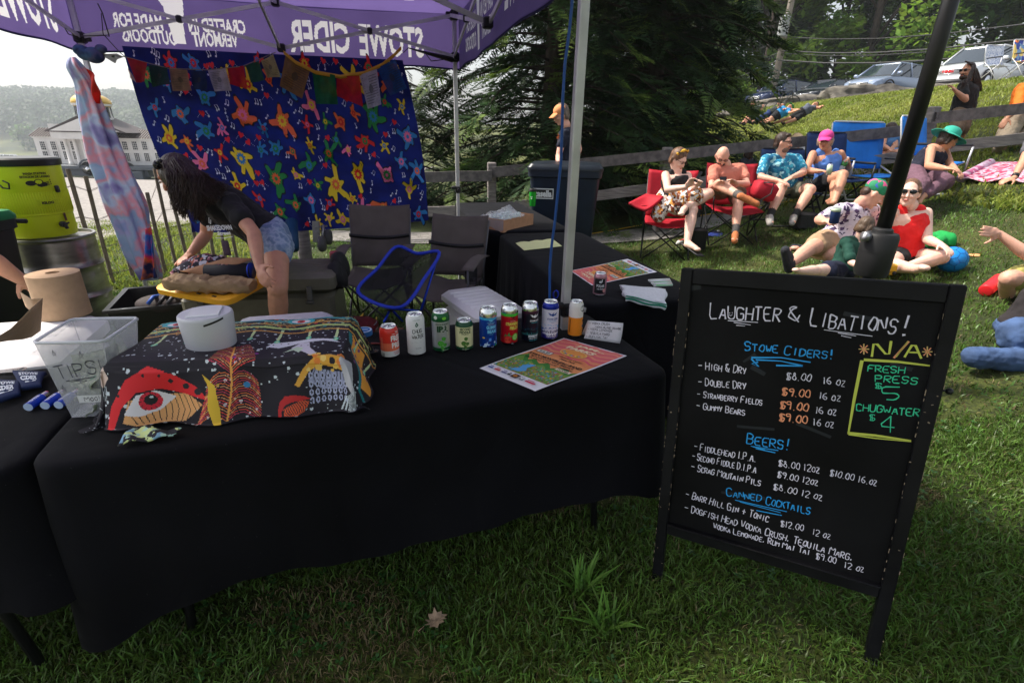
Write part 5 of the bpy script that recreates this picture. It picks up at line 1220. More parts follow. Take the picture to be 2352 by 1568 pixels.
# posters
def poster(c0,c1,c2,c3,label,seed):
 """corners: bottom-left, bottom-right (white strip side), top-right, top-left of the sheet"""
 def f(u,v,l=0): return c0.lerp(c1,u).lerp(c3.lerp(c2,u),v)+V((0,0,.0015+.004*abs(sin(3.5*v+u))*(1-v)+.0003*l+.008*max(0,v-.85)))
 mb=MB(); mb.grid(lambda u,v: f(u,v),16,24); po=mb.build('poster',paper,label=label,cat='poster',group='festival posters on the tables')
 pr=Print(f); m_=.028; A=.62
 pr.rect(m_,.13,1-m_,1-m_*A,S(236,150,95),12,16); pr.up()
 pr.rect(m_,.70,1-m_,1-m_*A,S(232,100,115),12,6); pr.up()
 for k in range(9):
  y0=.66+k*.038; pts=[(m_+(1-2*m_)*i/30,min(1-m_*A,y0+.018*sin(i*.62+k*.5))) for i in range(31)]
  pr.line(pts,.022,S(228,90+4*k,110) if k%2==0 else S(240,150,120))
 for k in range(4): pts=[(m_+(1-2*m_)*i/30,.60+k*.03+.015*sin(i*.62+k)) for i in range(31)]; pr.line(pts,.012,S(232,130,90))
 pr.up(); rg=random.Random(seed); top_=[(m_+(1-2*m_)*i/14,.40+.03*sin(i*1.9)+.02*rg.random()+(.05 if i in (1,2,12) else 0)) for i in range(15)]
 pr.poly([(m_,.13)]+top_+[(1-m_,.13)],S(60,130,50)); pr.up(); pr.poly([(m_,.13)]+[(x,y-.05-.01*rg.random()) for x,y in top_]+[(1-m_,.13)],S(110,150,60)); pr.up()
 for k in range(460): pr.z=5+.1*(k%9); pr.disc(rg.uniform(m_+.01,1-m_-.01),rg.uniform(.14,.34),rg.uniform(.006,.018),rg.uniform(.004,.012),[S(60,170,160),S(90,150,210),S(190,80,60),S(220,160,60),S(90,140,60),S(160,70,110),S(70,120,70),S(200,190,90)][rg.randrange(8)],n=7,rot=rg.uniform(0,3))
 pr.z=7
 pr.poly([(.3,.15),(.36,.22),(.33,.27),(.4,.33),(.46,.33),(.44,.25),(.5,.2),(.44,.15)],S(90,165,225)); k_=S(45,25,20)
 pr.text('RYAN MONTBLEAU BAND',.07,.495,.93,.535,k_,.04); pr.text('MOONDOGS, NICK BREDICE',.16,.455,.86,.485,k_,.03); pr.text("ROCK & ROLL PLAYHOUSE - JAHMMING",.12,.415,.9,.445,k_,.03)
 pr.text('Waterbury Center',.42,.60,.80,.63,k_,.02); pr.text('State Park',.5,.565,.74,.593,k_,.02)
 pr.rect(.08,.575,.32,.635,k_); pr.up(); pr.rect(.088,.580,.312,.630,S(245,240,230)); pr.up(); pr.text('9.6.25',.11,.588,.29,.622,k_,.05)
 pr.rect(.70,.375,.93,.408,S(245,225,200)); pr.up(); pr.text('DOORS',.73,.38,.9,.402,k_,.03)
 pr.disc(.5,.735,.2,.075,S(240,190,110),n=24); pr.up(); pr.disc(.5,.735,.18,.066,S(235,150,70),n=24); pr.up()
 for k in range(16): pr.disc(.5+.14*cos(pi+k*.2),.735+.045*sin(pi+k*.2),.02,.01,[S(90,160,80),S(80,150,210),S(220,90,100),S(240,220,90)][k%4],n=7)
 pr.text('JAM',.34,.875,.66,.93,S(250,225,190),.05); pr.text('PARKS',.28,.80,.72,.86,S(250,225,190),.05); pr.text('for the',.68,.885,.78,.91,S(250,225,190),.03)
 for x0,w_,c_ in ((.05,.09,S(60,90,160)),(.17,.1,S(200,60,60)),(.3,.09,S(110,110,150)),(.41,.05,S(40,40,40)),(.62,.06,S(40,40,40)),(.72,.16,S(200,40,80))): pr.rect(x0,.055,x0+w_,.075,c_); pr.rect(x0,.085,x0+w_*.7,.095,c_)
 pr.rect(.48,.045,.58,.105,S(60,30,20)); pr.up(); pr.disc(.53,.075,.03,.018,S(190,120,50)); pr.disc(.65,.075,.02,.015,S(235,235,240)); pr.build('printed_picture',po)
poster(PZ('G',908,838,.742),PZ('G',1365,1033,.742),PZ('G',2118,738,.742),PZ('G',1600,592,.742),'colourful concert poster lying on the main table in front of the cans',1)
poster(PZ('H',1797,800,.742),PZ('H',1540,690,.742),PZ('H',1040,790,.742),PZ('H',1230,918,.742),'upside-down concert poster lying on the near right-hand table',2)
# towel
tw=mat('terry_towel',S(222,224,232),.95,bump=.6,bscale=260,var=.06,scale=60)
ca,cb,cc,cd=PZ('H',1480,950,.745),PZ('H',1870,1125,.745),PZ('H',1890,1010,.745),PZ('H',1830,940,.745)
cb2,cd2=PZ('H',1880,1120,.745),PZ('H',1850,945,.745)
mb=MB(); q0,q1,q2,q3=PZ('H',1520,1050,.745),PZ('H',1870,1130,.745),PZ('H',1880,990,.745),PZ('H',1480,955,.745)
for k in range(3):
 mb.sheet(lambda u,v: q0.lerp(q1,u).lerp(q3.lerp(q2,u),v)+V((.006*sin(9*v+k),.004*k+.006*sin(7*u+k),.008+.010*k+.006*noise.noise(V((u*4,v*4,k)))-.010*max(0,abs(u-.5)-.42)*10*.5)),20,14,.007,mi=0)
twl=mb.build('towel',tw,label='folded white terry towel with a green edge on the near right-hand table',cat='towel')
mb=MB(); mb.tube([q0.lerp(q1,t)+V((0,-.004,.014+.004*sin(9*t))) for t in [i/12 for i in range(13)]],.0045,6); mb.tube([q0.lerp(q1,t)+V((0,-.006,.028+.003*sin(7*t))) for t in [i/12 for i in range(13)]],.003,6); mb.build('green_edge',mat('green_stitch',S(30,140,110),.9),twl)
# wrapped straws
for k,(col,lab) in enumerate(((S(225,228,225),'white wrapped straw at the back of the bundle'),(S(225,150,140),'pink striped straw in the bundle'),(S(120,190,140),'green striped straw between the pink ones'),(S(230,160,140),'orange striped straw in the bundle'),(S(110,200,130),'bright green straw at the front of the bundle'))):
 p0=PZ('H',1722+12*k,872+12*k,.746); p1=PZ('H',1905+6*k,862+12*k,.746); mb=MB(); mb.tube([p0+V((0,0,.003*(k%2))),p1],.0062,10); mb.tube([p0.lerp(p1,.1)+V((0,0,.0005)),p0.lerp(p1,.98)],.0066,6,mi=1)
 mb.build('straw',[mat('clear_wrap',S(220,225,228),.3),mat('straw_%d'%k,col,.4)],label=lab,cat='straw',group='bundle of wrapped straws')
# yellow note paper
y0,y1,y2,y3=PZ('H',640,613,.744),PZ('H',970,576,.744),PZ('H',890,516,.744),PZ('H',565,550,.744)
mb=MB(); mb.sheet(lambda u,v: y0.lerp(y1,u).lerp(y3.lerp(y2,u),v)+V((0,0,.003+.012*max(0,v-.85)*4*abs(sin(9*u)))),14,8,.0012)
yp=mb.build('note_paper',mat('yellow_paper',S(222,222,165),.8),label='pale yellow sheet of ruled notepaper on the near right-hand table',cat='paper')
pr=Print(lambda u,v,l: y0.lerp(y1,u).lerp(y3.lerp(y2,u),v)+V((0,0,.0045)))
for k in range(12): pr.line([(.05,.08+k*.07),(.95,.08+k*.07)],.006,S(180,190,160))
pr.build('ruled_lines',yp)
# carton with cups under plastic film
b0,b1,b2=PZ('H',460,457,.745),PZ('H',718,397,.745),PZ('H',378,420,.745); ex_=(b1-b0); ey_=(b2-b0); hx=.105
ct=thing('cardboard_carton','open cardboard carton of silver cups wrapped in clear plastic on the far table','box',tuple(b0.lerp(b1,.5)+V((0,.12,0))))
Lx=ex_.length; Tc=frame(b0,ex_.normalized()); eyn=V((-ex_.y,ex_.x,0)).normalized(); Wc=.26
card=mat('cardboard',S(176,132,100),.85,var=.08,scale=25)
mb=MB(Tc); th=.004
for c_,s_ in (((Lx/2,th/2,hx/2),(Lx,th,hx)),((Lx/2,Wc-th/2,hx/2),(Lx,th,hx)),((th/2,Wc/2,hx/2),(th,Wc-2*th,hx)),((Lx-th/2,Wc/2,hx/2),(th,Wc-2*th,hx)),((Lx/2,Wc/2,.003),(Lx-.002,Wc-.002,.004))): mb.box(c_,s_)
mb.build('box',card,ct,smooth=False)
for i in range(2):
 for j in range(4):
  mb=MB(Tc); mb.lathe([(.026,0),(.032,.01),(.033,.115),(.028,.122),(.026,.122),(.0,.12)],(.06+j*.08,.07+i*.09,.008),20,cap=False); mb.build('cup',mat('pale_cup',S(190,205,205),.35,metal=.4,var=.2,scale=60),ct)
film=mat('plastic_film',(.85,.87,.9),.18,alpha=.32,spec=.8)
mb=MB(Tc); mb.grid(lambda u,v: (.0+Lx*.72*u,-.005+(Wc+.01)*v,.105+.045*sin(pi*u)**.5*sin(pi*v)**.5+.018*noise.noise(V((u*9,v*8,2)))+(.05*math.exp(-((u-.75)/.12)**2-((v-.5)/.25)**2))),40,26)
mb.grid(lambda u,v: (-.003+.001,.0+Wc*u,.10-.08*v*(1+.2*sin(9*u))),20,6); mb.build('plastic_wrap',film,ct,smooth=False)
# tumbler
p=PZ('H',713,228,.757); p.y+=.035; t=thing('tumbler','bright green travel tumbler with a black lid on the far table','cup',(p.x,p.y,.757))
mb=MB(); mb.lathe([(0,0),(.030,0),(.033,.005),(.041,.158),(.0,.158)],p,28,cap=False); mb.build('cup_body',mat('green_plastic',S(35,170,50),.25,coat=.4),t,autosm=50)
mb=MB(); mb.lathe([(0,.158),(.043,.158),(.044,.165),(.044,.182),(.040,.187),(0,.187)],p,28,cap=False); mb.box(p+V((0,-.02,.19)),(.02,.012,.008),bev=.002); mb.build('lid',blk,t,autosm=50)
pr=Print(lambda u,v,l: p+V((.0405*cos(-1.9+u/.04),.0405*sin(-1.9+u/.04),v))); pr.text('HOP',-.014,.095,.010,.108,S(235,245,235),.04); pr.text('SHOP',-.016,.075,.014,.088,S(235,245,235),.04) if False else pr.disc(-.002,.085,.009,.006,S(235,245,235)); pr.build('mark',t)
# white cylinder speaker / dispenser on the bundle
MZ=.905
p=PZ('J',465,560,MZ); t=thing('white_canister','white round plastic canister with a square top plate standing on the mushroom cloth','canister',(p.x,p.y,MZ)); wp=mat('white_plastic',S(205,205,218),.35)
mb=MB(); mb.lathe([(0,0),(.063,0),(.066,.004),(.072,.094),(.071,.101),(.068,.104),(0,.104)],p,48,cap=False); mb.build('body',wp,t,autosm=40)
mb=MB(Matrix.Translation(p) @ Matrix.Rotation(.35,4,'Z')); mb.box((0,0,.106),(.084,.084,.005),bev=.002); mb.build('top_plate',mat('white_gloss',S(235,236,245),.2),t,autosm=30)
mb=MB(); mb.grid(lambda u,v: p+V((.0725*cos(-1.15+.75*u),.0725*sin(-1.15+.75*u),.083+.012*u+.006*v)),12,1); mb.build('slot',blk,t)
# cord
mb=MB(); mb.tube([PD('I',x,y,d) for x,y,d in ((1375,530,1.62),(1420,480,1.66),(1560,370,1.8),(1640,340,1.9),(1740,340,1.95),(1830,350,1.98))],.003,6); mb.build('charging_cable',mat('grey_cable',(.09,.09,.1),.5),label='thin dark cable curving up behind the tip box',cat='cable')
# mushroom-print cloth draped over a box
bt=[PZ('I',1085,770,.9),PZ('J',1690,640,.9),PZ('J',1690,310,.9),PZ('I',1560,500,.9)]
o_=V((-1.085,1.215,0)); e1=V((.62,.12,0)).normalized(); e2=V((-e1.y,e1.x,0)); BLx,BLy,BHh=.60,.33,.158
SD=.185
def bund(u,v,lift=0):                          # u,v in metres of cloth, origin at the lower left corner of the cloth
 a=u-SD; b=v-SD
 def fold_(s_,L):
  if s_<0: q=-s_; k=min(q/.02,1); return-(.30*q+.010*k),-1,q
  if s_>L: q=s_-L; k=min(q/.02,1); return L+(.30*q+.010*k),1,q
  return s_,0,0
 X,sx,qx=fold_(a,BLx); Y,sy,qy=fold_(b,BLy)
 q=max(qx,qy)+.25*min(qx,qy); q=q if q<SD*.9 else SD*.9+(q-SD*.9)*.25
 z=BHh-q*.94+.012*math.exp(-((a-.1)**2+(b-.1)**2)/.05)+.010*noise.noise(V((u*7,v*7,1)))*(1 if q<.01 else 1.6)
 if q>.02:
  w_=.012*sin(30*(a if qy>qx else b)+3*q)*min(1,q/.1)+.02*noise.noise(V((u*5,v*5,7)))
  if qy>=qx: Y+=sy*w_
  else: X+=sx*w_
 if q>SD*.86: z=max(z,.006+.004*sin(20*a));
 return o_+e1*X+e2*Y+V((0,0,.744+max(.003,z)))
dyc=mat('dark_printed_cloth',S(24,20,34),.7,bump=.1,bscale=9)
CWd,CHt=BLx+2*SD,BLy+2*SD
dy=Dyed(CWd,CHt,.0022,dyc); rg=random.Random(8)
W_=S(205,215,225)
for k in range(520): r_=rg.choice((.0016,.002,.0028,.0035,.005)); dy.disc(rg.uniform(0,CWd),rg.uniform(0,CHt*.62),r_,r_,W_,n=7)
def capm(cx,cy,s,col,dots,gill,rot=0,eye=None):
 c,q=cos(rot),sin(rot); X=lambda a,b: (cx+s*(a*c-b*q),cy+s*(a*q+b*c)); K=(.01,.008,.015)
 dy.poly([X(-.5,-.1),X(-.62,-.55),X(-.1,-.75),X(.55,-.6),X(.95,-.2),X(.6,.05)],gill)
 for k in range(13): dy.line([X(-.45+k*.11,.02),X(-.5+k*.13,-.35),X(-.35+k*.10,-.62)],.0022,K)
 dy.poly([X(-1.0,-.75),X(-.85,-.2),X(-.55,.3),X(-.15,.55),X(.35,.45),X(.8,.2),X(1.1,-.12),X(.6,.02),X(.1,.12),X(-.35,.05),X(-.65,-.25),X(-.85,-.8)],col)
 for a,b,r_ in dots: dy.disc(*X(a,b),r_*s,r_*s,K,n=10)
 if eye:
  dy.poly([X(-.6,-.38),X(-.35,.0),X(0,.08),(X(.38,-.05)),X(.05,-.38),X(-.3,-.46)],S(230,225,235)); dy.disc(*X(-.1,-.15),.21*s,.21*s,S(215,30,60),n=20); dy.disc(*X(-.1,-.12),.12*s,.12*s,K,n=16); dy.disc(*X(-.08,-.06),.035*s,.03*s,W_,n=8)
  for k in range(12): a=k*.52; dy.line([X(-.1+.15*cos(a),-.15+.15*sin(a)),X(-.1+.21*cos(a),-.15+.21*sin(a))],.0016,K)
# front face (low v): big red cap with an eye
capm(.30,.105,.125,S(222,28,40),((.3,.3,.05),(.6,.2,.07),(.85,.08,.08),(-.2,.4,.03),(.1,.4,.03),(-.7,0,.03)),S(232,170,110),-.05,True)
capm(.755,.15,.085,S(225,165,60),((0,.3,.1),(.3,.25,.08),(-.4,.1,.08),(.6,.1,.07)),S(150,155,190),-.25)
for k in range(26): dy.disc(.69+rg.uniform(0,.15),.165+rg.uniform(-.02,.035),rg.uniform(.004,.010),None,[S(235,190,90),S(225,130,50),S(240,205,120)][k%3],n=10)
for k in range(26): x=.70+(k%7)*.016; y=.06+(k//7)*.024; dy.disc(x,y,.006,.011,S(170,175,210),n=8); dy.disc(x,y,.0025,.006,(.02,.02,.04),n=6)
capm(.645,.055,.05,S(190,30,35),(),S(225,90,50),.3)
# feather
F0=(.475,.02);
for k in range(34):
 t_=k/33; bx,by=F0[0]+.02*sin(3*t_),F0[1]+.24*t_
 for sgx in (-1,1):
  L=.085*(1-.55*t_) ; pts=[(bx+sgx*L*s_*(1 if s_<.7 else 1),by+L*(1.1*s_-1.1*s_*s_*(1.2 if t_<.5 else .4))) for s_ in (0,.25,.5,.75,1)]
  dy.line(pts,.0022,[S(235,120,60),S(190,60,90),S(225,70,60),S(225,160,110)][(k+(sgx>0))%4])
dy.line([(F0[0]+.02*sin(3*t),F0[1]+.25*t) for t in [i/9 for i in range(10)]],.005,S(240,170,80))
dy.poly([(.445,.0),(.43,.06),(.435,.12),(.42,.155),(.452,.12),(.46,.06),(.462,0)],S(225,185,50))
for x,y,r_,c_ in ((.50,.19,.006,S(140,40,150)),(.46,.12,.004,S(190,160,60)),(.53,.11,.009,S(50,130,190)),(.55,.22,.005,S(140,40,150))): dy.disc(x,y,r_,None,c_)
# white spotted stalk mushroom
dy.poly([(.565,.27),(.60,.262),(.66,.30),(.72,.31),(.77,.295),(.745,.325),(.68,.335),(.62,.315),(.575,.30)],S(215,215,230)); dy.poly([(.655,.30),(.635,.26),(.675,.22),(.70,.19),(.715,.205),(.69,.25),(.68,.30)],S(205,200,220)); dy.poly([(.65,.27),(.62,.225),(.645,.24),(.665,.215),(.672,.25)],S(190,210,190))
for k in range(9): dy.disc(.58+k*.02,.285+.012*sin(k),.003,None,(.02,.02,.04),n=6)
# right side: butterfly-like wing cap
dy.poly([(.80,.38),(.84,.42),(.88,.40),(.93,.30),(.95,.20),(.90,.18),(.85,.25),(.81,.31)],S(235,160,60))
for k in range(14): dy.disc(.83+(k%4)*.026,.24+(k//4)*.045,.006,.009,S(120,60,130),n=8)
dy.line([(.79,.40),(.80,.33),(.84,.25),(.90,.17),(.95,.16)],.012,S(20,120,130)); dy.poly([(.78,.18),(.82,.21),(.87,.15),(.86,.08),(.80,.10)],S(185,185,195))
for k in range(8): dy.line([(.78+.012*k,.02),(.80+.010*k,.07+.005*k)],.005,W_)
# left corner white cap
dy.poly([(.14,.20),(.17,.19),(.19,.15),(.17,.13),(.14,.14)],S(225,200,190))
for k in range(7): dy.line([(.145+k*.006,.135),(.14+k*.006,.10)],.002,W_)
# top: patterned band of scrolls with drips
yb=CHt*.56
dy.poly([(0,yb+.03)]+[(CWd*i/40,yb+.012*sin(i*.7)) for i in range(41)]+[(CWd,CHt),(0,CHt)],S(16,14,26))
for k in range(11):
 x=.07+k*.085; L=rg.uniform(.03,.075); dy.line([(x,yb+.02),(x+.003,yb-L)],.008,S(195,215,160)); dy.disc(x+.004,yb-L-.006,.008,.013,S(90,205,170)); dy.disc(x+.004,yb-L-.008,.004,.006,S(210,230,190))
pal2=[S(190,210,130),S(40,170,185),S(215,75,50),S(205,215,170),S(230,160,60),S(120,150,90)]
for k in range(900):
 x,y=rg.uniform(0,CWd),rg.uniform(yb+.015,CHt); r_=rg.uniform(.003,.011); c_=pal2[rg.randrange(6)]
 if rg.random()<.6: dy.line([(x+r_*1.4*cos(t),y+r_*.8*sin(t)) for t in [rg.uniform(0,6)+i*.5 for i in range(1)]*0+[i*.55 for i in range(9)]],.0026,c_)
 else: dy.disc(x,y,r_*.6,r_*.4,c_,n=8)
for off,w_,c_ in ((.01,.006,S(225,165,70)),(.075,.006,S(225,165,70)),(.14,.005,S(205,215,170)),(.045,.012,S(185,205,125)),(.11,.010,S(40,165,180))): dy.line([(CWd*i/40,yb+off+.012*sin(i*.7+off*9)) for i in range(41)],w_,c_)
for x in (.24,.62): dy.disc(x,yb+.10,.045,.022,S(40,165,180),n=20); dy.disc(x,yb+.10,.030,.015,S(225,220,225),n=20); dy.disc(x,yb+.10,.013,.013,S(215,50,50),n=16); dy.disc(x,yb+.10,.006,.006,(.01,.01,.02),n=10)
bundle=dy.cloth('printed_cloth',bund,None,label='dark cloth with psychedelic mushrooms draped over a box on the main table',cat='cloth')
mb=MB()
a_,b_,c_,d_=PZ('I',1130,1540,.745),PZ('I',1280,1370,.75),PZ('I',1750,1400,.75),PZ('I',1600,1470,.745)
mb.sheet(lambda u,v: a_.lerp(d_,u).lerp(b_.lerp(c_,u),v)+V((0,0,.006+.012*sin(5*u+v*3)**2)),16,5,.003); mb.build('cloth_corner',blotch('scroll_cloth',[S(170,205,195),S(20,20,34),S(120,160,190),S(24,22,36),S(200,215,150)],55),bundle)
# tip box
zr=.975
t4=[PZ('I',325,535,zr),PZ('I',985,520,zr),PZ('I',1315,300,zr),PZ('I',690,312,zr)]
b4=[PZ('I',690,1250,.743),PZ('I',1120,1225,.743)]; dv=(t4[3]-t4[0])*.8; b4+=[b4[1]+dv,b4[0]+dv]
tb_=thing('tip_box','translucent plastic tip box with handwritten lettering and bank notes inside','box',tuple((b4[0]+b4[2])/2))
def clearp():
 m=mat('frosted_plastic',(.78,.79,.86),.3,alpha=.26,spec=.6); return m
mb=MB()
for i in range(4):
 j=(i+1)%4; mb.sheet(lambda u,v: b4[i].lerp(b4[j],u).lerp(t4[i].lerp(t4[j],u),v),4,4,.002)
mb.sheet(lambda u,v: b4[0].lerp(b4[1],u).lerp(b4[3].lerp(b4[2],u),v)+V((0,0,.002)),2,2,.002); mb.build('box_wall',clearp(),tb_,smooth=False)
mb=MB(); cen=sum(t4,V((0,0,0)))/4; rim=[]
for i in range(4):
 for k in range(6): a1=t4[i].lerp(t4[(i+1)%4],.06+.88*k/5); rim.append(a1+(a1-cen).normalized()*.004)
mb.tube(rim,.0045,8,closed=True); mb.build('rim',mat('plastic_rim',(.72,.74,.82),.3,alpha=.75),tb_)
def ff(u,v,l): q=b4[0].lerp(b4[1],u).lerp(t4[0].lerp(t4[1],u),v); n=(b4[1]-b4[0]).cross(t4[0]-b4[0]).normalized(); n=n if n.y<0 else-n; return q+n*(.0012+.0002*l)
pr=Print(ff); kk=(.015,.012,.03)
pr.hand('TIPS!',.12,.52,.93,.60,.17,.012,kk,.04,2); pr.line([(.22,.50),(.75,.545),(.3,.49),(.6,.50),(.42,.46)],.008,kk)
for x,y,s_ in ((.22,.86,.045),(.62,.83,.05),(.12,.40,.05),(.62,.40,.055)): pr.line([(x+s_*cos(pi/2+k*4*pi/5),y+s_*1.0*sin(pi/2+k*4*pi/5)) for k in range(6)],.008,kk)
pr.rect(.3,.20,.88,.30,S(235,236,240)); pr.up(); pr.hand('Moo!',.42,.215,.74,.225,.06,.010,kk,.04,5); pr.build('marker_lettering',tb_)
bill=mat('bank_note',S(128,140,122),.85,col2=S(185,190,170),scale=60,detail=8)
rg=random.Random(6); b_c=sum(b4,V((0,0,0)))/4
for k in range(9):
 q=b_c+V((rg.uniform(-.035,.035),rg.uniform(-.06,.03),.015+.016*k)); T=Matrix.Translation(q) @ Matrix.Rotation(rg.uniform(0,6),4,'Z') @ Matrix.Rotation(rg.uniform(.5,1.3),4,'X') @ Matrix.Rotation(rg.uniform(-.5,.5),4,'Y')
 mb=MB(T); mb.sheet(lambda u,v: ((u-.5)*.125,(v-.5)*.058,.010*sin(5*u+k)+.005*sin(7*v)),10,5,.0006); o=mb.build('bank_note',bill,label='grey-green bank note in the tip box, '+['lying flat at the bottom','second from the bottom','third from the bottom','leaning on the front wall','in the middle of the heap','behind the lettering','under the upper notes','second from the top','topmost of the heap'][k],cat='bank note',group='bank notes in the tip box')
 pr=Print(lambda u,v,l: ((u-.5)*.125,(v-.5)*.058,.010*sin(5*u+k)+.005*sin(7*v)+.0005),T); pr.disc(.5,.5,.09,.3,S(90,105,90)); pr.disc(.78,.5,.06,.15,S(50,120,80)); pr.rect(.03,.08,.97,.14,S(95,110,92)); pr.rect(.03,.86,.97,.92,S(95,110,92)); pr.build('printed_portrait',o)
# koozies, lighters, opener on the left table
navy=mat('navy_neoprene',S(14,36,82),.8,bump=.1,bscale=200)
def koozie(c,q,lab,seed):
 P=[PZ(c,x,y,.745) for x,y in q]; bl,br,tr,tl=P
 def f(u,v,l=0): return bl.lerp(br,u).lerp(tl.lerp(tr,u),v)+V((0,0,.016+.010*sin(pi*v)*sin(pi*u)**.3+.0004*l))
 t=MB(); t.sheet(f,12,12,.012); o=t.build('can_cooler',navy,label=lab,cat='can cooler',group='navy neoprene can coolers')
 pr=Print(f); pr.text('STOWE',.16,.56,.80,.80,S(225,232,240),.05); pr.text('CIDER',.16,.28,.80,.50,S(225,232,240),.05); pr.line([(.3,.2),(.75,.24)],.04,S(225,232,240)); pr.build('lettering',o)
koozie('I',((215,1010),(410,980),(455,850),(130,840)),'navy can cooler lying flat under the bottle opener, nearer the tip box',1)
koozie('I',((-60,1150),(210,1060),(230,935),(-80,925)),'navy can cooler cut off by the left edge of the photo',2)
for k,(x,y,x1,y1) in enumerate(((270,1150,440,1030),(430,1135,560,1040),(560,1130,690,1040))):
 a_=PZ('I',x,y,.756); b_=PZ('I',x1,y1,.756); dd=(b_-a_).normalized(); b_=a_+dd*.078; t=thing('lighter',['blue lighter nearest the left edge, red button showing','blue lighter in the middle of the three','blue lighter half hidden behind the tip box'][k],'lighter',tuple(a_),'three blue lighters')
 mb=MB(); mb.tube([a_,a_.lerp(b_,.72)],.0125,16); mb.build('body',mat('blue_lighter',S(28,70,190),.25,coat=.3),t,autosm=40)
 mb=MB(); mb.tube([a_-dd*.001,a_+dd*.004],.0118,16); mb.build('base_cap',mat('pale_cap',S(190,210,240),.4),t,autosm=40)
 mb=MB(); mb.tube([a_.lerp(b_,.72),b_],.010,12); mb.build('hood',silver,t,autosm=40); mb=MB(); mb.box(b_+V((0,0,.006)),(.008,.012,.006),bev=.001); mb.build('button',mat('red_button',S(190,30,40),.4),t)
 sdv=dd.cross(V((0,0,1))); pr=Print(lambda u,v,l: a_+dd*u+(-sdv*sin(v/.0125)*-1+V((0,0,1))*cos(v/.0125))*.0128); pr.text('HIGH AND DRY',.010,-.004,.05,.005,S(235,240,250),.03); pr.build('lettering',t)
a_,b_=PZ('I',-40,818,.748),PZ('I',255,790,.748); dd=(b_-a_).normalized(); sdv=V((-dd.y,dd.x,0))
out=[]
for k in range(17): an=-pi/2+pi*k/16; out.append(b_-dd*.016+dd*.016*cos(an)+sdv*.019*sin(an))
mb=MB(); ring=out+[a_+sdv*.011,a_-sdv*.011]; inner=[b_-dd*.018+dd*.008*cos(2*pi*k/19-pi/2)+sdv*.010*sin(2*pi*k/19-pi/2) for k in range(19)]; n=19
mb.add([p+V((0,0,.002)) for p in ring]+[p+V((0,0,.002)) for p in inner]+[p for p in ring]+[p for p in inner],[(i,(i+1)%n,n+(i+1)%n,n+i) for i in range(n)]+[(2*n+i,2*n+(i+1)%n,(i+1)%n,i) for i in range(n)]+[(n+i,n+(i+1)%n,3*n+(i+1)%n,3*n+i) for i in range(n)])
mb.build('bottle_opener',silver,label='flat steel bottle opener blade lying on the left table',cat='bottle opener',smooth=False)
# blue tin
p=PZ('F',618,1412,.742); t=thing('tin','small round blue and white tin beside the mushroom cloth','tin',tuple(p)); mb=MB(); mb.lathe([(0,0),(.036,0),(.036,.018),(.034,.020),(0,.020)],p+V((0,.02,0)),28,cap=False); mb.build('tin_body',mat('tin_blue',S(60,120,190),.35),t,autosm=40)
pr=Print(lambda u,v,l: p+V((u,.02+v,.0203+.0002*l))); pr.disc(0,0,.034,.034,S(200,215,230),n=24); pr.up(); pr.disc(0,0,.028,.028,S(20,100,175),n=24); pr.up(); pr.text('MINTS',-.02,-.005,.02,.006,S(230,240,250),.04) if False else pr.line([(-.018,0),(.018,.004)],.006,S(230,240,250)); pr.build('lid_print',t)
mb=MB(); a_=PZ('J',1995,545,.744); mb.box(a_+V((.02,0,.002)),(.05,.012,.004),bev=.001); mb.build('red_strap_end',mat('red_strap',S(110,35,25),.6),label='short red-brown strap end between the cloth bundle and the red can',cat='strap')
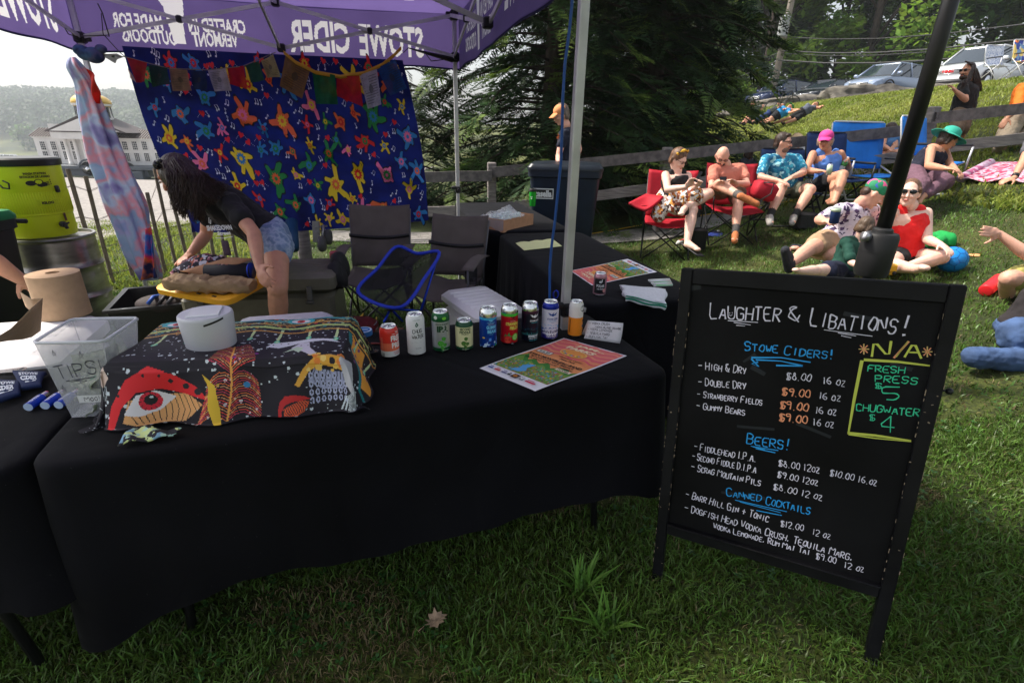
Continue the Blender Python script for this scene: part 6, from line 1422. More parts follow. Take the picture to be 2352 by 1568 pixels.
# ================================================================== CHAIRS
def camp_chair(name,label,base,ang,fab,tubem,group,W=.54,sh=.42,bh=.92,piping=None,holder=True,tilt=.16,arms=True):
 T=frame(base,(cos(ang),sin(ang),0)); t=thing(name,label,'chair',tuple(base),group); h=W/2; t.rotation_euler=(0,0,0)
 def b(mb,n,m,**k): return mb.build(n,m,t,**k)
 mb=MB(T); mb.sheet(lambda u,v: ((u-.5)*W,(v-.5)*.46-.02,sh+.03*v-.045*sin(pi*u)*(1-.3*v)+.012*noise.noise(V((u*4,v*4,ang)))),12,10,.006); b(mb,'seat',fab)
 mb=MB(T); mb.sheet(lambda u,v: ((u-.5)*(W+.04*v),.21+v*(bh-sh)*tilt*2+.045*sin(pi*u),sh+.02+(bh-sh)*v+.02*(1-sin(pi*u))*v+.01*noise.noise(V((u*4,v*5,ang+3)))),12,12,.006)
 bk=b(mb,'backrest',fab)
 mb=MB(T); mb.sheet(lambda u,v: ((u-.5)*(W+.03),.235+.045*sin(pi*u)-.012,sh+.27+.03*v-.03*sin(pi*u)),10,1,.004); b(mb,'strap',blk)
 for sx in (-1,1):
  if arms:
   mb=MB(T); mb.sheet(lambda u,v: (sx*(h+.02)+(u-.5)*.09,-.24+.46*v,sh+.20+.03*sin(pi*v*.9)),4,8,.008); b(mb,'armrest',fab)
   mb=MB(T); mb.tube([(sx*(h+.02),-.23,sh+.2),(sx*(h+.03),-.26,sh+.1),(sx*h,-.22,sh-.01)],.009,8); b(mb,'arm_tube',tubem)
  for p0,p1 in (((sx*h,-.22,sh),(-sx*(h-.02),-.26,.01)),((sx*h,.22,sh+.02),(-sx*(h-.02),.27,.01)),((sx*h,-.24,.01),(sx*(h),.24,sh)),((sx*h,.26,.01),(sx*h,-.22,sh))):
   p1=V(p1); p0=V(p0); mb=MB(T); mb.tube([p0,p1],.009,7); b(mb,'leg',tubem)
  mb=MB(T); mb.tube([(sx*(h+.005),.25,.03),(sx*(h+.01),.24,sh+.1),(sx*(h+.02),.22+(bh-sh)*tilt*2,bh)],.009,8); b(mb,'back_pole',tubem)
 if holder and arms:
  mb=MB(T); mb.lathe([(.042,-.11),(.046,-.02),(.046,0)],(h+.03,-.18,sh+.2),14,cap=False); b(mb,'cup_holder',mat('mesh_black',(.015,.015,.018),.7,alpha=.8))
 return t,T,b
gfab=mat('grey_chair_cloth',S(92,84,80),.85,var=.15,scale=5,bump=.15,bscale=14); gtube=mat('grey_tube',(.1,.1,.11),.4,metal=.5)
ch1=PD('F',765,640,4.15); ch1.z=0
c1,T1,b1_=camp_chair('camping_chair','grey fabric camping chair left of the other grey one, pink can in its arm holder',V((ch1.x+.0,4.0,0)),.1,gfab,gtube,'camping chairs under the tent',W=.46,bh=.90)
c2,T2,_=camp_chair('camping_chair','grey fabric camping chair on the right, next to the black-clothed table',V((-.50,3.72,0)),-.2,gfab,gtube,'camping chairs under the tent',W=.42,bh=.87)
mb=MB(T1); mb.lathe([(.0,0),(.03,0),(.033,.01),(.033,.11),(.028,.12),(0,.12)],(-.28,-.2,.54),16,cap=False); mb.build('drink_can',mat('pink_can',S(170,70,80),.35),label='pink-red can standing in the armrest holder of the left grey chair',cat='drink can')
# low blue-edged mesh chair
bm_=mat('black_mesh',(.008,.008,.010),.75,alpha=.9,sheen=.0); bt_=mat('blue_anodised',S(20,60,190),.3,metal=.5); be_=mat('blue_piping',S(25,55,190),.6)
K0=PD('F',870,1120,3.0); t=thing('folding_chair','low black mesh camp chair with bright blue piping and blue poles','chair',(K0.x,K0.y,0))
cp=[PD('F',*q) for q in ((585,1050,2.95),(925,1178,2.82),(1135,930,3.1),(1250,725,3.3),(1070,735,3.38),(900,680,3.4),(750,850,3.2))]
cen=PD('F',860,1010,3.18)+V((0,0,-.04)); mb=MB(); n=40
def cr_(P,s_):
 n_=len(P); k=int(s_)%n_; t_=s_-int(s_); a,b,c,d=P[k-1],P[k],P[(k+1)%n_],P[(k+2)%n_]
 return .5*((2*b)+(c-a)*t_+(2*a-5*b+4*c-d)*t_*t_+(3*b-a-3*c+d)*t_**3)
edge=[cr_(cp,i*len(cp)/n) for i in range(n)]
vs=[]
for k in range(7):
 f_=k/6
 for e in edge: q=cen.lerp(e,f_); q=q-V((0,-.05,.06))*(1-f_**2)*f_*1.5; vs.append(q)
mb.add(vs,[(k*n+i,k*n+(i+1)%n,(k+1)*n+(i+1)%n,(k+1)*n+i) for k in range(6) for i in range(n)]); mb.build('seat',bm_,t)
mb=MB(); mb.tube(edge,.011,8,closed=True); mb.build('piping',be_,t)
hubp=PD('F',850,1185,3.0);
for a_,b_ in ((hubp,PD('F',795,1300,2.9)),(hubp,PD('F',950,1290,3.1)),(hubp,PD('F',600,1090,3.15)),(PD('F',1240,750,3.3),PD('F',1100,1200,3.0)),(hubp,PD('F',1080,1205,3.05))):
 if b_.z<.3 and a_ is hubp and b_.z<hubp.z-.05: b_=b_+(b_-a_)*((b_.z-.01)/max(.02,a_.z-b_.z))
 mb=MB(); mb.tube([a_,b_],.008,8); mb.build('pole',bt_,t)
mb=MB(); mb.ell(hubp,(.03,.03,.02)); mb.build('hub',blk,t)
redf=mat('red_chair_cloth',S(175,14,38),.75,var=.18,scale=6,bump=.15,bscale=12)
def gz(p): return V((p.x,p.y,ground(p.x,p.y)))
cA=gz(PD('B',520,900,6.35)); camp_chair('camping_chair','red camping chair under the woman in the flowered skirt',cA,-.25,redf,blk,'red camping chairs',W=.56,bh=.98,sh=.44)
cB=gz(PD('B',1130,880,6.6)); camp_chair('camping_chair','red camping chair under the bald man in the salmon shirt',cB,-.1,redf,blk,'red camping chairs',W=.6,bh=.93,sh=.44)
mb=MB(); P4=[PD('B',140,760,6.2),PD('B',300,840,6.1),PD('B',470,700,6.2),PD('B',305,675,6.4)]
mb.sheet(lambda u,v: P4[0].lerp(P4[1],u).lerp(P4[3].lerp(P4[2],u),v)+V((0,0,-.05*sin(pi*u)*sin(pi*v))),8,8,.03); mb.build('arm_pouch',redf,label='red insulated armrest pouch of the flowered-skirt woman\'s chair, sticking out left',cat='pouch')
mb=MB(); mb.box(PD('B',1430,650,6.2),(.26,.2,.20),R=Matrix.Rotation(.3,3,'Y'),bev=.03); ob=mb.build('chair_bag',redf,label='red cooler pouch hanging between the bald man and the blue-shirted man',cat='bag')
mb=MB(); mb.tube([PD('B',1430,570,6.1),PD('B',1530,575,6.05),PD('B',1500,680,6.05),PD('B',1390,745,6.05)],.008,6); mb.build('strap',blk,ob)
pr=Print(lambda u,v,l: PD('B',440,400,6.28+.0)+V((u,-.0-.001*l,v)));
def lawn_chair(label,base,ang,fab,frm,group,W=.56,bh=.95,sh=.44,name='folding_chair'):
 T=frame(base,(cos(ang),sin(ang),0)); t=thing(name,label,'chair',tuple(base),group); h=W/2
 mb=MB(T); mb.sheet(lambda u,v: ((u-.5)*W,(v-.5)*.44,sh-.03*sin(pi*u)),8,6,.012); mb.build('seat',fab,t)
 mb=MB(T); mb.sheet(lambda u,v: ((u-.5)*W,.22+.13*v+.02*sin(pi*u),sh+.06+(bh-sh-.06)*v),8,8,.012); mb.build('backrest',fab,t)
 mb=MB(T); mb.tube([(-h,.22,sh-.02),(-h,.36,bh-.02),(-h+.03,.365,bh+.01),(h-.03,.365,bh+.01),(h,.36,bh-.02),(h,.22,sh-.02)],.012,8); mb.build('back_frame',frm,t)
 for sx in (-1,1):
  mb=MB(T); mb.tube([(sx*h,.3,.015),(sx*h,-.22,sh)],.012,8); mb.build('leg',frm,t); mb=MB(T); mb.tube([(sx*h,-.26,.015),(sx*(h+.01),.0,.34),(sx*h,.24,sh+.1)],.012,8); mb.build('leg',frm,t)
  mb=MB(T); mb.tube([(sx*(h+.02),-.24,.3),(sx*(h+.02),-.25,sh+.18)],.012,8); mb.build('leg',frm,t); mb=MB(T); mb.box((sx*(h+.02),-.02,sh+.2),(.05,.46,.03),bev=.012); mb.build('armrest',blk,t,autosm=40)
 for y in (-.26,.3): mb=MB(T); mb.tube([(-h,y,.02),(h,y,.02)],.011,8); mb.build('crossbar',frm,t)
 return t
nf=mat('navy_chair_cloth',S(28,52,98),.8,var=.15,scale=10,bump=.1);
lawn_chair('navy padded folding chair under the man in the turquoise shirt',gz(PD('B',1640,860,7.0)),.1,nf,blk,'navy folding chairs',W=.62)
lawn_chair('navy padded folding chair under the woman with the pink cap',gz(PD('B',2050,800,7.15)),.15,nf,blk,'navy folding chairs',W=.60,bh=1.0)
bf=mat('bright_blue_cloth',S(28,125,215),.7,var=.08,scale=8); wt=mat('white_tube',(.6,.6,.62),.35,metal=.3)
p=gz(PD('A',1100,1470,7.4)); lawn_chair('empty bright blue beach chair with white frame right of the woman in the pink cap',p,.12,bf,wt,'blue beach chairs',W=.80,bh=1.0,sh=.34)
p=gz(PD('A',1600,1400,6.9)); lawn_chair('blue beach chair with white frame under the woman in the teal hat',p,.5,bf,wt,'blue beach chairs',W=.60,bh=.92,sh=.40)
p=PD('A',2110,690,17.5); lawn_chair('white patterned lawn chair with navy headrest on top of the slope',gz(p),.2,blotch('pale_spotted',[S(215,220,230),S(200,208,225),S(225,228,235),S(150,165,195)],40),wt,'lawn chairs on top of the slope',W=.68,bh=1.02)
p=PD('A',2320,690,16.5); lawn_chair('rainbow-striped lawn chair at the right end of the slope top',gz(p),.1,blotch('striped',[S(60,80,170),S(225,130,80),S(235,210,120),S(120,160,200),S(225,225,225)],9),wt,'lawn chairs on top of the slope',W=.68,bh=1.02)
# ================================================================== COOLERS, BINS, TUBS
def cooler(label,T,L,W,H,m,lidh=.09,latch=True,ribs=True,name='cooler',lidm=None,top_ribs_dir='x'):
 """T: origin at the front left bottom corner; x along the front, y back"""
 t=thing(name,label,'cooler',tuple(T @ V((L/2,W/2,0)))); lm=lidm or m
 mb=MB(T); mb.box((L/2,W/2,(H-lidh)/2),(L-.03,W-.03,H-lidh-.004),bev=.03); mb.build('body',m,t,autosm=40)
 mb=MB(T); mb.box((L/2,W/2,H-lidh/2),(L,W,lidh),bev=.028); mb.build('lid',lm,t,autosm=40)
 if ribs:
  mb=MB(T)
  for k in range(7):
   if top_ribs_dir=='x': mb.box((L/2,W*(.17+.11*k),H),(L*.84,W*.07,.007),bev=.003)
   else: mb.box((L*(.13+.125*k),W/2,H+.002),(.028,W*.78,.008),bev=.003)
  mb.build('lid_rib',lm,t,kind='stuff',autosm=40)
 if latch:
  for x in (.16,L-.16):
   mb=MB(T); mb.box((x,-.008,H-lidh),(.035,.02,.11),bev=.006); mb.box((x,-.02,H-lidh-.05),(.05,.015,.025),bev=.006); mb.build('latch',mat('grey_rubber_latch',(.12,.12,.11),.5),t,autosm=40)
 return t
olive=mat('olive_plastic',S(104,101,86),.5,var=.08,scale=20,bump=.1,bscale=150); whitep=mat('white_cooler_plastic',S(240,238,238),.45,var=.04,scale=6,bump=.05,bscale=80)
o1=PD('F',380,925,3.2); ztop=PD('F',370,890,3.22).z; ex_=V((.985,.17,0)).normalized(); L_c=.98; org=V((o1.x,3.2,0))-ex_*L_c
cooler('large olive green hard cooler with rubber latches behind the bending woman',frame(org,ex_),L_c,.50,PD('F',370,905,3.2).z,olive,lidh=.13)
br=PZ('I',1040,250,.715); T_=frame(V((br.x,br.y,0))-mdir*1.15-mperp*.52,mdir)
cooler('white hard cooler at the left edge with the paper towel roll on its lid',T_,1.15,.52,.715,whitep,lidh=.10,latch=False)
bl_,br_,fr_=PZ('F',1262,1040,.5),PZ('F',1640,990,.5),PZ('F',1800,1150,.5)
ex_=(br_-bl_).normalized(); ey_=V((-ex_.y,ex_.x,0)); T_=frame(V((bl_.x,bl_.y,0))-ey_*.58,ex_)
cooler('white ribbed cooler standing behind the row of cans',T_,(br_-bl_).length,.60,.5,whitep,lidh=.09,latch=False,top_ribs_dir='x')
a_,b_=PZ('J',790,285,.62),PZ('J',1540,230,.62); ex_=(b_-a_).normalized(); T_=frame(V((a_.x,a_.y,0))-V((-ex_.y,ex_.x,0))*.42-ex_*.04,ex_)
cooler('scuffed white cooler lid showing behind the mushroom-print bundle',T_,(b_-a_).length+.08,.44,.62,mat('scuffed_white',S(208,206,214),.5,var=.1,scale=40),lidh=.08,latch=False,ribs=False)
# black tote
q=[PZ('Z',244,712,.42),PZ('Z',440,694,.42),PZ('Z',478,640,.42),PZ('Z',338,645,.42)]
ex_=(q[1]-q[0]).normalized(); ey_=V((-ex_.y,ex_.x,0)); tw_,tl_=.80,.52; o_t=V((q[0].x,q[0].y,0)); T_=frame(o_t,ex_)
tt=thing('storage_tote','open black storage tote with a backpack inside, on the grass by the picket fence','storage tote',tuple(T_ @ V((tw_/2,tl_/2,0)))); bp_=mat('black_tote',(.010,.010,.012),.35)
mb=MB(T_); tp_=.04
mb.ring_loft([[(ins+(tw_-2*ins)*a,ins+(tl_-2*ins)*b,z) for a,b in ((0,0),(1,0),(1,1),(0,1))] for ins,z in ((.06,.0),(.0,.40),(-.02,.40),(-.02,.42),(.012,.42),(.07,.012))]); mb.build('tub',bp_,tt,smooth=False)
for k in range(4):
 mb=MB(T_); mb.box((.10+.2*k,-.01,.4205),(.03,.008,.002)); mb.build('rim_slot',mat('pale_slot',(.35,.4,.42),.5),tt)
bpk=thing('backpack','brown and black backpack with blue trim lying in the open tote','backpack',tuple(PD('E',1150,1120,2.85)))
mb=MB(); mb.ell(PD('E',1140,1150,3.22),(.15,.10,.06),nu=20,nv=12); mb.build('pack',mat('brown_nylon',S(58,50,50),.8,var=.2,scale=14,bump=.3),bpk)
for x0,x1,col in ((1100,1110,S(30,80,170)),(1180,1170,S(20,20,24)),(1240,1230,S(60,60,66))):
 mb=MB(); mb.tube([PD('E',x0-40,1150,3.1),PD('E',x0,1100,3.15),PD('E',x1+30,1092,3.25)],.012,8); mb.build('strap',flat(col),bpk)
# yellow lid with its load
A_,F_,R__=PD('E',1082,1040,2.92),PD('E',1625,1140,2.72),PD('E',2052,925,3.12)
ex_=(F_-A_); ey_=(R__-F_); LX,LY=ex_.length,ey_.length; ex_.normalize(); ey_.normalize(); nz=ex_.cross(ey_).normalized(); nz=nz if nz.z>0 else-nz; ey_=nz.cross(ex_); Ty=frame(A_,ex_,ey_)
yl=thing('tote_tray','yellow plastic tote lid carried level as a tray by the bending woman','lid',tuple(A_.lerp(R__,.5))); yel=mat('yellow_plastic',S(240,175,45),.45,var=.05,scale=12)
def rr(ins,z,r=.07): return [(p[0]*(LX-2*ins)/LX+ins,p[1]*(LY-2*ins)/LY+ins,z) for p in rrect(LX,LY,r,4)]
mb=MB(Ty); mb.ring_loft([rr(0,-.03),rr(0,.002),rr(.012,.006),rr(.05,.006),rr(.058,-.012),rr(.10,-.012),rr(.108,.004)]); mb.build('lid_panel',yel,yl,autosm=35)
for k in range(4): mb=MB(Ty); mb.box((LX*(.2+.2*k),.028,.0075),(.03,.012,.003)); mb.build('slot',blk,yl)
for k in range(3):
 mb=MB(Ty); mb.box((LX*(.3+.25*k),.085,.008),(.05,.03,.012),bev=.004); mb.build('rib',yel,yl)
pb_=mat('kraft_paper',S(158,132,100),.85,var=.12,scale=18,bump=.9,bscale=22)
def onlid(x,y,z): return Ty @ V((x*LX,y*LY,z))
g0,g1=PD('E',1200,975,2.86),PD('E',1812,1010,2.88); mb=MB(); rings=[]
for i in range(25):
 t_=i/24; c=g0.lerp(g1,t_); sc_=.045*(1-.35*abs(2*t_-1)**6)
 rings.append([c+V((0,math.copysign(abs(cos(a))**.55,cos(a))*.085,0))*(sc_/.045)+V((0,0,math.copysign(abs(sin(a))**.6,sin(a))*sc_*.85))+V((0,0,.022*noise.noise(V((t_*11,a*1.7,0)))-.012*abs(sin(a)))) for a in [2*pi*j/18 for j in range(18)]])
mb.ring_loft(rings); mb.build('paper_bag',pb_,smooth=False,label='rolled crumpled brown paper bag lying along the yellow lid',cat='paper bag')
mb=MB();
def fb(u,v):
 a,b,c,d=PD('E',1215,925,2.95),PD('E',1660,880,2.98),PD('E',1600,800,3.1),PD('E',1330,830,3.1); p_=a.lerp(b,u).lerp(d.lerp(c,u),v); return p_+V((0,0,.05*sin(pi*u)*sin(pi*min(1,v))+.012*noise.noise(V((u*7,v*7,0)))))
mb.sheet(fb,24,14,.05); mb.build('patterned_shirt',blotch('floral_dark',[S(22,18,34),S(200,150,160),S(20,18,30),S(120,60,80),S(28,26,50),S(190,190,205),S(170,90,70)],48),label='bunched dark flowered cloth lying on top of the paper bag',cat='cloth')
for k,(qq,lab) in enumerate(((((1290,915),(1480,945),(1820,825),(1640,815)),'flat brown cardboard flap slanting across the yellow lid'),(((1900,925),(1965,935),(1960,880),(1905,900)),'small brown cardboard piece at the right end of the yellow lid'))):
 a,b,c,d=[PD('E',x,y,2.93+.1*(j>1)) for j,(x,y) in enumerate(qq)]; mb=MB(); mb.sheet(lambda u,v: a.lerp(b,u).lerp(d.lerp(c,u),v),4,4,.005); mb.build('cardboard_piece',card,label=lab,cat='cardboard')
mb=MB(); mb.tube([PD('E',1480,925,2.98),PD('E',1800,915,3.02)],.05,16); mb.tube([PD('E',1798,915,3.02),PD('E',1806,915,3.02)],.053,16,mi=1); mb.build('rolled_mat',[mat('dark_roll',(.012,.012,.02),.7),bt_],label='dark rolled bundle with a bright blue ring end on the yellow lid',cat='bundle')
p=PD('E',1910,885,3.05); mb=MB(); mb.lathe([(0,0),(.032,0),(.037,.075),(.039,.078),(.034,.076),(.030,.01),(0,.01)],p,20,cap=False); mb.build('tin_cup',mat('tin_metal',(.45,.47,.5),.35,metal=.8),label='small shiny tin cup on the right end of the yellow lid',cat='cup')
# steel barrel and wash station cooler
dc=V((PD('E',335,655,3.9).x,3.93,0)); dz=PD('E',335,650,3.93).z
br_t=thing('steel_drum','dented stainless steel keg drum supporting the yellow wash station','drum',tuple(dc)); stl=mat('brushed_steel',(.36,.34,.33),.34,metal=.9,var=.3,scale=5,bump=.12,bscale=20,stretch=(1,1,3))
prof=[(0,0),(.262,0),(.27,.012)]
for k in range(1,30):
 z=dz*k/30; rr_=.272+.016*sum(math.exp(-((z-dz*f_)/.016)**2) for f_ in (.33,.66)) ; prof.append((rr_,z))
prof+=[(.272,dz-.03),(.284,dz-.012),(.28,dz),(.262,dz),(.258,dz-.02),(0,dz-.022)]
mb=MB(); mb.lathe(prof,dc,56,cap=False); mb.build('barrel',stl,br_t,autosm=50)
wc=V((PD('E',285,635,3.9).x,3.93,dz)); ws=thing('wash_station_cooler','fluorescent yellow hand-wash station jug with black lid standing on the drum','wash station',tuple(wc)); fy=mat('fluorescent_yellow',S(205,222,20),.42,bump=.04,bscale=60); HW=.56; r_=.222
mb=MB(); pf=[(0,0),(r_*.93,0),(r_*.96,.02),(r_*.97,.16),(r_,.165),(r_,.345),(r_*1.01,.35),(r_*1.02,HW-.05),(0,HW-.05)]
mb.lathe(pf,wc,56,cap=False); mb.build('jug',fy,ws,autosm=35)
mb=MB()
for k in range(90): a=2*pi*k/90; mb.tube([wc+V((cos(a)*r_,sin(a)*r_,.18)),wc+V((cos(a)*r_,sin(a)*r_,.33))],.0035,4)
mb.build('flute',fy,ws,kind='stuff')
mb=MB(); mb.lathe([(0,HW-.05),(r_*1.05,HW-.05),(r_*1.07,HW-.04),(r_*1.07,HW-.005),(r_*1.02,HW+.006),(0,HW+.008)],wc,56,cap=False); mb.build('lid',blk,ws,autosm=35)
aw=atan2(-wc.y,-wc.x)
def fw_(u,v,l): a=aw+u/(r_*1.02); q_=r_*1.022+.0004*l; return wc+V((q_*cos(a),q_*sin(a),v))
pr=Print(fw_); kk=(.012,.012,.012); u0=.0
pr.text('WASH STATION',u0-.01,.452,u0+.125,.469,kk,.05); pr.text('ESTACION DE LAVADO',u0-.03,.430,u0+.145,.447,kk,.05)
pr.disc(u0+.02,.395,.030,.018,kk); pr.disc(u0+.065,.400,.028,.022,kk); pr.up(); pr.disc(u0+.065,.402,.020,.015,S(205,222,20)); pr.up(); pr.poly([(u0+.05,.375),(u0+.06,.392),(u0+.10,.400),(u0+.115,.388),(u0+.11,.372),(u0+.07,.365)],kk)
for k in range(4): pr.line([(u0+.105,.376+k*.007),(u0+.128,.378+k*.008)],.004,kk)
for k in range(3): pr.disc(u0+.138,.385+k*.014,.004,.005,kk,n=6)
pr.rect(u0+.02,.235,u0+.15,.275,S(190,208,15)); pr.up(); pr.text('IGLOO',u0+.045,.244,u0+.12,.264,kk,.06); pr.rect(u0+.155,.11,u0+.175,.17,S(150,90,20)); pr.up(); pr.rect(u0+.158,.115,u0+.172,.165,(.03,.02,.02)); pr.build('label_print',ws)
mb=MB(); p=fw_(.125,.09,0); nn=(p-wc); nn.z=0; nn.normalize(); mb.tube([p,p+nn*.03],.022,14); mb.tube([p+nn*.03,p+nn*.045-V((0,0,.03))],.012,10); mb.tube([p+nn*.035-V((0,0,.0)),p+nn*.05+V((.02,0,.015))],.007,8); mb.build('spigot',blk,ws)
mb=MB(); mb.tube([fw_(u_,v_,90) for u_,v_ in ((-.14,.40),(-.12,.37),(-.09,.365),(-.085,.40),(-.11,.42))],.006,8); mb.build('handle',blk,ws)
for k in (.17,): mb=MB(); mb.box(fw_(.17,.345,5),(.02,.03,.05),bev=.005); mb.build('latch',blk,ws)
# wheeled bins
def bin_(label,c,ang,W,D_,H,m,lidm,txt=None,tx0=0,txz=.8):
 T=frame(c,(cos(ang),sin(ang),0)); t=thing('wheeled_bin',label,'bin',tuple(c));
 def rc(w,d,z,y0=0): return [(p[0]-w/2,p[1]-d/2+y0,z) for p in rrect(w,d,.06,3)]
 mb=MB(T); mb.ring_loft([rc(W*.78,D_*.74,.04),rc(W*.8,D_*.76,.08),rc(W*.94,D_*.95,H*.86),rc(W*.99,D_,H*.87),rc(W,D_,H*.93)]); mb.build('body',m,t,autosm=35)
 mb=MB(T); mb.ring_loft([rc(W*1.02,D_*1.02,H*.93),rc(W*1.02,D_*1.02,H*.955),rc(W*.96,D_*.96,H*.985),rc(W*.5,D_*.5,H)]); mb.build('lid',lidm,t,autosm=35)
 mb=MB(T); mb.tube([(-W/2,D_/2+.03,H*.9),(W/2,D_/2+.03,H*.9)],.016,8); mb.build('handle',m,t)
 for sx in (-1,1): mb=MB(T); mb.lathe([(0,-.025),(.12,-.025),(.125,0),(.12,.025),(0,.025)],(sx*W*.36,D_*.4,.125),20,R=Matrix.Rotation(pi/2,3,'Y')); mb.build('wheel',blk,t)
 if txt:
  pr=Print(lambda u,v,l: T @ V((u,-D_/2*(.76+.19*(v/(H*.86)))-.004-.0006*l,v))); x0,x1,z0,z1=txt[1]; pr.rect(x0,z0,x1,z1,S(215,218,220)); pr.up(); pr.rect(x0+.01,z0+.012,x1-.01,z1-.012,(.02,.02,.022)) if len(txt)>2 else None; pr.up(); pr.text(txt[0],x0+.02,z0+.02,x1-.02,z1-.02,S(215,218,220) if len(txt)>2 else (.02,.02,.022),.05); pr.build('label_print',t)
 return t
nb_=mat('navy_bin',S(18,30,48),.45,var=.2,scale=8,bump=.06,bscale=60); nbl=mat('navy_bin_lid',S(26,34,44),.38,var=.15,scale=10)
bb=PD('Z',1297,470,6.35); bb=V((bb.x,6.45,ground(bb.x,6.45))); zt_=PD('Z',1297,372,6.35).z-bb.z
bin_('large dark navy wheeled bin behind the far table, before the man in the orange cap',bb,-.12,.86,.78,zt_,nb_,nbl,('casella',(-.36,-.12,zt_*.66,zt_*.76),1))
lb_=PD('E',-40,560,3.1); bin_('black wheeled bin with a green lid at the left edge of the photo',V((PD('E',178,590,3.45).x-.31,3.15,0)),.0,.60,.6,PD('E',60,560,3.0).z+.02,mat('black_bin',(.010,.011,.013),.45),mat('green_lid',S(20,120,70),.4),('casella',(-.10,.27,.50,.60),1))
# paper towel roll and loose sheet
p=PZ('I',470,330,.722); p=V((p.x,p.y+.09,.722)); kr=mat('kraft_towel',S(178,148,118),.9,var=.06,scale=30,bump=.1); tr_=thing('paper_towel_roll','large roll of brown paper towel standing on the white cooler','paper towel',tuple(p))
mb=MB(); mb.lathe([(0,0),(.093,0),(.093,.19),(.025,.192),(.025,.15),(0,.15)],p,40,cap=False); mb.build('roll',kr,tr_,autosm=40)
s0,s1,s2,s3=PD('I',405,110,1.72),PD('I',380,440,1.66),PD('I',215,500,1.62),PD('I',-10,520,1.6); s4=PD('I',190,60,1.75)
mb=MB(); path0=[PD('I',190,50,1.80),PD('I',300,120,1.70),PD('I',405,108,1.70),PD('I',300,200,1.60),PD('I',215,290,1.56),PD('I',100,400,1.52),PD('I',-30,480,1.5)]
path1=[PD('I',245,190,1.86),PD('I',320,260,1.78),PD('I',385,420,1.74),PD('I',300,480,1.66),PD('I',215,500,1.62),PD('I',60,515,1.58),PD('I',-30,530,1.55)]
def lp(P,s_): s_ *= len(P)-1; k=min(int(s_),len(P)-2); return P[k].lerp(P[k+1],s_-k)
mb.sheet(lambda u,v: lp(path0,v).lerp(lp(path1,v),u),6,24,.0015); mb.build('loose_sheet',kr,tr_)
# carton, lunch bag, blue bag behind the blue-edged chair
a_,b_=PD('F',480,1262,3.2),PD('F',780,1215,3.2); ex_=(b_-a_); ex_.z=0; Lb=ex_.length; ex_.normalize(); T_=frame(V((a_.x,a_.y+.05,0)),ex_); bxm=mat('brown_box',S(112,80,60),.85,var=.1,scale=14)
cb_=thing('cardboard_box','low brown cardboard beer box with dark printed lettering on the grass','box',tuple(T_ @ V((Lb/2,.15,0)))); mb=MB(T_); mb.box((Lb/2+.02,.15,.07),(Lb+.08,.30,.14)); mb.build('box',bxm,cb_,smooth=False)
pr=Print(lambda u,v,l: T_ @ V((u,-.001-.0004*l,v))); pr.text('FIDDLEHEAD',.09,.075,Lb+.02,.115,(.02,.015,.012),.05); pr.text('BREWING',.10,.030,Lb,.062,(.03,.02,.015),.04); pr.build('lettering',cb_)
mb=MB(T_); mb.box((.12,.12,.142),(.14,.06,.001)); mb.build('paper_label',paper,cb_)
lbp=T_ @ V((.05,.14,.145)); lg=thing('lunch_bag','red and grey zipped lunch bag lying on the brown box','bag',tuple(lbp)); mb=MB(); mb.box(lbp+V((-.02,0,.06)),(.24,.2,.11),bev=.035); mb.build('bag_body',mat('dark_red_nylon',S(105,18,28),.7,var=.2,scale=20,bump=.2),lg,autosm=50)
for z in (.045,.085): mb=MB(); mb.tube([lbp+V((-.02+.122*cos(a)*(1.0),.102*sin(a),z)) for a in [2*pi*i/20 for i in range(20)]],.004,6,closed=True); mb.build('zip',mat('grey_zip',(.25,.25,.27),.5),lg)
p=PD('F',1520,950,3.9); mb=MB(); mb.box(V((p.x,p.y,.12)),(.26,.2,.2),bev=.04); mb.build('blue_bag',mat('blue_pack',S(20,60,190),.5,var=.35,scale=25,col2=S(150,180,215)),label='crumpled blue plastic pack under the right grey chair',cat='bag')
# metal cart with wheels behind the olive cooler
ct_=PD('F',270,600,4.3); cm_=mat('galvanised',(.35,.36,.37),.4,metal=.7); t=thing('folding_cart','galvanised cart frame with swivel castors standing behind the olive cooler','cart',(ct_.x,4.4,0))
for x in (225,250): mb=MB(); mb.tube([PD('F',x,470,4.35),PD('F',x+8,640,4.35)],1,sq=(.02,.03)); mb.build('rail',cm_,t,smooth=False)
mb=MB(); mb.tube([PD('F',232,520,4.33),PD('F',330,510,4.45)],.008,6); mb.tube([PD('F',240,560,4.33),PD('F',320,540,4.45)],.006,6); mb.tube([PD('F',300,500,4.4),PD('F',290,620,4.35)],.012,6); mb.build('bracket',cm_,t)
for x,y,d in ((290,655,4.3),(340,600,4.45)):
 c_=PD('F',x,y,d); mb=MB(); mb.lathe([(0,-.018),(.065,-.018),(.07,0),(.065,.018),(0,.018)],c_,20,R=Matrix.Rotation(pi/2,3,'Y') @ Matrix.Rotation(.0,3,'X')); mb.build('wheel',mat('grey_tyre',(.09,.09,.09),.7),t)
for x,y,d in ((440,830,3.55),(420,910,3.4)):
 c_=PD('F',x,y,d); mb=MB(); mb.lathe([(0,-.035),(.05,-.04),(.09,-.03),(.10,0),(.09,.03),(.05,.04),(0,.035)],c_,24,R=Matrix.Rotation(1.3,3,'Y')); mb.build('rubber_tyre',mat('rubber_wheel',(.012,.012,.013),.7),label='black rubber wheel beside the olive cooler, '+('farther' if d>3.5 else 'nearer')+' of two',cat='wheel',group='wheels beside the olive cooler')
p=PD('F',130,590,4.6); mb=MB(); mb.tube([V((p.x,4.6,0)),V((p.x,4.6,PD('F',130,450,4.6).z+.2))],.06,10); mb.build('wooden_post',wood_g,label='short wooden post below the tapestry behind the bending woman',cat='post')
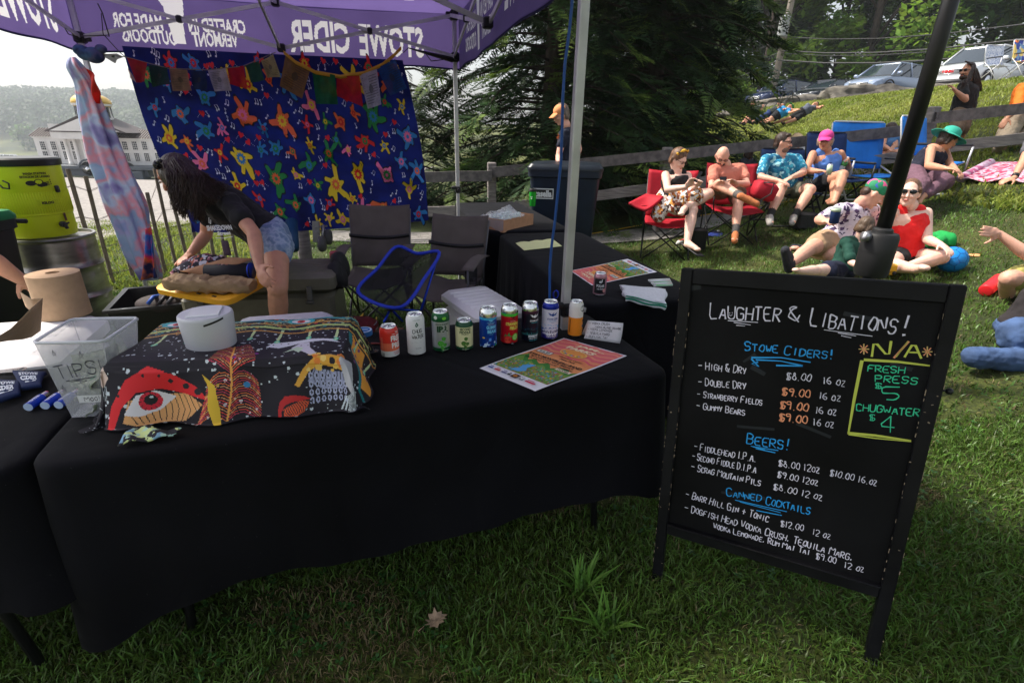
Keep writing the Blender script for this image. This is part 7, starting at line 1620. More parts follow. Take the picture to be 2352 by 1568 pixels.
mb=MB(); mb.tube([PD('F',40,470,4.4),PD('F',50,700,4.2)],.05,10); mb.build('blue_board',mat('teal_board',S(20,70,110),.6),label='upright blue-green board end behind the denim shorts',cat='board')
mb=MB(); pts=[]
for k in range(50): t_=k/49; pts.append(PD('F',500+130*t_+60*sin(8*t_),800+40*cos(9*t_)+30*sin(5*t_),3.9+.3*sin(7*t_)))
mb.tube([V((q_.x,q_.y,ground(q_.x,q_.y)+.012)) for q_ in pts],.006,6); mb.build('yellow_cord',mat('yellow_rubber',S(225,180,40),.5),label='loose coil of yellow extension cord on the grass beside the left grey chair',cat='cord')
mb=MB(); pts=[PZ('B',-140,1060),PZ('B',140,1015),PZ('B',460,960)] ; pts=[GP('B',x,y) for x,y in ((-300,1090),(-40,1050),(120,1020),(460,955),(860,900),(1120,860),(1660,770),(1960,690),(2330,640))]+[GP('A',1900,1305),GP('A',2200,1298)]
mb.tube([p_+V((0,0,.03)) for p_ in pts],.008,6); mb.build('yellow_cord',mat('yellow_rubber',S(225,180,40),.5),label='thin yellow cable stretched along the lawn behind the seated people',cat='cord')
# black speaker-like box and bottles on the lawn
def box_at(name,c,x,y,d,sz,m,lab,cat,bev=.02,rz=0):
 p_=PD(c,x,y,d); p_.z=ground(p_.x,p_.y)+sz[2]/2; mb=MB(); mb.box(p_,sz,R=Matrix.Rotation(rz,3,'Z'),bev=bev); return mb.build(name,m,label=lab,cat=cat,autosm=40)
box_at('black_case','B',800,960,6.5,(.22,.2,.28),blk,'black boxy case on the grass between the two red chairs','case',rz=.3)
p=GP('B',640,1165)+V((0,0,.035)); q_=GP('B',765,1120)+V((0,0,.035)); t=thing('water_bottle','white and floral steel water bottle lying by the bare foot','bottle',tuple(p.lerp(q_,.5))); mb=MB(); mb.tube([p.lerp(q_,-.3),p.lerp(q_,-.2),p.lerp(q_,1)],[.028,.036,.036],16); mb.build('bottle_body',blotch('floral_bottle',[S(225,225,225),S(220,225,220),S(190,40,50),S(225,225,225),S(60,90,70)],30),t); mb=MB(); mb.tube([q_,q_+(q_-p).normalized()*.03],.03,14); mb.build('cap',mat('pale_teal',S(170,205,205),.4),t)
p=GP('B',965,1075)+V((0,0,.01)); t=thing('sun_visor','blue sun visor hat lying on the grass in front of the bald man','hat',tuple(p)); vb=mat('periwinkle_cloth',S(75,95,190),.8); mb=MB(); mb.lathe([(.06,.03),(.17,.0),(.172,.004),(.06,.036)],p,32,cap=False); mb.build('brim',vb,t); mb=MB(); mb.lathe([(.0,.05),(.07,.045),(.085,.02),(.085,.0),(0,.0)],p,24,cap=False); mb.box(p+V((.02,-.03,.055)),(.03,.03,.02),bev=.004,mi=1); mb.build('crown',[mat('navy_band',S(18,24,60),.8),paper],t)
box_at('camera_bag','B',1840,870,6.6,(.26,.2,.2),mat('black_gear',(.015,.015,.018),.6,var=.5,scale=50,bump=.8,bscale=60),'heap of black gear on the grass behind the turquoise-shirted man\'s shoe','bag')
# ball, red tube, yellow toy, cap, rug
bcn=PD('C',1660,1130,4.35); r_b=.11; bcn.z=ground(bcn.x,bcn.y)+r_b; ball=thing('ball','blue football under the hand of the woman in red','ball',tuple(bcn-V((0,0,r_b))))
mb=MB(); mb.ell(bcn,r_b,nu=40,nv=28); mb.build('ball_skin',mat('blue_vinyl',S(20,130,210),.4,bump=.05),ball)
ph=(1+sqrt(5))/2; ico=[V(p_).normalized() for p_ in ((0,1,ph),(0,1,-ph),(0,-1,ph),(0,-1,-ph),(1,ph,0),(1,-ph,0),(-1,ph,0),(-1,-ph,0),(ph,0,1),(ph,0,-1),(-ph,0,1),(-ph,0,-1))]
mb=MB()
for v_ in ico:
 nb5=sorted([w_ for w_ in ico if w_ is not v_],key=lambda w_: (w_-v_).length)[:5]; cc=[(v_*2+w_).normalized() for w_ in nb5]
 u_=v_.orthogonal().normalized(); w2=v_.cross(u_); cc.sort(key=lambda q: atan2(q.dot(w2),q.dot(u_)))
 for k in range(5): mb.tube([bcn+cc[k]*r_b*1.0,bcn+(cc[k]+cc[(k+1)%5]).normalized()*r_b*1.002,bcn+cc[(k+1)%5]*r_b],.0022,4)
 for w_ in nb5: mb.tube([bcn+(v_*2+w_).normalized()*r_b,bcn+(v_+w_).normalized()*r_b*1.002],.0022,4)
mb.build('seam',mat('dark_blue_seam',S(10,70,140),.6),ball,kind='stuff')
a_,b_=PD('C',2000,1370,3.75),PD('C',2160,1290,3.95); a_.z=ground(a_.x,a_.y)+.05; b_.z=ground(b_.x,b_.y)+.055; t=thing('red_flask','bright red cylindrical bottle lying on the lawn at the right','bottle',tuple(a_)); mb=MB(); dd=(b_-a_).normalized(); b_=a_+dd*.26; mb.tube([a_-dd*.002,a_,a_+dd*.01,b_,b_+dd*.02],[.038,.044,.047,.047,.03],24); mb.build('flask_body',mat('red_vinyl',S(225,35,45),.45),t,autosm=60); mb=MB(); mb.tube([b_+dd*.02,b_+dd*.05],.028,16); mb.build('cap',blk,t)
p=PD('C',1065,1190,3.9); t=thing('toy_truck','small yellow plastic toy truck held by the boy','toy',tuple(p));
mb=MB(); mb.box(p,(.10,.05,.06),bev=.008); mb.box(p+V((-.02,0,.045)),(.05,.045,.04),bev=.008); mb.box(p+V((.02,0,-.04)),(.04,.04,.03),bev=.006); mb.build('toy_body',yel,t,autosm=40)
for x in (-.03,.03): mb=MB(); mb.lathe([(0,-.005),(.015,-.005),(.015,.005),(0,.005)],p+V((x,-.028,-.035)),12,R=Matrix.Rotation(pi/2,3,'X')); mb.build('wheel',blk,t)
p=GP('C',1895,1082); mb=MB(); mb.ell(p+V((0,0,.01)),(.07,.05,.012)); mb.build('orange_disc',mat('pale_orange',S(235,165,110),.6),label='flat pale orange disc lying on the grass beyond the ball',cat='disc')
pk=blotch('pink_rug',[S(176,48,88),S(170,44,84),S(222,190,205),S(184,56,96)],11,kind='NOISE'); q=[('A',1830,1425),('A',2352,1438),('A',2420,1290),('A',2080,1290)]; P_=[GP(*k) for k in q]
mb=MB(); mb.sheet(lambda u,v: P_[0].lerp(P_[1],u).lerp(P_[3].lerp(P_[2],u),v)+V((0,0,.085+.02*sin(11*u)*(1-v))),24,10,.012); rug=mb.build('rug',pk,label='pink and white patterned outdoor rug unrolled on the lawn',cat='rug')
a_,b_=GP('A',1850,1420)+V((0,0,.09)),GP('A',2075,1300)+V((0,0,.09)); mb=MB(); mb.tube([a_,b_],.055,18); mb.build('rolled_edge',blotch('pink_rug_back',[S(200,160,185),S(210,185,205),S(176,90,130),S(205,175,195)],12),rug)
mb=MB(); p=GP('C',450,1140); mb.box(p+V((0,0,.02)),(.09,.05,.03),bev=.01); mb.build('small_packet',blotch('packet',[S(180,205,205),S(90,130,130),S(220,225,225)],40),label='small striped packet on the grass between the couple\'s legs',cat='packet')
# ================================================================== WHITE STATEHOUSE MODEL ON A TRAILER
BY=30.0
def q2(x,y,d=BY): return PD('Q',x,y,d)
def qz(y,x=1000): return q2(x,y).z
hm=thing('statehouse_model','white scale model of a domed statehouse with portico riding on a trailer','building',(q2(1250,1240).x,BY,qz(1240)))
wh=mat('white_clapboard',S(225,222,220),.7,var=.05,scale=2); rfm=mat('ribbed_roof',S(150,140,135),.6); win=mat('dark_window',(.03,.035,.045),.2)
xL,xR=q2(505,1050).x,q2(2330,1050).x; zB,zE=qz(1235),qz(868); D0=1.5
def hbox(name,x0,x1,z0,z1,y0,y1,m=wh): mb=MB(); mb.box(((x0+x1)/2,(y0+y1)/2,(z0+z1)/2),(x1-x0,y1-y0,z1-z0)); return mb.build(name,m,hm,smooth=False)
xp0,xp1=q2(905,1000).x,q2(1560,1000).x
hbox('left_wing',xL,xp0,zB,zE,BY,BY+D0); hbox('right_wing',xp1,xR,zB,zE,BY,BY+D0); hbox('central_block',xp0,xp1,zB,zE,BY+.02,BY+D0)
for x0,x1 in ((xL-.1,xp0),(xp1,xR+.1)):
 n_=int((x1-x0)/.14); rid=qz(755)-.0
 mb=MB(); mb.add([(x0,BY-.1,zE),(x1,BY-.1,zE),(x1,BY+D0*.5,rid),(x0,BY+D0*.5,rid),(x0,BY+D0+.1,zE),(x1,BY+D0+.1,zE)],[(0,1,2,3),(3,2,5,4),(0,3,4),(1,5,2),(0,4,5,1)]); mb.build('roof',rfm,hm,smooth=False)
 for k in range(n_+1): x=x0+(x1-x0)*k/n_; mb=MB(); mb.tube([(x,BY-.1,zE+.02),(x,BY+D0*.5,rid+.02)],1,sq=(.03,.05)); mb.build('roof_rib',mat('roof_rib_grey',S(95,85,82),.6),hm,smooth=False)
 hbox('cornice',x0+.06,x1,zE-.09,zE-.01,BY-.05,BY)
 for dx in ((.95,) if x0<-5 and x0==xL-.1 else (x1-x0-1.0,)): hbox('chimney',x0+dx-.25,x0+dx+.25,rid-.15,qz(690),BY+.5,BY+.85)
# portico: entablature, columns, pediment, gable roof
hbox('entablature',q2(850,850).x,q2(1590,850).x,qz(890),qz(800),BY-.75,BY+.1)
mb=MB(); xa,xb=q2(760,790).x,q2(1860,790).x; za,zp=qz(795),qz(560)
for (y0,y1,ins,m_,nm) in ((BY-.8,BY+1.3,0,mat('gable_roof_dark',S(70,62,62),.6),'gable_roof'),):
 xm=(xa+xb)/2; mb=MB(); mb.add([(xa,y0,za),(xb,y0,za),(xm,y0,zp),(xa,y1,za),(xb,y1,za),(xm,y1,zp)],[(0,1,2),(5,4,3),(0,2,5,3),(1,4,5,2),(0,3,4,1)]); mb.build(nm,m_,hm,smooth=False)
x0_,x1_=xa+.35,xb-.35; mb=MB(); mb.add([(x0_,BY-.83,za+.04),(x1_,BY-.83,za+.04),(xm,BY-.83,zp-.16),(x0_,BY-.8,za+.04),(x1_,BY-.8,za+.04),(xm,BY-.8,zp-.16)],[(0,1,2),(0,2,5,3),(1,4,5,2),(0,3,4,1)]); mb.build('pediment',wh,hm,smooth=False)
for k,x in enumerate((940,1062,1175,1290,1400,1520)):
 c_=q2(x,1100,BY-.6); mb=MB(); mb.lathe([(.13,zB),(.13,zB+.08),(.10,zB+.1),(.085,qz(905)),(.12,qz(900)),(.12,qz(890))],(c_.x,c_.y,0),14); mb.build('column',wh,hm)
def hwin(x,y):
 c_=q2(x,y,BY-.02); w_,h_=.15,.27
 mb=MB(); mb.box(c_,(w_*2+.06,.03,h_*2-.04+.0)); o=mb.build('window',wh,hm,smooth=False)
 for i in (-1,0,1):
  for j in range(4): pass
 mb=MB(); mb.box(c_+V((0,-.018,0)),(w_*1.7,.01,h_*1.55)); mb.build('pane',win,o,smooth=False)
 mb=MB()
 for i in (-.33,.33): mb.box(c_+V((i*w_*1.0,-.026,0)),(.014,.008,h_*1.55))
 for j in (-.25,0,.25): mb.box(c_+V((0,-.027,j*h_*1.55)),(w_*1.7,.008,.016))
 mb.build('glazing_bar',wh,o,smooth=False)
for x,dx in ((590,42),(735,40),(872,38),(1005,35),(1712,35),(1845,35),(1978,35),(2135,30),(2205,30)):
 hwin(x,985); hwin(x+dx,1118 if x<1500 else 1142)
# cupola with golden dome
cx_=q2(1250,400,BY+.6); zt0=qz(640)
mb=MB(); mb.lathe([(.95,zt0-.2),(.98,zt0),(.86,zt0+.03),(.80,zt0+.3),(.78,qz(440)),(.90,qz(430)),(.92,qz(405)),(.84,qz(395)),(.78,qz(385)),(0,qz(385))],(cx_.x,BY+.6,0),24,cap=False); mb.build('cupola',wh,hm,autosm=35)
for k in range(12): a=2*pi*k/12; mb=MB(); mb.box((cx_.x+.80*cos(a),BY+.6+.80*sin(a),(qz(440)+zt0+.3)/2),(.14,.05,.7),R=Matrix.Rotation(a+pi/2,3,'Z')); mb.build('cupola_window',win,hm,smooth=False)
mb=MB(); mb.ell((cx_.x,BY+.6,qz(385)),(.92,.92,qz(255)-qz(385)),nu=24,nv=14); mb.build('dome',mat('gold_leaf',S(215,175,90),.35,metal=.7),hm)
# trailer
tm_=mat('trailer_grey',S(80,88,98),.5,var=.1,scale=2); trl=thing('trailer','long grey gooseneck trailer carrying the statehouse model','trailer',(q2(1250,1400).x,BY,ground(q2(1250,1400).x,BY)))
zg=ground(-12,BY)
def tbox(name,x0,x1,z0,z1,y0,y1,m=tm_,bev=.02): mb=MB(); mb.box(((x0+x1)/2,(y0+y1)/2,(z0+z1)/2),(x1-x0,y1-y0,z1-z0),bev=bev); return mb.build(name,m,trl,autosm=30)
tx0,tx1=q2(730,1300).x,q2(2250,1300).x
tbox('deck',tx0-.4,tx1,qz(1290),zB-.01,BY-.9,BY+1.8); tbox('side_skirt',tx0,tx1-.5,qz(1385),qz(1290),BY-.7,BY+1.6); tbox('tool_box',q2(1800,1300).x,q2(2090,1300).x,qz(1420),qz(1300),BY-.95,BY-.3); tbox('teal_bag',q2(880,1400).x,q2(1020,1400).x,qz(1425),qz(1388),BY-.8,BY-.4,mat('teal_cover',S(30,110,130),.6))
for x in (1245,1330,1640,1790):
 c_=q2(x,1420,BY-.75); mb=MB(); mb.lathe([(0,-.11),(.2,-.12),(.33,-.1),(.36,0),(.33,.1),(0,.1)],(c_.x,BY-.75,zg+.38),24,R=Matrix.Rotation(pi/2,3,'X')); o=mb.build('wheel',blk,trl); mb=MB(); mb.lathe([(0,0),(.17,0),(.19,.02),(0,.03)],(c_.x,BY-.88,zg+.38),16,R=Matrix.Rotation(pi/2,3,'X')); mb.build('rim',silver,o)
c_=q2(1250,1400,BY-.9); mb=MB(); mb.tube([(c_.x+.52*cos(a),BY-.9,zg+.42+.42*sin(a)) for a in [pi*k/10 for k in range(11)]],.05,8); mb.build('fender',tm_,trl)
mb=MB(); mb.tube([q2(2140,1420),V((q2(2140,1420).x,BY,zg))],.05,8); mb.build('landing_leg',tm_,trl)
# ================================================================== CARS
glassm=mat('car_glass',(.02,.03,.04),.05,spec=.9,coat=.6); tyre=mat('tyre_rubber',(.012,.012,.013),.8); lampm=mat('headlamp',(.7,.72,.75),.1,coat=.6); dkp=mat('dark_trim',(.012,.012,.014),.5)
def car(label,pos,ang,paint,L=4.5,W_=1.82,H=1.6,name='parked_car',hood=.72,grille='bars',belt=1.0,letters=None,racks=False):
 T=frame(pos,(cos(ang),sin(ang),0)); t=thing(name,label,'car',tuple(pos),'cars parked above the slope'); h=W_/2; f_=L/2
 # x forward (nose at +x); lower body sections
 def sec(x,zb,zt,hw,r=.1): return [V((x,y,z)) for y,z in ((-hw*.92,zb),(-hw,zb+.14),(-hw,zt-.22),(-hw*.96,zt-.05),(-hw*.84,zt),(0,zt+.03),(hw*.84,zt),(hw*.96,zt-.05),(hw,zt-.22),(hw,zb+.14),(hw*.92,zb))]
 st=[(-f_,.5,belt-.12,h*.86),(-f_+.06,.32,belt,h*.94),(-f_+.5,.24,belt+.02,h),(-.6,.22,belt,h),(.5,.22,belt-.01,h),(f_*.52,.22,belt-.04,h*.99),(f_-.45,.24,belt-.14,h*.95),(f_-.12,.28,belt-.26,h*.86),(f_,.36,belt-.38,h*.76)]
 mb=MB(T); mb.ring_loft([sec(*s_) for s_ in st]); mb.build('body',paint,t,autosm=32)
 gx=[(-f_+.12,belt-.02,h*.84),(-f_+.45,H-.06,h*.70),(-.4,H,h*.72),(.35,H-.05,h*.70),(1.15,belt+.0,h*.84)]
 def gs(x,z,hw,zb=belt-.04): return [V((x,-h*.9,zb)),V((x,-hw,z-.03)),V((x,-hw*.85,z)),V((x,hw*.85,z)),V((x,hw,z-.03)),V((x,h*.9,zb))]
 rings=[gs(gx[0][0],gx[0][1]+.02,h*.88),gs(gx[1][0]-.02,gx[1][1],gx[1][2]),gs(gx[2][0],gx[2][1],gx[2][2]),gs(gx[3][0],gx[3][1],gx[3][2]),gs(gx[4][0],gx[4][1]+.03,h*.88)]
 mb=MB(T); mb.ring_loft(rings); mb.build('windows',glassm,t,autosm=25)
 mb=MB(T); mb.ring_loft([[V((x,s_*hw*1.01,z-.015+dz)) for s_,dz in ((-1,0),(-.8,.035),(.8,.035),(1,0))] for x,z,hw in ((gx[1][0]-.1,gx[1][1]-.03,gx[1][2]),(-.4,H,h*.72),(.36,H-.045,h*.70))]); mb.build('roof',paint,t,autosm=40)
 for s_ in (-1,1):
  for p0,p1,r_ in (((.36,s_*h*.70,H-.05),(1.16,s_*h*.89,belt),.035),((-.35,s_*h*.715,H-.03),(-.4,s_*h*.91,belt),.04),((-f_+.45,s_*h*.70,H-.08),(-f_+.2,s_*h*.89,belt),.06),((.36,s_*h*.71,H-.06),(-f_+.45,s_*h*.71,H-.08),.03)):
   mb=MB(T); mb.tube([p0,p1],r_,6); mb.build('pillar',paint,t)
  mb=MB(T); mb.box((.95,s_*(h+.10),belt+.08),(.12,.2,.14),bev=.03); mb.build('mirror',paint,t,autosm=50)
  mb=MB(T); mb.ring_loft([[V((f_-.05-a,s_*h*(.50+.42*b),belt-.27-.02+c)) for a,b,c in q_] for q_ in (((.0,0,-.05),(.10,.6,-.05),(.42,1.04,.0),(.42,1.02,.09),(.12,.6,.05),(.03,0,.03)),((.06,0,-.04),(.16,.55,-.04),(.46,.95,.0),(.46,.95,.08),(.16,.55,.04),(.06,0,.02)))]); mb.build('headlamp',lampm,t)
  mb=MB(T); mb.box((f_-.16,s_*h*.72,.50),(.1,.16,.1),bev=.03); mb.build('fog_lamp',dkp,t)
  for x in (f_-.88,-f_+.85):
   mb=MB(T); mb.lathe([(0,-.11),(.25,-.12),(.34,-.09),(.355,0),(.34,.09),(0,.1)],(x,s_*(h-.10),.355),24,R=Matrix.Rotation(pi/2,3,'X')); o=mb.build('wheel',tyre,t)
   mb=MB(T); mb.lathe([(0,0),(.06,0),(.2,-.02),(.22,.01),(.22,.03),(0,.03)],(x,s_*(h+.015),.355),20,R=Matrix.Rotation(pi/2,3,'X')); mb.build('rim',silver,o)
   mb=MB(T); mb.tube([(x+.42*cos(a),s_*(h-.005),.36+.42*sin(a)) for a in [pi*k/10 for k in range(11)]],.03,6); mb.build('wheel_arch',dkp,t)
 mb=MB(T); mb.box((f_-.02,0,belt-.42),(.10,h*1.0,.16),bev=.03); mb.build('grille',dkp,t,autosm=50)
 for k in range(4 if grille=='bars' else 2): mb=MB(T); mb.box((f_+.035,0,belt-.48+k*(.045 if grille=='bars' else .09)),(.02,h*(1.05 if grille!='thin' else .9),.016),bev=.004); mb.build('grille_bar',silver,t)
 mb=MB(T); mb.box((f_-.02,0,.36),(.14,h*1.35,.16),bev=.05); mb.build('lower_intake',dkp,t,autosm=50)
 if letters: pr=Print(lambda u,v,l: T @ V((f_+.05+.001*l,-u*-1 if False else u,belt-.45+v))); pr.text(letters,-.2,0,.2,.10,S(200,30,40),.08); pr.build('badge',t)
 else: mb=MB(T); mb.lathe([(.045,-.01),(.06,0),(.045,.01)],(f_+.05,0,belt-.40),16,R=Matrix.Rotation(pi/2,3,'Y')); mb.build('badge',silver,t)
 if racks:
  for s_ in (-1,1): mb=MB(T); mb.tube([(.3,s_*.55,H+.08),(-f_+.6,s_*.55,H+.08)],.02,6); mb.build('roof_rail',dkp,t)
 return t
def paint(n,c): return mat('paint_'+n,c,.28,metal=.35,coat=.9)
def cpos(c,x,y,d): p=PD(c,x,y,d); return V((p.x,p.y,ground(p.x,p.y)+.02))
car('dark navy car with roof rails, farthest left of the parked row',cpos('R',330,400,36.5),radians(205),paint('navy',S(28,44,84)),L=4.7,H=1.7,racks=True)
car('black sedan-like car second from the left of the parked row',cpos('R',720,370,33),radians(205),paint('black',S(18,24,36)),H=1.45,belt=.92)
car('silver blue compact crossover in the middle of the parked row',cpos('R',1190,330,27.5),radians(206),paint('silver_blue',S(140,155,180)),H=1.62,L=4.4)
car('white SUV with chrome grille and red badge letters behind the long-haired man',cpos('R',1930,270,23.5),radians(208),paint('white',S(225,228,232)),H=1.78,L=4.9,W_=1.95,belt=1.12,letters='GMC')
car('black off-road vehicle at the right end of the parked row',cpos('R',2400,240,24.5),radians(208),paint('offroad_black',S(26,28,32)),H=1.85,L=4.4,W_=1.9,belt=1.15)
car('pale pickup seen only as a sliver behind the umbrella pole',cpos('R',1600,300,30),radians(206),paint('grey_white',S(190,195,200)),H=1.8,L=4.8,belt=1.1)
for i,(x,y,lab) in enumerate(((50,1130,'tiny white car parked in the distant field, left of two'),(175,1115,'tiny silver car parked in the distant field, right of two'))):
 d=150; p=PD('Q',x,y,d); p.z=ground(p.x,p.y); car(lab,p,.3,paint('white',S(225,228,232)),name='distant_car')
# bicycle lying against the slope
bk=thing('bicycle','dark bicycle leaning in front of the dark navy car','bicycle',tuple(PD('R',330,400,27))); bkm=mat('bike_black',(.02,.02,.022),.4)
w1,w2_=PD('R',290,385,26),PD('R',460,345,27.5)
for c_ in (w1,w2_): mb=MB(); mb.tube([c_+V((.34*cos(a),.05,.34*sin(a))) for a in [2*pi*k/28 for k in range(28)]],.022,6,closed=True); mb.build('wheel',tyre,bk)
f1,f2=w1.lerp(w2_,.4)+V((0,0,.0)),w1.lerp(w2_,.35)+V((0,0,.5)); hb=w1.lerp(w2_,.8)+V((0,0,.6)); mb=MB()
for a_,b_ in ((w1,f1),(w1,f2),(f1,f2),(f2,hb),(f1,hb),(hb,w2_)): mb.tube([a_,b_],.02,6)
mb.build('frame',bkm,bk); mb=MB(); mb.tube([hb+V((-.25,0,.12)),hb+V((0,0,.1)),hb+V((.2,.1,.12))],.015,6); mb.build('handlebar',bkm,bk); mb=MB(); mb.ell(f2+V((0,0,.08)),(.13,.06,.04)); mb.build('saddle',bkm,bk)
# ================================================================== PEOPLE
def skin(n,c): return mat('skin_'+n,c,.5,sss=.08,var=.06,scale=25,bump=.03,bscale=120)
SK=skin('fair',S(222,168,145)); SK2=skin('tan',S(205,148,120)); SK3=skin('pale',S(232,190,172))
def hairm(n,c): return mat('hair_'+n,c,.45,var=.4,scale=40,bump=.7,bscale=90,stretch=(1,1,.25))
def remesh(ob,vox,sm=3):
 m=ob.modifiers.new('r','REMESH'); m.mode='VOXEL'; m.voxel_size=vox; m.use_smooth_shade=True
 s_=ob.modifiers.new('s','SMOOTH'); s_.factor=.5; s_.iterations=sm
def reach(a,c,x,y,L,side):
 """point on the line of sight through the picture point at bone length L from joint a"""
 d=ray(c,x,y).normalized(); w_=a-cC; b=w_.dot(d); dist2=w_.length_squared-b*b; q=L*L-dist2
 return cC+d*(b+side*(sqrt(q) if q>0 else 0))
def loft(mb,C_,WA,DA,n=18):
 rings=[]
 for c,(wa,hw),(da,hd) in zip(C_,WA,DA): rings.append([c+wa*(hw*cos(2*pi*j/n))+da*(hd*sin(2*pi*j/n)) for j in range(n)])
 mb.ring_loft(rings)
def hand(mb,wr,d,n,s=1.0,curl=.5,spread=.12,thumb=1,th_up=.5):
 """palm and five bent fingers; d points along the hand, n out of the back of the hand"""
 d=d.normalized(); n=(n-d*n.dot(d)).normalized(); r=d.cross(n)
 mb.ell(wr+d*.045*s,(.040*s,.052*s,.016*s),R=Matrix(((r.x,d.x,n.x),(r.y,d.y,n.y),(r.z,d.z,n.z))),nu=12,nv=8)
 mb.cone(wr-d*.01*s,wr+d*.03*s,.024*s,.024*s)
 for i,(o,L) in enumerate(((-.030,.072),(-.010,.082),(.010,.077),(.029,.060))):
  p=wr+d*.082*s+r*o*s*thumb; dd=(d+r*(o*8*spread*thumb)).normalized(); q=p
  for k,f_ in enumerate((.45,.3,.25)):
   dd=(dd*cos(curl*(.45+.35*k))-n*sin(curl*(.45+.35*k))).normalized(); e=q+dd*L*s*f_; mb.cone(q,e,(.0088-.0009*k)*s,(.0082-.0011*k)*s,8); q=e
 p=wr+d*.02*s-r*.030*s*thumb; dd=(d*(1-.4*th_up)-r*thumb*(.5+.5*th_up)-n*.25).normalized(); e=p+dd*.045*s; mb.cone(p,e,.0125*s,.0105*s,8); dd=(dd+d*.35-n*.2*curl).normalized(); mb.cone(e,e+dd*.034*s,.010*s,.0082*s,8)
FOLD=bpy.data.textures.new('fold','CLOUDS'); FOLD.noise_scale=.085; FOLD.noise_depth=2
def person(label,c,d,J,face,vox=.009,sk=SK,sc_=1.0,up=(0,0,1),top=None,sleeve=.5,bottom=None,leg=.55,hair=None,hstyle='short',shoes=None,cap=None,glasses=None,beard=None,nv=None,tank=False,build_legs=True,sole=0,wide=1.0,no_head=False,handn=None,curl=.6,skirt=None,group=None,belly=0,flat_=''):
 """J: picture positions (x, y, extra distance or side) of N neck, H head, S/T shoulders, E/F elbows, W/V wrists, h/g hand tips, P/Q hips, K/L knees, A/B ankles, t/u toes"""
 pt=lambda k: PD(c,J[k][0],J[k][1],d+(J[k][2] if len(J[k])>2 else 0)); sd=lambda k: J[k][2] if len(J[k])>2 else-1
 P={k: pt(k) for k in 'HNSTPQ' if k in J}
 for a,b,L in (('S','E',.29),('E','W',.255),('W','h',.12),('T','F',.29),('F','V',.255),('V','g',.12),('P','K',.43),('K','A',.42),('A','t',.16),('Q','L',.43),('L','B',.42),('B','u',.16)):
  if b in J and a in P: P[b]=reach(P[a],c,J[b][0],J[b][1],L*sc_,sd(b))
 for a,b in (('A','t'),('B','u')):
  if b in flat_ and a in P and b in J: q=PZ(c,J[b][0],J[b][1],P[a].z-.07*sc_); v=q-P[a]; v.z=0; P[b]=P[a]+v.normalized()*.15*sc_-V((0,0,.055*sc_))
 org=(P['P']+P['Q'])/2 if 'P' in P else P['S']; t=thing('person',label,'person',(org.x,org.y,min(v.z for v in P.values())-.02),group)
 mb=MB(); f=V(face).normalized(); s_=sc_; ups=V(up)
 if not no_head:
  Rm=rotm(f,ups); H=P['H']; X=lambda r,ff,u: H+Rm @ V((r,ff,u))*s_
  mb.ell(H,(.074*s_,.092*s_,.105*s_),R=Rm,nu=16,nv=12); mb.ell(X(0,.02,-.062),(.056*s_,.062*s_,.058*s_),R=Rm); mb.ell(X(0,.062,-.098),(.026*s_,.022*s_,.020*s_),R=Rm)
  mb.cone(X(0,.090,.0),X(0,.110,-.036),.008*s_,.0125*s_,8); mb.ell(X(0,.088,-.066),(.024*s_,.012*s_,.010*s_),R=Rm)
  for q in (-1,1): mb.ell(X(q*.077,-.002,-.012),(.010*s_,.018*s_,.030*s_),R=Rm); mb.ell(X(q*.034,.080,-.030),(.022*s_,.018*s_,.018*s_),R=Rm); mb.cone(X(q*.012,.088,.026),X(q*.05,.072,.026),.008*s_,.007*s_,8)
  N_=P.get('N',(P['S']+P['T'])/2); mb.cone(X(0,-.015,-.06),N_,.054*s_,.060*s_,14)
 Sm,axS=(P['S']+P['T'])/2,(P['T']-P['S']).normalized()
 def limbs(mb,fat=0.0,arms=1.0,legs=1.0,hands=True):
  for a,b,w_,h_ in (('S','E','W','h'),('T','F','V','g')):
   if b not in P: continue
   e=P[a].lerp(P[b],min(1,arms)) if arms<1 else P[b]
   mb.cone(P[a],e,.050*s_+fat,(.040 if arms>=1 else .050)*s_+fat*1.6,12)
   if arms>=1 and w_ in P:
    if hands:
     fm=P[b].lerp(P[w_],.3); mb.cone(P[b],fm,.040*s_,.042*s_,12); mb.cone(fm,P[w_],.042*s_,.026*s_,12); dd=(P[h_]-P[w_]) if h_ in P else (P[w_]-P[b]); hn=V(handn[0 if a=='S' else 1]) if handn else V((0,-.3,1)); hand(mb,P[w_],dd,hn,s_*1.02,curl,thumb=1 if a=='S' else-1)
    else: e2=P[b].lerp(P[w_],arms-1); mb.cone(P[b],e2,.042*s_+fat,.042*s_+fat,12)
  if not build_legs: return
  for a,b,w_,h_ in (('P','K','A','t'),('Q','L','B','u')):
   if b not in P: continue
   e=P[a].lerp(P[b],min(1,legs)); mb.cone(P[a],e,.088*s_*wide+fat,(.060 if legs>=1 else .088-.028*legs)*s_*wide+fat*1.3,14)
   if legs>=1 and w_ in P:
    if fat: e2=P[b].lerp(P[w_],min(1,legs-1)); mb.cone(P[b],e2,.060*s_+fat,.050*s_+fat,12); continue
    kf=P[b].lerp(P[w_],.3); mb.cone(P[b],kf,.054*s_,.058*s_*wide,12); mb.cone(kf,P[w_],.058*s_*wide,.036*s_,12)
    if h_ in P: mb.cone(P[w_]+(P[w_]-P[b]).normalized()*.035*s_,P[w_].lerp(P[h_],.8),.036*s_,.032*s_,10); mb.cone(P[w_],P[w_].lerp(P[h_],.9),.034*s_,.028*s_,10); mb.ell(P[h_],(.04*s_,.04*s_,.024*s_))
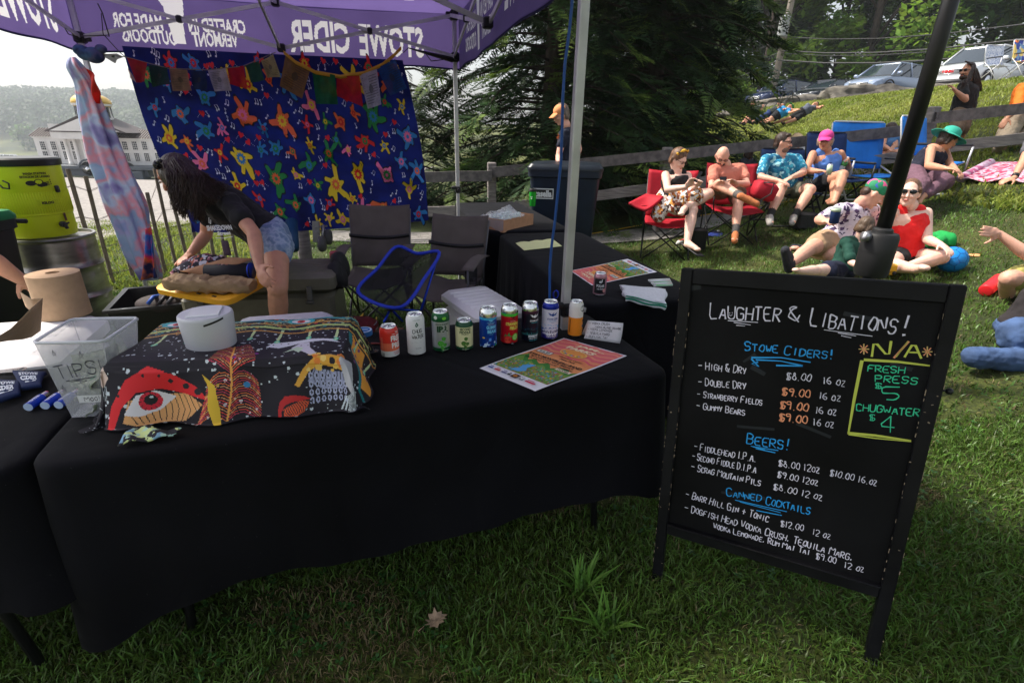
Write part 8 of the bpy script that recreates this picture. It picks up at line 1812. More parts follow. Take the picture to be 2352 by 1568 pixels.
 def torso(mb,fat=0.0,lo=0.0,hi=1.0):
  if 'P' not in P: mb.cone(P['S'],P['T'],.07*s_+fat,.07*s_+fat); return
  Pm,axP=(P['P']+P['Q'])/2,(P['Q']-P['P']).normalized(); N_=P.get('N',Sm); top_=Sm.lerp(N_,.35)
  prof=[(-.12,.125,.085),(-.04,.165,.115),(.08,.160,.118),(.28,.142,.105),(.48,.145,.108),(.68,.162,.115),(.86,.172,.105),(.97,.150,.080),(1.04,.08,.055)]
  C_,WA,DA=[],[],[]
  if tank and fat: prof=prof[:6]+[(.84,.140,.104),(.93,.105,.088)]
  for u,hw,hd in prof:
   if u<lo-.001 or u>hi: continue
   q=Pm.lerp(top_,u); ax=axP.lerp(axS,max(0,min(1,u))).normalized(); sp_=(top_-Pm).normalized(); ax=(ax-sp_*ax.dot(sp_)).normalized(); dp=sp_.cross(ax).normalized(); k=1+belly*math.exp(-((u-.3)/.25)**2)
   C_.append(q); WA.append((ax,hw*s_*wide*(1+belly*.4)+fat)); DA.append((dp,hd*s_*wide*k+fat))
  loft(mb,C_,WA,DA)
  if hi>.9 and not tank: mb.cone(P['S'],P['T'],.052*s_+fat,.052*s_+fat,12)
 torso(mb); limbs(mb); body=mb.build('body',sk,t); remesh(body,vox)
 def cloth(nm,m,fn,v=None,sm=3):
  q=MB(); fn(q); o=q.build(nm,m,t); remesh(o,v or vox*1.1,sm)
  if nm not in ('hair','beard'): d_=o.modifiers.new('d','DISPLACE'); d_.texture=FOLD; d_.strength=.030; d_.mid_level=.45
  return o
 if top:
  def tf(q):
   torso(q,.014,0,1.0)
   if not tank: limbs_only(q,sleeve)
   else:
    for a in ('S','T'): q.cone(P[a].lerp(Sm,.42)+V((0,0,.028)),P[a].lerp(Sm,.45).lerp((P['P']+P['Q'])/2,.2),.042*s_,.075*s_,10)
  def limbs_only(q,sl):
   for a,b,w_ in (('S','E','W'),('T','F','V')):
    if b in P: q.cone(P[a],P[a].lerp(P[b],min(1,sl*1.0)),.060*s_,.064*s_,12)
    if b in P and w_ in P and sl>1: q.cone(P[b],P[b].lerp(P[w_],sl-1),.055*s_,.045*s_,12)
  cloth('shirt',top,tf)
 if bottom and 'P' in P:
  def bf_(q):
   torso(q,.016,-.2,.12);
   for a,b,w_ in (('P','K','A'),('Q','L','B')):
    if b not in P: continue
    q.cone(P[a],P[a].lerp(P[b],min(1,leg)),.092*s_*wide+.012,(.092-.022*min(1,leg))*s_*wide+.016,14)
    if leg>1 and w_ in P: q.cone(P[b],P[b].lerp(P[w_],leg-1),.070*s_+.006,.050*s_+.01,12)
  cloth('trousers' if leg>1.2 else 'shorts',bottom,bf_)
 if skirt: cloth('skirt',skirt[0],lambda q: [q.cone(PD(*a),PD(*b),ra,rb,14) for a,b,ra,rb in skirt[1]] and torso(q,.018,-.2,.2))
 if shoes:
  for w_,h_,b in (('A','t','K'),('B','u','L')):
   if w_ not in P or h_ not in P: continue
   q=MB(); dd=(P[h_]-P[w_]).normalized(); dn=(P[w_]-P[b]).normalized(); hl=P[w_]+dn*.045*s_-dd*.04*s_
   q.cone(hl,P[h_]+dn*.02*s_,.040*s_,.036*s_,12); q.cone(P[w_],hl,.042*s_,.040*s_,12); q.cone(P[w_].lerp(P[h_],.4),P[h_]+dn*.01*s_,.042*s_,.034*s_,12); o=q.build('shoe',shoes[0],t); remesh(o,vox)
   q=MB(); Ls=(P[h_]-hl).length; Tm_=frame((hl+P[h_])/2+dn*.055*s_,dd,z=-dn); q.box((0,0,0),(Ls+.09*s_,.088*s_,.026*s_),bev=.012); q.build('sole',shoes[1],o,autosm=50)
   if len(shoes)>2: q=MB(); q.cone(P[w_],P[w_].lerp(P[b],.22),.042*s_,.044*s_,12); o=q.build('sock',shoes[2],t)
 if not no_head:
  if hair:
   def hf(q):
    if hstyle in ('short','bun','long','bob'):
     q.ell(X(0,-.018,.022),(.082*s_,.090*s_,.100*s_),R=Rm,nu=16,nv=12); q.ell(X(0,-.05,-.03),(.072*s_,.055*s_,.07*s_),R=Rm)
     if hstyle=='short': q.ell(X(0,.045,.085),(.06*s_,.035*s_,.026*s_),R=Rm)
     if hstyle=='bun': q.ell(X(.0,-.115,-.05),(.05*s_,.045*s_,.05*s_),R=Rm); q.cone(X(.07,.03,.03),X(.06,-.07,-.03),.02,.03); q.cone(X(-.07,.03,.03),X(-.06,-.07,-.03),.02,.03)
     if hstyle=='bob': q.ell(X(0,-.02,.03),(.09*s_,.098*s_,.10*s_),R=Rm); q.cone(X(.075,-.02,.0),X(.072,-.03,-.06),.025,.02); q.cone(X(-.075,-.02,.0),X(-.072,-.03,-.06),.025,.02)
    elif hstyle=='fringe': q.ell(X(0,-.06,-.02),(.076*s_,.045*s_,.05*s_),R=Rm)
   cloth('hair',hair,hf,vox,1)
  if beard: cloth('beard',beard,lambda q: (q.ell(X(0,.045,-.085),(.056*s_,.050*s_,.040*s_),R=Rm),q.ell(X(0,.085,-.052),(.028*s_,.015*s_,.008*s_),R=Rm)),vox*.8,1)
  if cap:
   cm_,kind=cap; q=MB()
   if kind=='cap':
    q.ell(X(0,-.01,.045),(.086*s_,.102*s_,.080*s_),R=Rm,nu=20,nv=12); o=q.build('cap',cm_,t); q=MB(); q.sheet(lambda u,v: X((u-.5)*.15*(1-.25*v*v),.075+.095*v*(1-(2*u-1)**2*.35),.052-.035*v-.02*(2*u-1)**2),10,6,.004); q.build('peak',cm_,o); q=MB(); q.ell(X(0,-.01,.126),.008); q.build('button',cm_,o)
   else:
    r_=.18 if kind=='brim' else .15; q.lathe([(0,.10),(.05,.095),(.083,.07),(.092,.02),(.093,.0),(.12,-.004),(r_,-.022),(r_+.002,-.018),(.12,.003),(.09,.008)],(0,0,0),36,cap=False,R=None); q.v=[tuple(X(a[0],a[1]*1.08-.01,a[2]+.038+.02*noise.noise(V((a[0]*9,a[1]*9,3)))*(hypot(a[0],a[1])>.12))) for a in q.v]; q.build('hat',cm_,t)
  q=MB()
  if glasses:
   for g_ in (-1,1): q.ell(X(g_*.033,.098,.008),(.027*s_,.008*s_,.020*s_),R=Rm); q.tube([X(g_*.058,.088,.012),X(g_*.080,.0,.008)],.0035*s_,6)
   q.tube([X(-.012,.106,.012),X(.012,.106,.012)],.003*s_,6); q.build('sunglasses' if glasses!='clear' else 'spectacles',mat('lens_black',(.008,.010,.012),.12) if glasses!='clear' else mat('lens_clear',(.05,.04,.04),.2,alpha=.35),t)
  else:
   for g_ in (-1,1): q.ell(X(g_*.031,.0915,.004),(.013*s_,.006*s_,.007*s_),R=Rm); q.ell(X(g_*.031,.0965,.004),(.0062*s_,.003*s_,.0062*s_),R=Rm,mi=1)
   q.build('eyes',[mat('eye_white',(.6,.58,.56),.3),mat('eye_dark',(.03,.02,.015),.2)],t)
   q=MB(); [q.tube([X(g_*.016,.097,.028),X(g_*.034,.098,.033),X(g_*.052,.086,.027)],.0035*s_,5) for g_ in (-1,1)]; q.build('eyebrows',hair or mat('brow_brown',(.05,.03,.02),.8),t)
  q=MB(); q.ell(X(0,.0985,-.064),(.021*s_,.006*s_,.0065*s_),R=Rm); q.build('lips',mat('lip_pink',S(170,85,80),.45),t)
 return t,P,(X if not no_head else None),(Rm if not no_head else None)
def item(name,m,label,cat,group=None,**k): return dict(name=name)
blackt=mat('black_tshirt',(.010,.010,.012),.85,bump=.25,bscale=12,sheen=.05)
denim=blotch('light_denim',[S(95,120,155),S(125,148,180),S(165,182,205),S(110,135,168)],16,kind='NOISE')
# --- the woman bending over the lid
brn=hairm('brown',S(46,27,21))
t,P,X,Rm=person('woman in black T-shirt and denim shorts bending forward over a yellow lid','D',3.28,
 dict(H=(165,300,-.02),N=(330,410,0),S=(650,560,-.17),T=(470,500,.19),E=(855,820,-1),W=(905,1115,-1),h=(940,1230,-1),F=(440,830,1),V=(300,1000,-1),g=(220,1060,-1),
   P=(1040,850,-.09),Q=(985,860,.13),K=(1060,1290,-1),L=(920,1300,1),A=(1080,1760,1),B=(930,1770,1),t=(960,1830,-1),u=(820,1820,-1)),
 (-.80,-.18,-.58),vox=.0065,sk=SK2,top=blackt,sleeve=.52,bottom=denim,leg=.30,shoes=(mat('canvas_shoe',(.1,.1,.1),.8),mat('white_sole',(.6,.6,.6),.6)),handn=((-.5,-.8,.4),(-.3,-.2,1)),up=(-.5,0,.85),curl=.8)
def strands(X_,paths,n,m,seed,par,r=.006,jit=.03):
 rg=random.Random(seed); mb=MB()
 for i in range(n):
  pa,pb=rg.choice(paths); w_=rg.random(); pts=[]; k=len(pa); ph=rg.uniform(0,6)
  for j in range(12):
   s_=j/11*(k-1); q=min(int(s_),k-2); a=pa[q].lerp(pa[q+1],s_-q); b=pb[q].lerp(pb[q+1],s_-q); p_=a.lerp(b,w_); pts.append(p_+V((noise.noise(V((i*3.1,j*.35,0))),noise.noise(V((i*3.1,j*.35,9))),noise.noise(V((i*3.1,j*.35,5)))))*jit*(.2+j/9)+cR*(.010*sin(j*1.1+ph)*j/11))
  mb.tube(pts,[r*(1.1-.8*(j/11))*rg.uniform(.6,1.2) for j in range(12)],5)
 return mb.build('hair',m,par)
D_=lambda x,y,z=3.1: PD('D',x,y,z)
mb=MB(); mb.ell(D_(190,285,3.27),(.105,.105,.115),nu=16,nv=12); mb.cone(D_(210,300,3.25),D_(300,420,3.2),.11,.10,14); mb.cone(D_(300,400,3.18),D_(330,560,3.12),.095,.05,12); mb.cone(D_(230,380,3.15),D_(230,500,3.1),.07,.035,12); mb.cone(D_(340,380,3.2),D_(470,420,3.2),.085,.05,12)
o=mb.build('hair_mass',brn,t); remesh(o,.008,2)
strands(None,[([D_(60,200),D_(100,300,3.05),D_(130,460,3.02),D_(170,600,3.0)],[D_(160,150),D_(260,300,3.0),D_(250,480,2.98),D_(270,690,2.98)]),
    ([D_(160,150,3.12),D_(300,300,3.02),D_(330,480,2.98),D_(340,690,2.98)],[D_(260,190,3.12),D_(400,320,3.05),D_(400,500,3.0),D_(400,700,2.99)]),
    ([D_(200,140,3.15),D_(400,290,3.1),D_(520,370,3.1),D_(640,400,3.12)],[D_(200,160,3.1),D_(340,330,3.05),D_(430,480,3.0),D_(470,560,3.0)])],620,brn,4,t,.0033,.035)
mb=MB(); mb.tube([D_(0,230,3.2),D_(10,200,3.17),D_(45,190,3.12)],.012,8); mb.ell(D_(10,225,3.16),(.022,.02,.028)); mb.build('sunglasses',mat('lens_black',(.008,.010,.012),.12),t)
def shf(u,v,l): a,b,c_,d_=D_(455,800,3.045),D_(665,790,3.03),D_(650,700,3.05),D_(450,700,3.06); return a.lerp(b,u).lerp(d_.lerp(c_,u),v)-V((0,.0006*l,0))
pr=Print(shf); w_=S(225,225,230); pr.text('SHAKEDOWN',-.02,.02,1.03,.52,w_,.05,rot=.0,slant=-.1); pr.text('Street',.38,-.42,.92,-.06,w_,.04); pr.line([(.3,-.62),(.6,-.70),(.98,-.62)],.05,w_); pr.rect(.05,.7,.09,1.2,w_); pr.poly([(.10,.62),(.13,1.05),(.17,.95),(.15,.62)],w_); pr.build('shirt_print',t)
mb=MB(); mb.sheet(lambda u,v: D_(570+60*u+30*v,880+130*v,3.0),3,6,.003); mb.build('lanyard_badge',flat(S(70,50,70)),t)
# --- man with the orange cap behind the bin
t,P,X,Rm=person('man in orange cap and dark shirt looking down behind the wheeled bin','O',6.95,
 dict(H=(275,1095,0),N=(320,1200,0),S=(300,1280,-.12),T=(405,1260,.14),E=(250,1500,-1),W=(260,1620,-1),F=(445,1430,-1),V=(380,1580,-1),P=(310,1720,-.1),Q=(350,1720,.1)),(-.85,-.30,-.35),
 sk=SK,top=mat('navy_shirt',S(24,30,48),.85),sleeve=.45,hair=hairm('grey',S(110,98,88)),hstyle='bob',cap=(mat('orange_cap',S(228,150,95),.8,bump=.1),'cap'),bottom=mat('dark_trousers',(.03,.03,.035),.9),leg=1.0)
pr=Print(lambda u,v,l: PD('O',225+45*u,1500-220*v,6.78)); oc=S(225,110,50)
for k in range(5): pr.line([(.3+.2*sin(k),.1+.18*k),(.8,.18+.18*k),(.4,.26+.18*k)],.10,oc)
pr.build('shirt_print',t)
# --- woman in flowered skirt
skm=blotch('flower_skirt',[S(215,205,200),S(120,50,30),S(205,140,60),S(60,40,35),S(230,225,220),S(150,80,40),S(225,220,215)],34)
t,P,X,Rm=person('woman in black top and flowered skirt with yellow headband, legs crossed, holding a phone','B',6.3,
 dict(H=(612,345,-.02),N=(600,455,0),S=(490,500,-.02),T=(700,505,.05),E=(510,640,-1),W=(690,612,-1),h=(755,530,-1),F=(735,640,-1),V=(790,600,-1),g=(825,545,-1),P=(530,720,-.05),Q=(640,720,.05),K=(900,680,-1),A=(680,815,-1),t=(640,870,-1),L=(745,835,-1),B=(698,1140,-1),u=(800,1225,-1)),
 (.55,-.62,-.48),sk=SK3,top=blackt,tank=True,hair=hairm('auburn',S(110,80,60)),hstyle='bob',glasses='clear',wide=1.12,skirt=(skm,[(('B',560,715,6.3),('B',760,700,6.0),.15,.11),(('B',520,720,6.35),('B',620,800,6.1),.15,.11),(('B',470,740,6.3),('B',430,880,6.2),.11,.09),(('B',470,800,6.3),('B',390,880,6.25),.08,.06)]),handn=((.2,.2,1),(.3,.8,.3)),flat_='u')
mb=MB(); mb.tube([X(-.088,0,.06),X(-.06,.02,.115),X(0,.03,.135),X(.06,.02,.115),X(.088,0,.06)],.016,8); mb.build('headband',blotch('yellow_band',[S(225,175,40),S(40,30,20),S(230,185,60),S(225,170,40)],40),t)
mb=MB(); mb.sheet(lambda u,v: PD('B',612+100*u,850-10*u+85*(v-.5)*(1-.3*(2*u-1)**2),5.86),8,5,.012); mb.build('flip_flop',blk,t)
mb=MB(); mb.sheet(lambda u,v: (P['B'].lerp(P['u'],-.35+1.75*u)+V((.04*(2*v-1),-.01,-.035))),8,5,.012); mb.build('flip_flop',blk,t)
def phone(c,q,d,lab): a,b,c_,d_=[PD(c,x,y,d+.02*(i>1)) for i,(x,y) in enumerate(q)]; mb=MB(); mb.sheet(lambda u,v: a.lerp(b,u).lerp(d_.lerp(c_,u),v),2,2,.008); mb.build('phone',mat('phone_black',(.01,.01,.012),.2),label=lab,cat='phone',smooth=False)
phone('B',((758,562),(790,570),(850,468),(822,462)),P['h'].y-.03,'black phone held up by the woman in the flowered skirt')
# --- bald man
brd=hairm('dark_brown',S(60,45,38))
t,P,X,Rm=person('bald bearded man in salmon T-shirt sitting with one ankle on his knee','B',6.55,
 dict(H=(1035,310,-.06),N=(1070,400,0),S=(950,450,-.05),T=(1215,440,.05),E=(930,620,-1),W=(1000,570,-1),h=(1060,545,-1),F=(1270,590,-1),V=(1165,575,-1),g=(1100,535,-1),P=(1020,655,-.05),Q=(1170,660,.05),K=(1000,590,-1),A=(1215,705,-1),t=(1350,770,-1),L=(1185,760,-1),B=(1158,1050,-1),u=(1152,1150,-1)),
 (-.12,-.75,-.66),sk=SK,top=mat('salmon_tshirt',S(205,125,105),.85,bump=.25,bscale=10),sleeve=.55,bottom=mat('khaki_dark',S(110,92,75),.9),leg=.62,beard=brd,glasses='clear',shoes=(mat('orange_shoe',S(185,110,65),.75,var=.2,scale=50),mat('tan_sole',S(190,150,120),.7),mat('grey_sock',S(85,82,80),.9)),wide=1.05,handn=((0,.2,1),(0,.2,1)),flat_='u')
phone('B',((1012,545),(1075,550),(1075,515),(1010,515)),P['h'].y-.03,'black phone held by the bald man')
# --- man in turquoise shirt
tq=blotch('turquoise_palm',[S(25,120,155),S(60,165,190),S(30,130,165),S(160,215,225),S(20,100,140)],30)
person('man in turquoise patterned shirt and sunglasses sitting with hands clasped','B',6.85,
 dict(H=(1612,185,-.02),N=(1600,295,0),S=(1450,350,-.03),T=(1745,345,.1),E=(1400,520,-1),W=(1580,555,-1),h=(1660,580,-1),F=(1815,475,-1),V=(1700,520,-1),g=(1620,560,-1),P=(1530,640,-.05),Q=(1700,640,.08),K=(1600,620,-1),A=(1490,890,-1),t=(1510,985,-1),L=(1875,640,-1),B=(1725,890,-1),u=(1690,985,-1)),
 (.78,-.52,-.05),sk=SK,top=tq,sleeve=.7,bottom=mat('olive_shorts',S(105,105,90),.9),leg=.55,hair=brd,hstyle='short',glasses='dark',beard=hairm('stubble',S(130,100,85)),shoes=(mat('grey_shoe',S(150,145,140),.8,var=.2,scale=60),mat('white_sole',(.6,.6,.6),.6),mat('black_sock',(.02,.02,.02),.9)),wide=1.12,handn=((0,0,1),(0,0,1)),belly=.2,flat_='tu')
# --- woman with the pink cap
t,P,X,Rm=person('woman in blue tank top, pink cap and sunglasses holding a can and a bottle','B',7.0,
 dict(H=(2020,165,-.03),N=(2030,255,0),S=(1900,300,-.03),T=(2165,295,.05),E=(1835,455,-1),W=(1950,462,-1),h=(2030,460,-1),F=(2235,430,1),V=(2240,380,-1),g=(2215,350,-1),P=(1990,580,-.05),Q=(2090,580,.05),K=(2185,500,-1),A=(2110,740,-1),t=(2030,770,-1),L=(2120,560,-1),B=(2100,720,-1),u=(2040,760,-1)),
 (-.55,-.80,-.10),sk=SK2,top=mat('cornflower_tank',S(95,140,220),.85,bump=.2,bscale=12),tank=True,bottom=mat('black_shorts',(.012,.012,.015),.9),leg=.4,hair=hairm('silver',S(165,150,140)),hstyle='bob',cap=(mat('pink_cap',S(225,70,150),.8),'cap'),glasses='dark',wide=1.12,handn=((0,0,1),(-.5,.5,.4)),flat_='tu')
def bottle(a,b,r,m,lab,cap_=None,name='water_bottle',band=None):
 t_=thing(name,lab,'bottle' if 'bottle' in name else 'drink can',tuple(a)); q=MB(); q.tube([a,a.lerp(b,.04),a.lerp(b,.72),a.lerp(b,.9),b],[r*.9,r,r,r*.5,r*.38] if 'bottle' in name else [r*.8,r,r,r,r*.8],16); q.build('vessel',m,t_)
 if band: q=MB(); q.tube([a.lerp(b,band[0]),a.lerp(b,band[1])],r*1.02,16); q.build('label_band',band[2],t_)
 if cap_: q=MB(); q.tube([b,b+(b-a).normalized()*.018],r*.42,12); q.build('cap',cap_,t_)
clr=mat('clear_plastic',(.75,.8,.82),.12,alpha=.5)
y_=P['h'].y-.05; bottle(PD('B',2050,500,y_),PD('B',2068,395,y_),.03,mat('can_silver',(.62,.64,.66),.35,metal=.7),'silver-green drink can in the hand of the woman with the pink cap',name='held_can',band=(.2,.9,mat('pale_green',S(190,210,180),.5)))
y_=P['V'].y-.05; bottle(PD('B',2165,455,y_),PD('B',2232,340,y_),.034,clr,'clear water bottle in the raised hand of the woman with the pink cap',paper,band=(.35,.7,mat('green_label',S(70,140,70),.5)))
# --- couple and boy on the grass
oct_=blotch('octopus_shirt',[S(215,205,218),S(210,200,215),S(60,40,80),S(218,208,220),S(205,195,212),S(90,65,105),S(215,205,218)],36)
t,P,X,Rm=person('man in white sea-creature shirt and green cap sitting on the grass with a drink','C',4.75,
 dict(H=(915,480,-.08),N=(790,575,0),S=(610,640,-.10),T=(890,640,.12),E=(390,730,-1),W=(440,745,-1),h=(510,730,-1),F=(960,850,1),V=(1000,1000,1),g=(1000,1050,1),P=(470,930,-.05),Q=(600,960,.05),K=(300,1010,-1),A=(115,1150,-1),t=(75,1015,-1),L=(480,1070,-1),B=(210,1010,1),u=(160,1000,-1)),
 (.72,-.35,-.50),vox=.0075,sk=SK,up=(.35,0,.9),top=oct_,sleeve=.75,bottom=mat('khaki_shorts',S(175,145,115),.9,bump=.2,bscale=14),leg=.55,hair=hairm('short_brown',S(70,50,40)),hstyle='fringe',cap=(blotch('green_tropical',[S(30,130,90),S(30,140,95),S(35,130,90),S(210,80,130),S(50,90,170),S(30,125,85)],20),'cap'),shoes=(mat('black_sole',(.02,.022,.03),.8,bump=1,bscale=80),mat('green_shoe',S(90,130,80),.8,var=.3,scale=50)),wide=1.08,handn=((-.3,-.3,.6),(0,0,1)),curl=1.0)
y_=P['h'].y-.05; bottle(PD('C',530,765,y_),PD('C',558,620,y_),.036,mat('navy_koozie',S(16,42,90),.8),'drink in a navy sleeve held by the man in the sea-creature shirt',name='held_can',band=(.8,1.0,mat('pale_green',S(190,210,180),.5)))
redc=mat('red_tank',S(228,30,32),.8,bump=.3,bscale=9)
person('woman in bright red sleeveless top and sunglasses sitting with a hand on the ball','C',4.65,
 dict(H=(1255,470,-.02),N=(1265,590,0),S=(1100,665,-.02),T=(1415,665,.04),E=(1010,860,1),W=(1010,1010,1),h=(1010,1070,-1),F=(1425,920,-1),V=(1555,970,-1),g=(1650,1030,-1),P=(1130,1090,-.05),Q=(1270,1090,.05),K=(1060,1160,-1),A=(1300,1200,-1),t=(1400,1190,-1),L=(1560,1090,-1),B=(1240,1180,-1),u=(1130,1200,-1)),
 (-.62,-.72,.06),vox=.0075,sk=SK3,top=redc,tank=True,bottom=mat('black_shorts',(.012,.012,.015),.9),leg=.25,hair=hairm('light_brown',S(105,75,55)),hstyle='bun',glasses='dark',wide=1.05,handn=((0,0,1),(.1,.1,1)),curl=.5)
dg=mat('dark_green_tshirt',S(18,66,54),.85,bump=.2,bscale=12)
person('boy in dark green T-shirt sitting with his back half turned, holding a yellow toy','C',4.1,
 dict(H=(835,800,0),N=(790,910,0),S=(650,950,-.03),T=(780,945,.12),E=(700,1140,-1),W=(880,1215,-1),h=(1000,1225,-1),F=(860,1080,1),V=(950,1140,-1),g=(1040,1150,-1),P=(560,1215,-.04),Q=(640,1215,.08),K=(380,1215,-1),A=(200,1222,-1),t=(165,1210,-1),L=(640,1260,1),B=(500,1270,1)),
 (.78,.30,-.45),vox=.007,sk=SK3,sc_=.66,top=dg,sleeve=.75,bottom=mat('navy_shorts',S(20,26,50),.9),leg=.5,hair=hairm('boy_brown',S(88,70,55)),hstyle='bob',wide=1.15)
gg=mat('kelly_green',S(20,150,70),.85,bump=.3,bscale=9)
person('child in bright green with a dark green cap lying behind the woman in red','C',5.0,
 dict(H=(1700,995,0),N=(1640,960,0),S=(1560,930,-.05),T=(1600,950,.15),E=(1500,960,-1),W=(1600,1010,-1),F=(1640,930,1),V=(1700,950,1),P=(1380,960,-.05),Q=(1400,970,.1),K=(1300,990,1),L=(1320,1010,1)),
 (.6,-.5,.3),vox=.009,sk=SK2,sc_=.75,up=(.9,0,.3),top=gg,sleeve=.9,bottom=gg,leg=.8,cap=(mat('forest_cap',S(50,125,60),.85),'cap'),hair=brd,hstyle='short',wide=1.15)
# --- people cut off by the right edge
t,P,X,Rm=person('person in olive yellow shorts at the right edge holding out an open hand','C',3.75,
 dict(H=(2750,620,.1),N=(2720,760,0),S=(2620,900,-.1),T=(2800,900,.2),E=(2420,1090,-1),W=(2110,865,-1),h=(1990,840,-1),F=(2860,1080,-1),V=(2760,1250,-1),P=(2560,1290,-.1),Q=(2640,1300,.1),K=(2210,1290,-1),A=(2180,1500,1),t=(2080,1530,-1),L=(2420,1210,1),B=(2300,1400,1),u=(2200,1440,-1)),
 (-.9,-.2,-.1),vox=.007,sk=SK,top=mat('white_tshirt',S(210,210,210),.85),sleeve=.5,bottom=mat('olive_yellow',S(165,160,90),.9,bump=.3,bscale=10),leg=.72,hair=brd,hstyle='short',handn=((.1,-.9,.25),(0,0,1)),curl=.12)
jean=mat('blue_jeans',S(62,84,122),.9,var=.35,scale=9,bump=.35,bscale=22)
person('person in black shirt and blue jeans reclining on the grass, back to the camera','K',2.95,
 dict(H=(2700,20,.1),N=(2640,120,0),S=(2540,170,-.2),T=(2600,130,.18),E=(2700,350,1),W=(2760,500,1),F=(2720,350,1),V=(2760,500,1),P=(2330,445,-.10),Q=(2330,420,.16),K=(2700,420,1),A=(2800,620,-1),L=(2430,610,-1),B=(2010,575,-1)),
 (.9,.3,.1),vox=.007,sk=SK,top=mat('black_shirt2',(.022,.018,.02),.9,bump=.5,bscale=7),sleeve=.6,bottom=jean,leg=1.95,hair=brd,hstyle='short',wide=1.12)
t,P,X,Rm=person('person beyond the right edge whose arm with a watch rests on the pink rug','A',6.3,
 dict(H=(2560,960,0),N=(2520,1060,0),S=(2400,1110,-.1),T=(2560,1110,.1),E=(2345,1240,-1),W=(2275,1365,-1),h=(2190,1385,-1),F=(2600,1260,-1),V=(2560,1360,-1),P=(2470,1400,0),Q=(2560,1400,0),K=(2600,1300,-1),L=(2640,1320,-1),A=(2640,1440,-1),B=(2660,1450,-1)),
 (-.8,-.4,-.1),sk=SK2,top=mat('grey_shirt2',S(90,90,95),.9),sleeve=.4,bottom=mat('khaki_shorts',S(175,145,115),.9),leg=.6,hair=brd,hstyle='short')
mb=MB(); dd=(P['E']-P['W']).normalized(); mb.tube([P['W']+dd*.02,P['W']+dd*.055],.034,14); mb.build('watch',blk,t)
# --- woman with the teal hat
person('woman in wide teal sun hat, navy top and mauve trousers sitting sideways','A',6.4,
 dict(H=(1770,1065,-.02),N=(1720,1120,0),S=(1640,1145,-.12),T=(1740,1150,.12),E=(1620,1270,-1),W=(1750,1290,-1),h=(1850,1300,-1),F=(1790,1270,-1),V=(1830,1300,-1),g=(1880,1340,-1),P=(1500,1330,-.06),Q=(1560,1340,.08),K=(1560,1420,-1),A=(1480,1530,-1),L=(1745,1390,-1),B=(1580,1500,-1),t=(1440,1570,-1),u=(1540,1550,-1)),
 (.80,-.05,-.35),sk=SK2,top=mat('navy_tank',S(20,24,44),.85),tank=True,bottom=mat('mauve_trousers',S(108,78,92),.9,bump=.35,bscale=12),leg=1.85,hair=brd,hstyle='bob',cap=(mat('teal_hat',S(50,165,145),.8),'brim'),wide=1.12,handn=((0,0,1),(.2,-.3,.8)))
# --- standing man with long hair
t,P,X,Rm=person('long-haired man in a black shirt standing with folded hands','A',8.6,
 dict(H=(1920,545,-.02),N=(1930,610,0),S=(1880,660,-.14),T=(1975,655,.14),E=(1905,765,-1),W=(1830,700,-1),h=(1790,650,-1),F=(1960,790,1),V=(1840,700,1),g=(1800,660,-1),P=(1855,870,-.08),Q=(1895,870,.08),K=(1835,990,-1),A=(1800,1130,1),L=(1880,990,-1),B=(1840,1130,1),t=(1760,1150,-1),u=(1800,1150,-1)),
 (-.92,-.30,.0),sk=SK2,top=blackt,sleeve=.6,bottom=mat('khaki_dark',S(110,92,75),.9),leg=1.0,glasses='dark',hair=hairm('long_dark',S(50,36,32)),hstyle='long',beard=brd,handn=((0,0,1),(0,0,1)),belly=.25,wide=1.05)
LA=lambda x,y,z: PD('A',x,y,z)
strands(None,[([LA(1900,470,8.5),LA(1960,500,8.5),LA(1970,620,8.5),LA(1990,690,8.5)],[LA(1940,480,8.6),LA(1985,530,8.6),LA(2020,620,8.6),LA(2025,700,8.6)]),([LA(1960,500,8.4),LA(1920,600,8.35),LA(1880,640,8.3)],[LA(1970,520,8.4),LA(1940,620,8.35),LA(1870,680,8.3)])],150,hairm('long_dark',S(50,36,32)),6,t,.007,.03)
# --- man in orange shirt
person('person in orange shirt and baggy khaki trousers walking at the right edge','A',8.2,
 dict(H=(2470,470,0),N=(2430,560,0),S=(2330,700,-.15),T=(2460,640,.15),E=(2300,830,-1),W=(2225,905,-1),h=(2185,960,-1),F=(2440,850,1),V=(2350,920,1),P=(2270,930,-.1),Q=(2350,930,.1),K=(2200,1070,-1),A=(2120,1230,1),L=(2330,1100,-1),B=(2400,1230,1),t=(2080,1260,-1),u=(2360,1260,-1)),
 (-.8,-.4,-.2),sk=SK2,sc_=1.05,top=mat('orange_shirt',S(250,125,35),.8,bump=.3,bscale=6),sleeve=.85,bottom=mat('khaki_baggy',S(165,150,130),.9,bump=.3,bscale=8),leg=1.95,wide=1.25,hair=brd,hstyle='short')
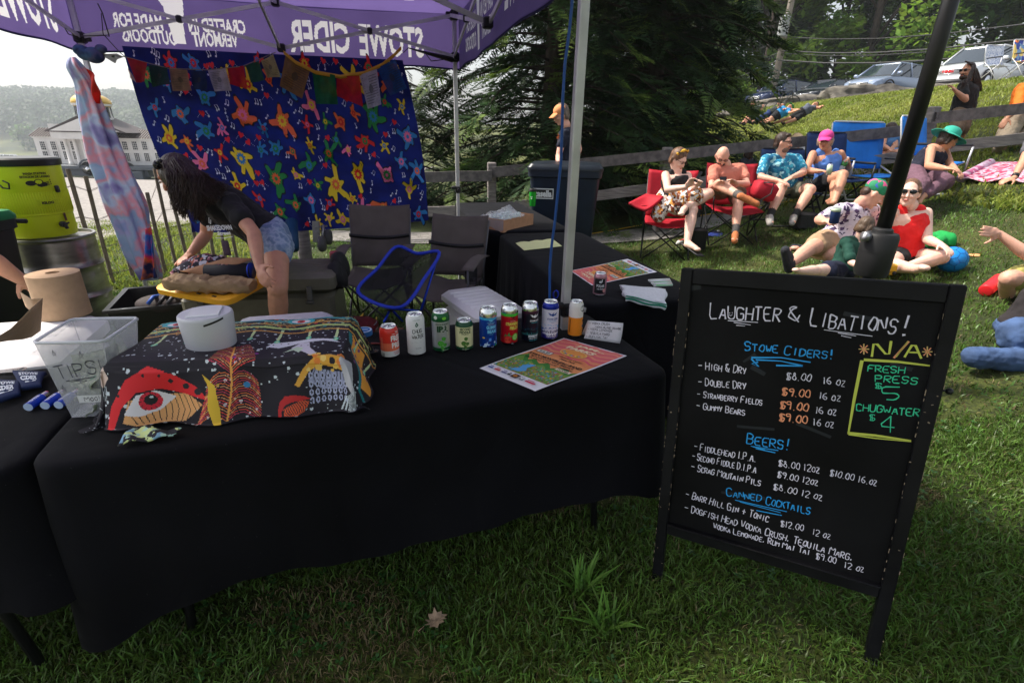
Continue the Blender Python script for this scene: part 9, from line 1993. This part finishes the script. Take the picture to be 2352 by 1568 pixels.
# --- people beyond the fence
def mini(label,x,y,d,topm,hairc,face,hat=None,s_=1.0,sk=SK2,sleeve=.5,gl=None,dx=40,blue=None):
 person(label,'A',d,dict(H=(x,y,0),N=(x+2,y+32,0),S=(x-dx,y+55,-.05),T=(x+dx,y+55,.05),E=(x-dx-10,y+120,-1),W=(x,y+140,-1),F=(x+dx+8,y+120,-1),V=(x+10,y+145,-1),P=(x-22,y+200,0),Q=(x+22,y+200,.05),K=(x+60,y+170,-1),L=(x+90,y+180,-1),A=(x+90,y+240,-1),B=(x+110,y+250,-1)),face,vox=.012,sk=sk,sc_=s_,top=topm,sleeve=sleeve,bottom=blue or mat('dark_trousers',(.03,.03,.035),.9),leg=.8,hair=hairc,hstyle='bob',cap=hat,glasses=gl,group='people sitting beyond the rail fence')
wts=mat('white_tshirt',S(210,210,210),.85)
mini('person in a straw hat behind the fence, above the pink cap',925,1015,9.2,mat('maroon_shirt',S(110,40,50),.85),brd,(-.2,-.9,0),(mat('straw',S(215,185,145),.9,bump=.4,bscale=90),'sun'))
mini('person in a white top drinking behind the fence, left of the pink cap',610,1085,8.6,wts,hairm('sandy',S(165,130,100)),(.2,-.9,-.1),(mat('straw',S(215,185,145),.9),'cap'))
mini('girl with light brown hair in white sitting beyond the blue chair',1210,985,9.0,wts,hairm('girl',S(150,110,80)),(-.1,-.95,-.2),s_=.85,gl='dark')
mini('woman in a blue sleeveless dress seen from behind beyond the blue chair',1320,1000,8.9,mat('denim_blue_dress',S(85,130,180),.85),brd,(-.2,.9,0),sleeve=.1,blue=mat('denim_blue_dress',S(85,130,180),.85))
mini('dark-haired person low behind the red chair and fence',240,1180,9.0,mat('dark_top',(.03,.03,.04),.9),brd,(-.2,.9,0),s_=.8)
# --- four people on the slope
def lying(label,d,J,topm,botm,face,up,capm_=None,leg=.9,hair=brd): person(label,'R',d,J,face,vox=.02,sk=SK2,top=topm,sleeve=.5,bottom=botm,leg=leg,hair=hair,hstyle='short',up=up,cap=capm_,shoes=(mat('dark_shoe',(.03,.03,.03),.8),mat('black_sole',(.02,.022,.03),.8)),group='people lying on the slope')
lying('man in grey T-shirt and black shorts lying on the slope, arm behind his head',18.5,dict(H=(640,358,0),N=(615,372,0),S=(590,372,0),T=(600,395,0),E=(680,385,1),W=(700,370,1),F=(690,372,-1),V=(700,365,-1),P=(530,410,0),Q=(545,425,0),K=(430,465,-1),A=(280,515,-1),L=(470,480,-1),B=(385,510,-1),t=(262,505,-1),u=(370,500,-1)),mat('grey_tee',S(90,95,110),.9),mat('black_shorts',(.012,.012,.015),.9),(-.3,-.4,.8),(.8,.2,.4),leg=.8)
lying('person in bright blue T-shirt and dark cap lying on the slope',18.3,dict(H=(435,378,0),N=(415,392,0),S=(385,395,0),T=(400,415,0),E=(470,400,-1),W=(500,395,-1),F=(440,420,-1),V=(490,402,-1),P=(325,432,0),Q=(340,445,0),K=(265,475,-1),A=(165,505,-1),L=(275,485,-1),B=(220,510,-1),t=(140,495,-1),u=(210,495,-1)),mat('sky_tee',S(50,145,210),.9),mat('black_shorts',(.012,.012,.015),.9),(-.3,-.4,.8),(.8,.2,.4),(mat('forest_cap',S(50,125,60),.85),'cap'),leg=.6)
lying('person in dark top and navy trousers lying on the slope with one arm raised',18.6,dict(H=(365,372,0),N=(345,390,0),S=(320,400,0),T=(330,412,0),E=(350,370,-1),W=(338,350,-1),F=(370,400,-1),V=(390,390,-1),P=(260,432,0),Q=(270,442,0),K=(190,465,-1),A=(110,500,-1),L=(200,475,-1),B=(130,508,-1),t=(90,495,-1),u=(115,500,-1)),mat('charcoal_tee',S(50,55,55),.9),mat('navy_trousers',S(30,50,95),.9),(-.3,-.4,.8),(.8,.2,.4),leg=1.4)
lying('person in olive grey T-shirt sitting up on the slope',18.8,dict(H=(128,348,0),N=(135,372,0),S=(120,385,0),T=(160,380,0),E=(100,430,-1),W=(70,465,-1),F=(215,365,1),V=(190,410,-1),P=(130,465,0),Q=(150,462,0),K=(90,470,-1),A=(40,505,-1),L=(100,480,-1),B=(60,510,-1),t=(20,505,-1),u=(40,512,-1)),mat('olive_tee',S(105,115,105),.9),mat('blue_patterned',S(40,90,130),.9),(-.8,-.5,0),(0,0,1),leg=.8)
# --- arm of the person at the left edge, tearing off paper
person('person outside the left edge whose bare arm reaches in to the paper towel roll','E',2.3,
 dict(H=(-520,120,.1),N=(-470,330,.1),S=(-300,480,.0),T=(-560,500,.1),E=(-120,800,-1),W=(165,985,1),h=(290,1045,1),F=(-620,800,-1),V=(-400,1000,-1),P=(-330,1300,0),Q=(-520,1300,.1),K=(-320,1900,1),L=(-520,1900,1),A=(-300,2400,1),B=(-500,2400,1)),
 (.8,-.1,-.4),vox=.006,sk=SK,top=mat('grey_shirt2',S(90,90,95),.9),sleeve=.7,bottom=mat('dark_trousers',(.03,.03,.035),.9),leg=1.9,hair=brd,hstyle='short',handn=((-.35,-.2,.9),(0,0,1)),curl=.35)
# ================================================================== HAZE: one closed box of thin even air
hz=MB(); hz.box((-120,255,22),(1240,660,92))
hm_=bpy.data.materials.new('haze'); hm_.use_nodes=True; t_=hm_.node_tree; t_.nodes.remove(t_.nodes['Principled BSDF'])
pv=t_.nodes.new('ShaderNodeVolumePrincipled'); pv.inputs['Color'].default_value=(.86,.92,1,1); pv.inputs['Density'].default_value=.0008; pv.inputs['Anisotropy'].default_value=.3
t_.links.new(pv.outputs[0],t_.nodes['Material Output'].inputs['Volume'])
hz.build('haze',hm_,kind='stuff',smooth=False,org=(0,0,0))
clean_props()
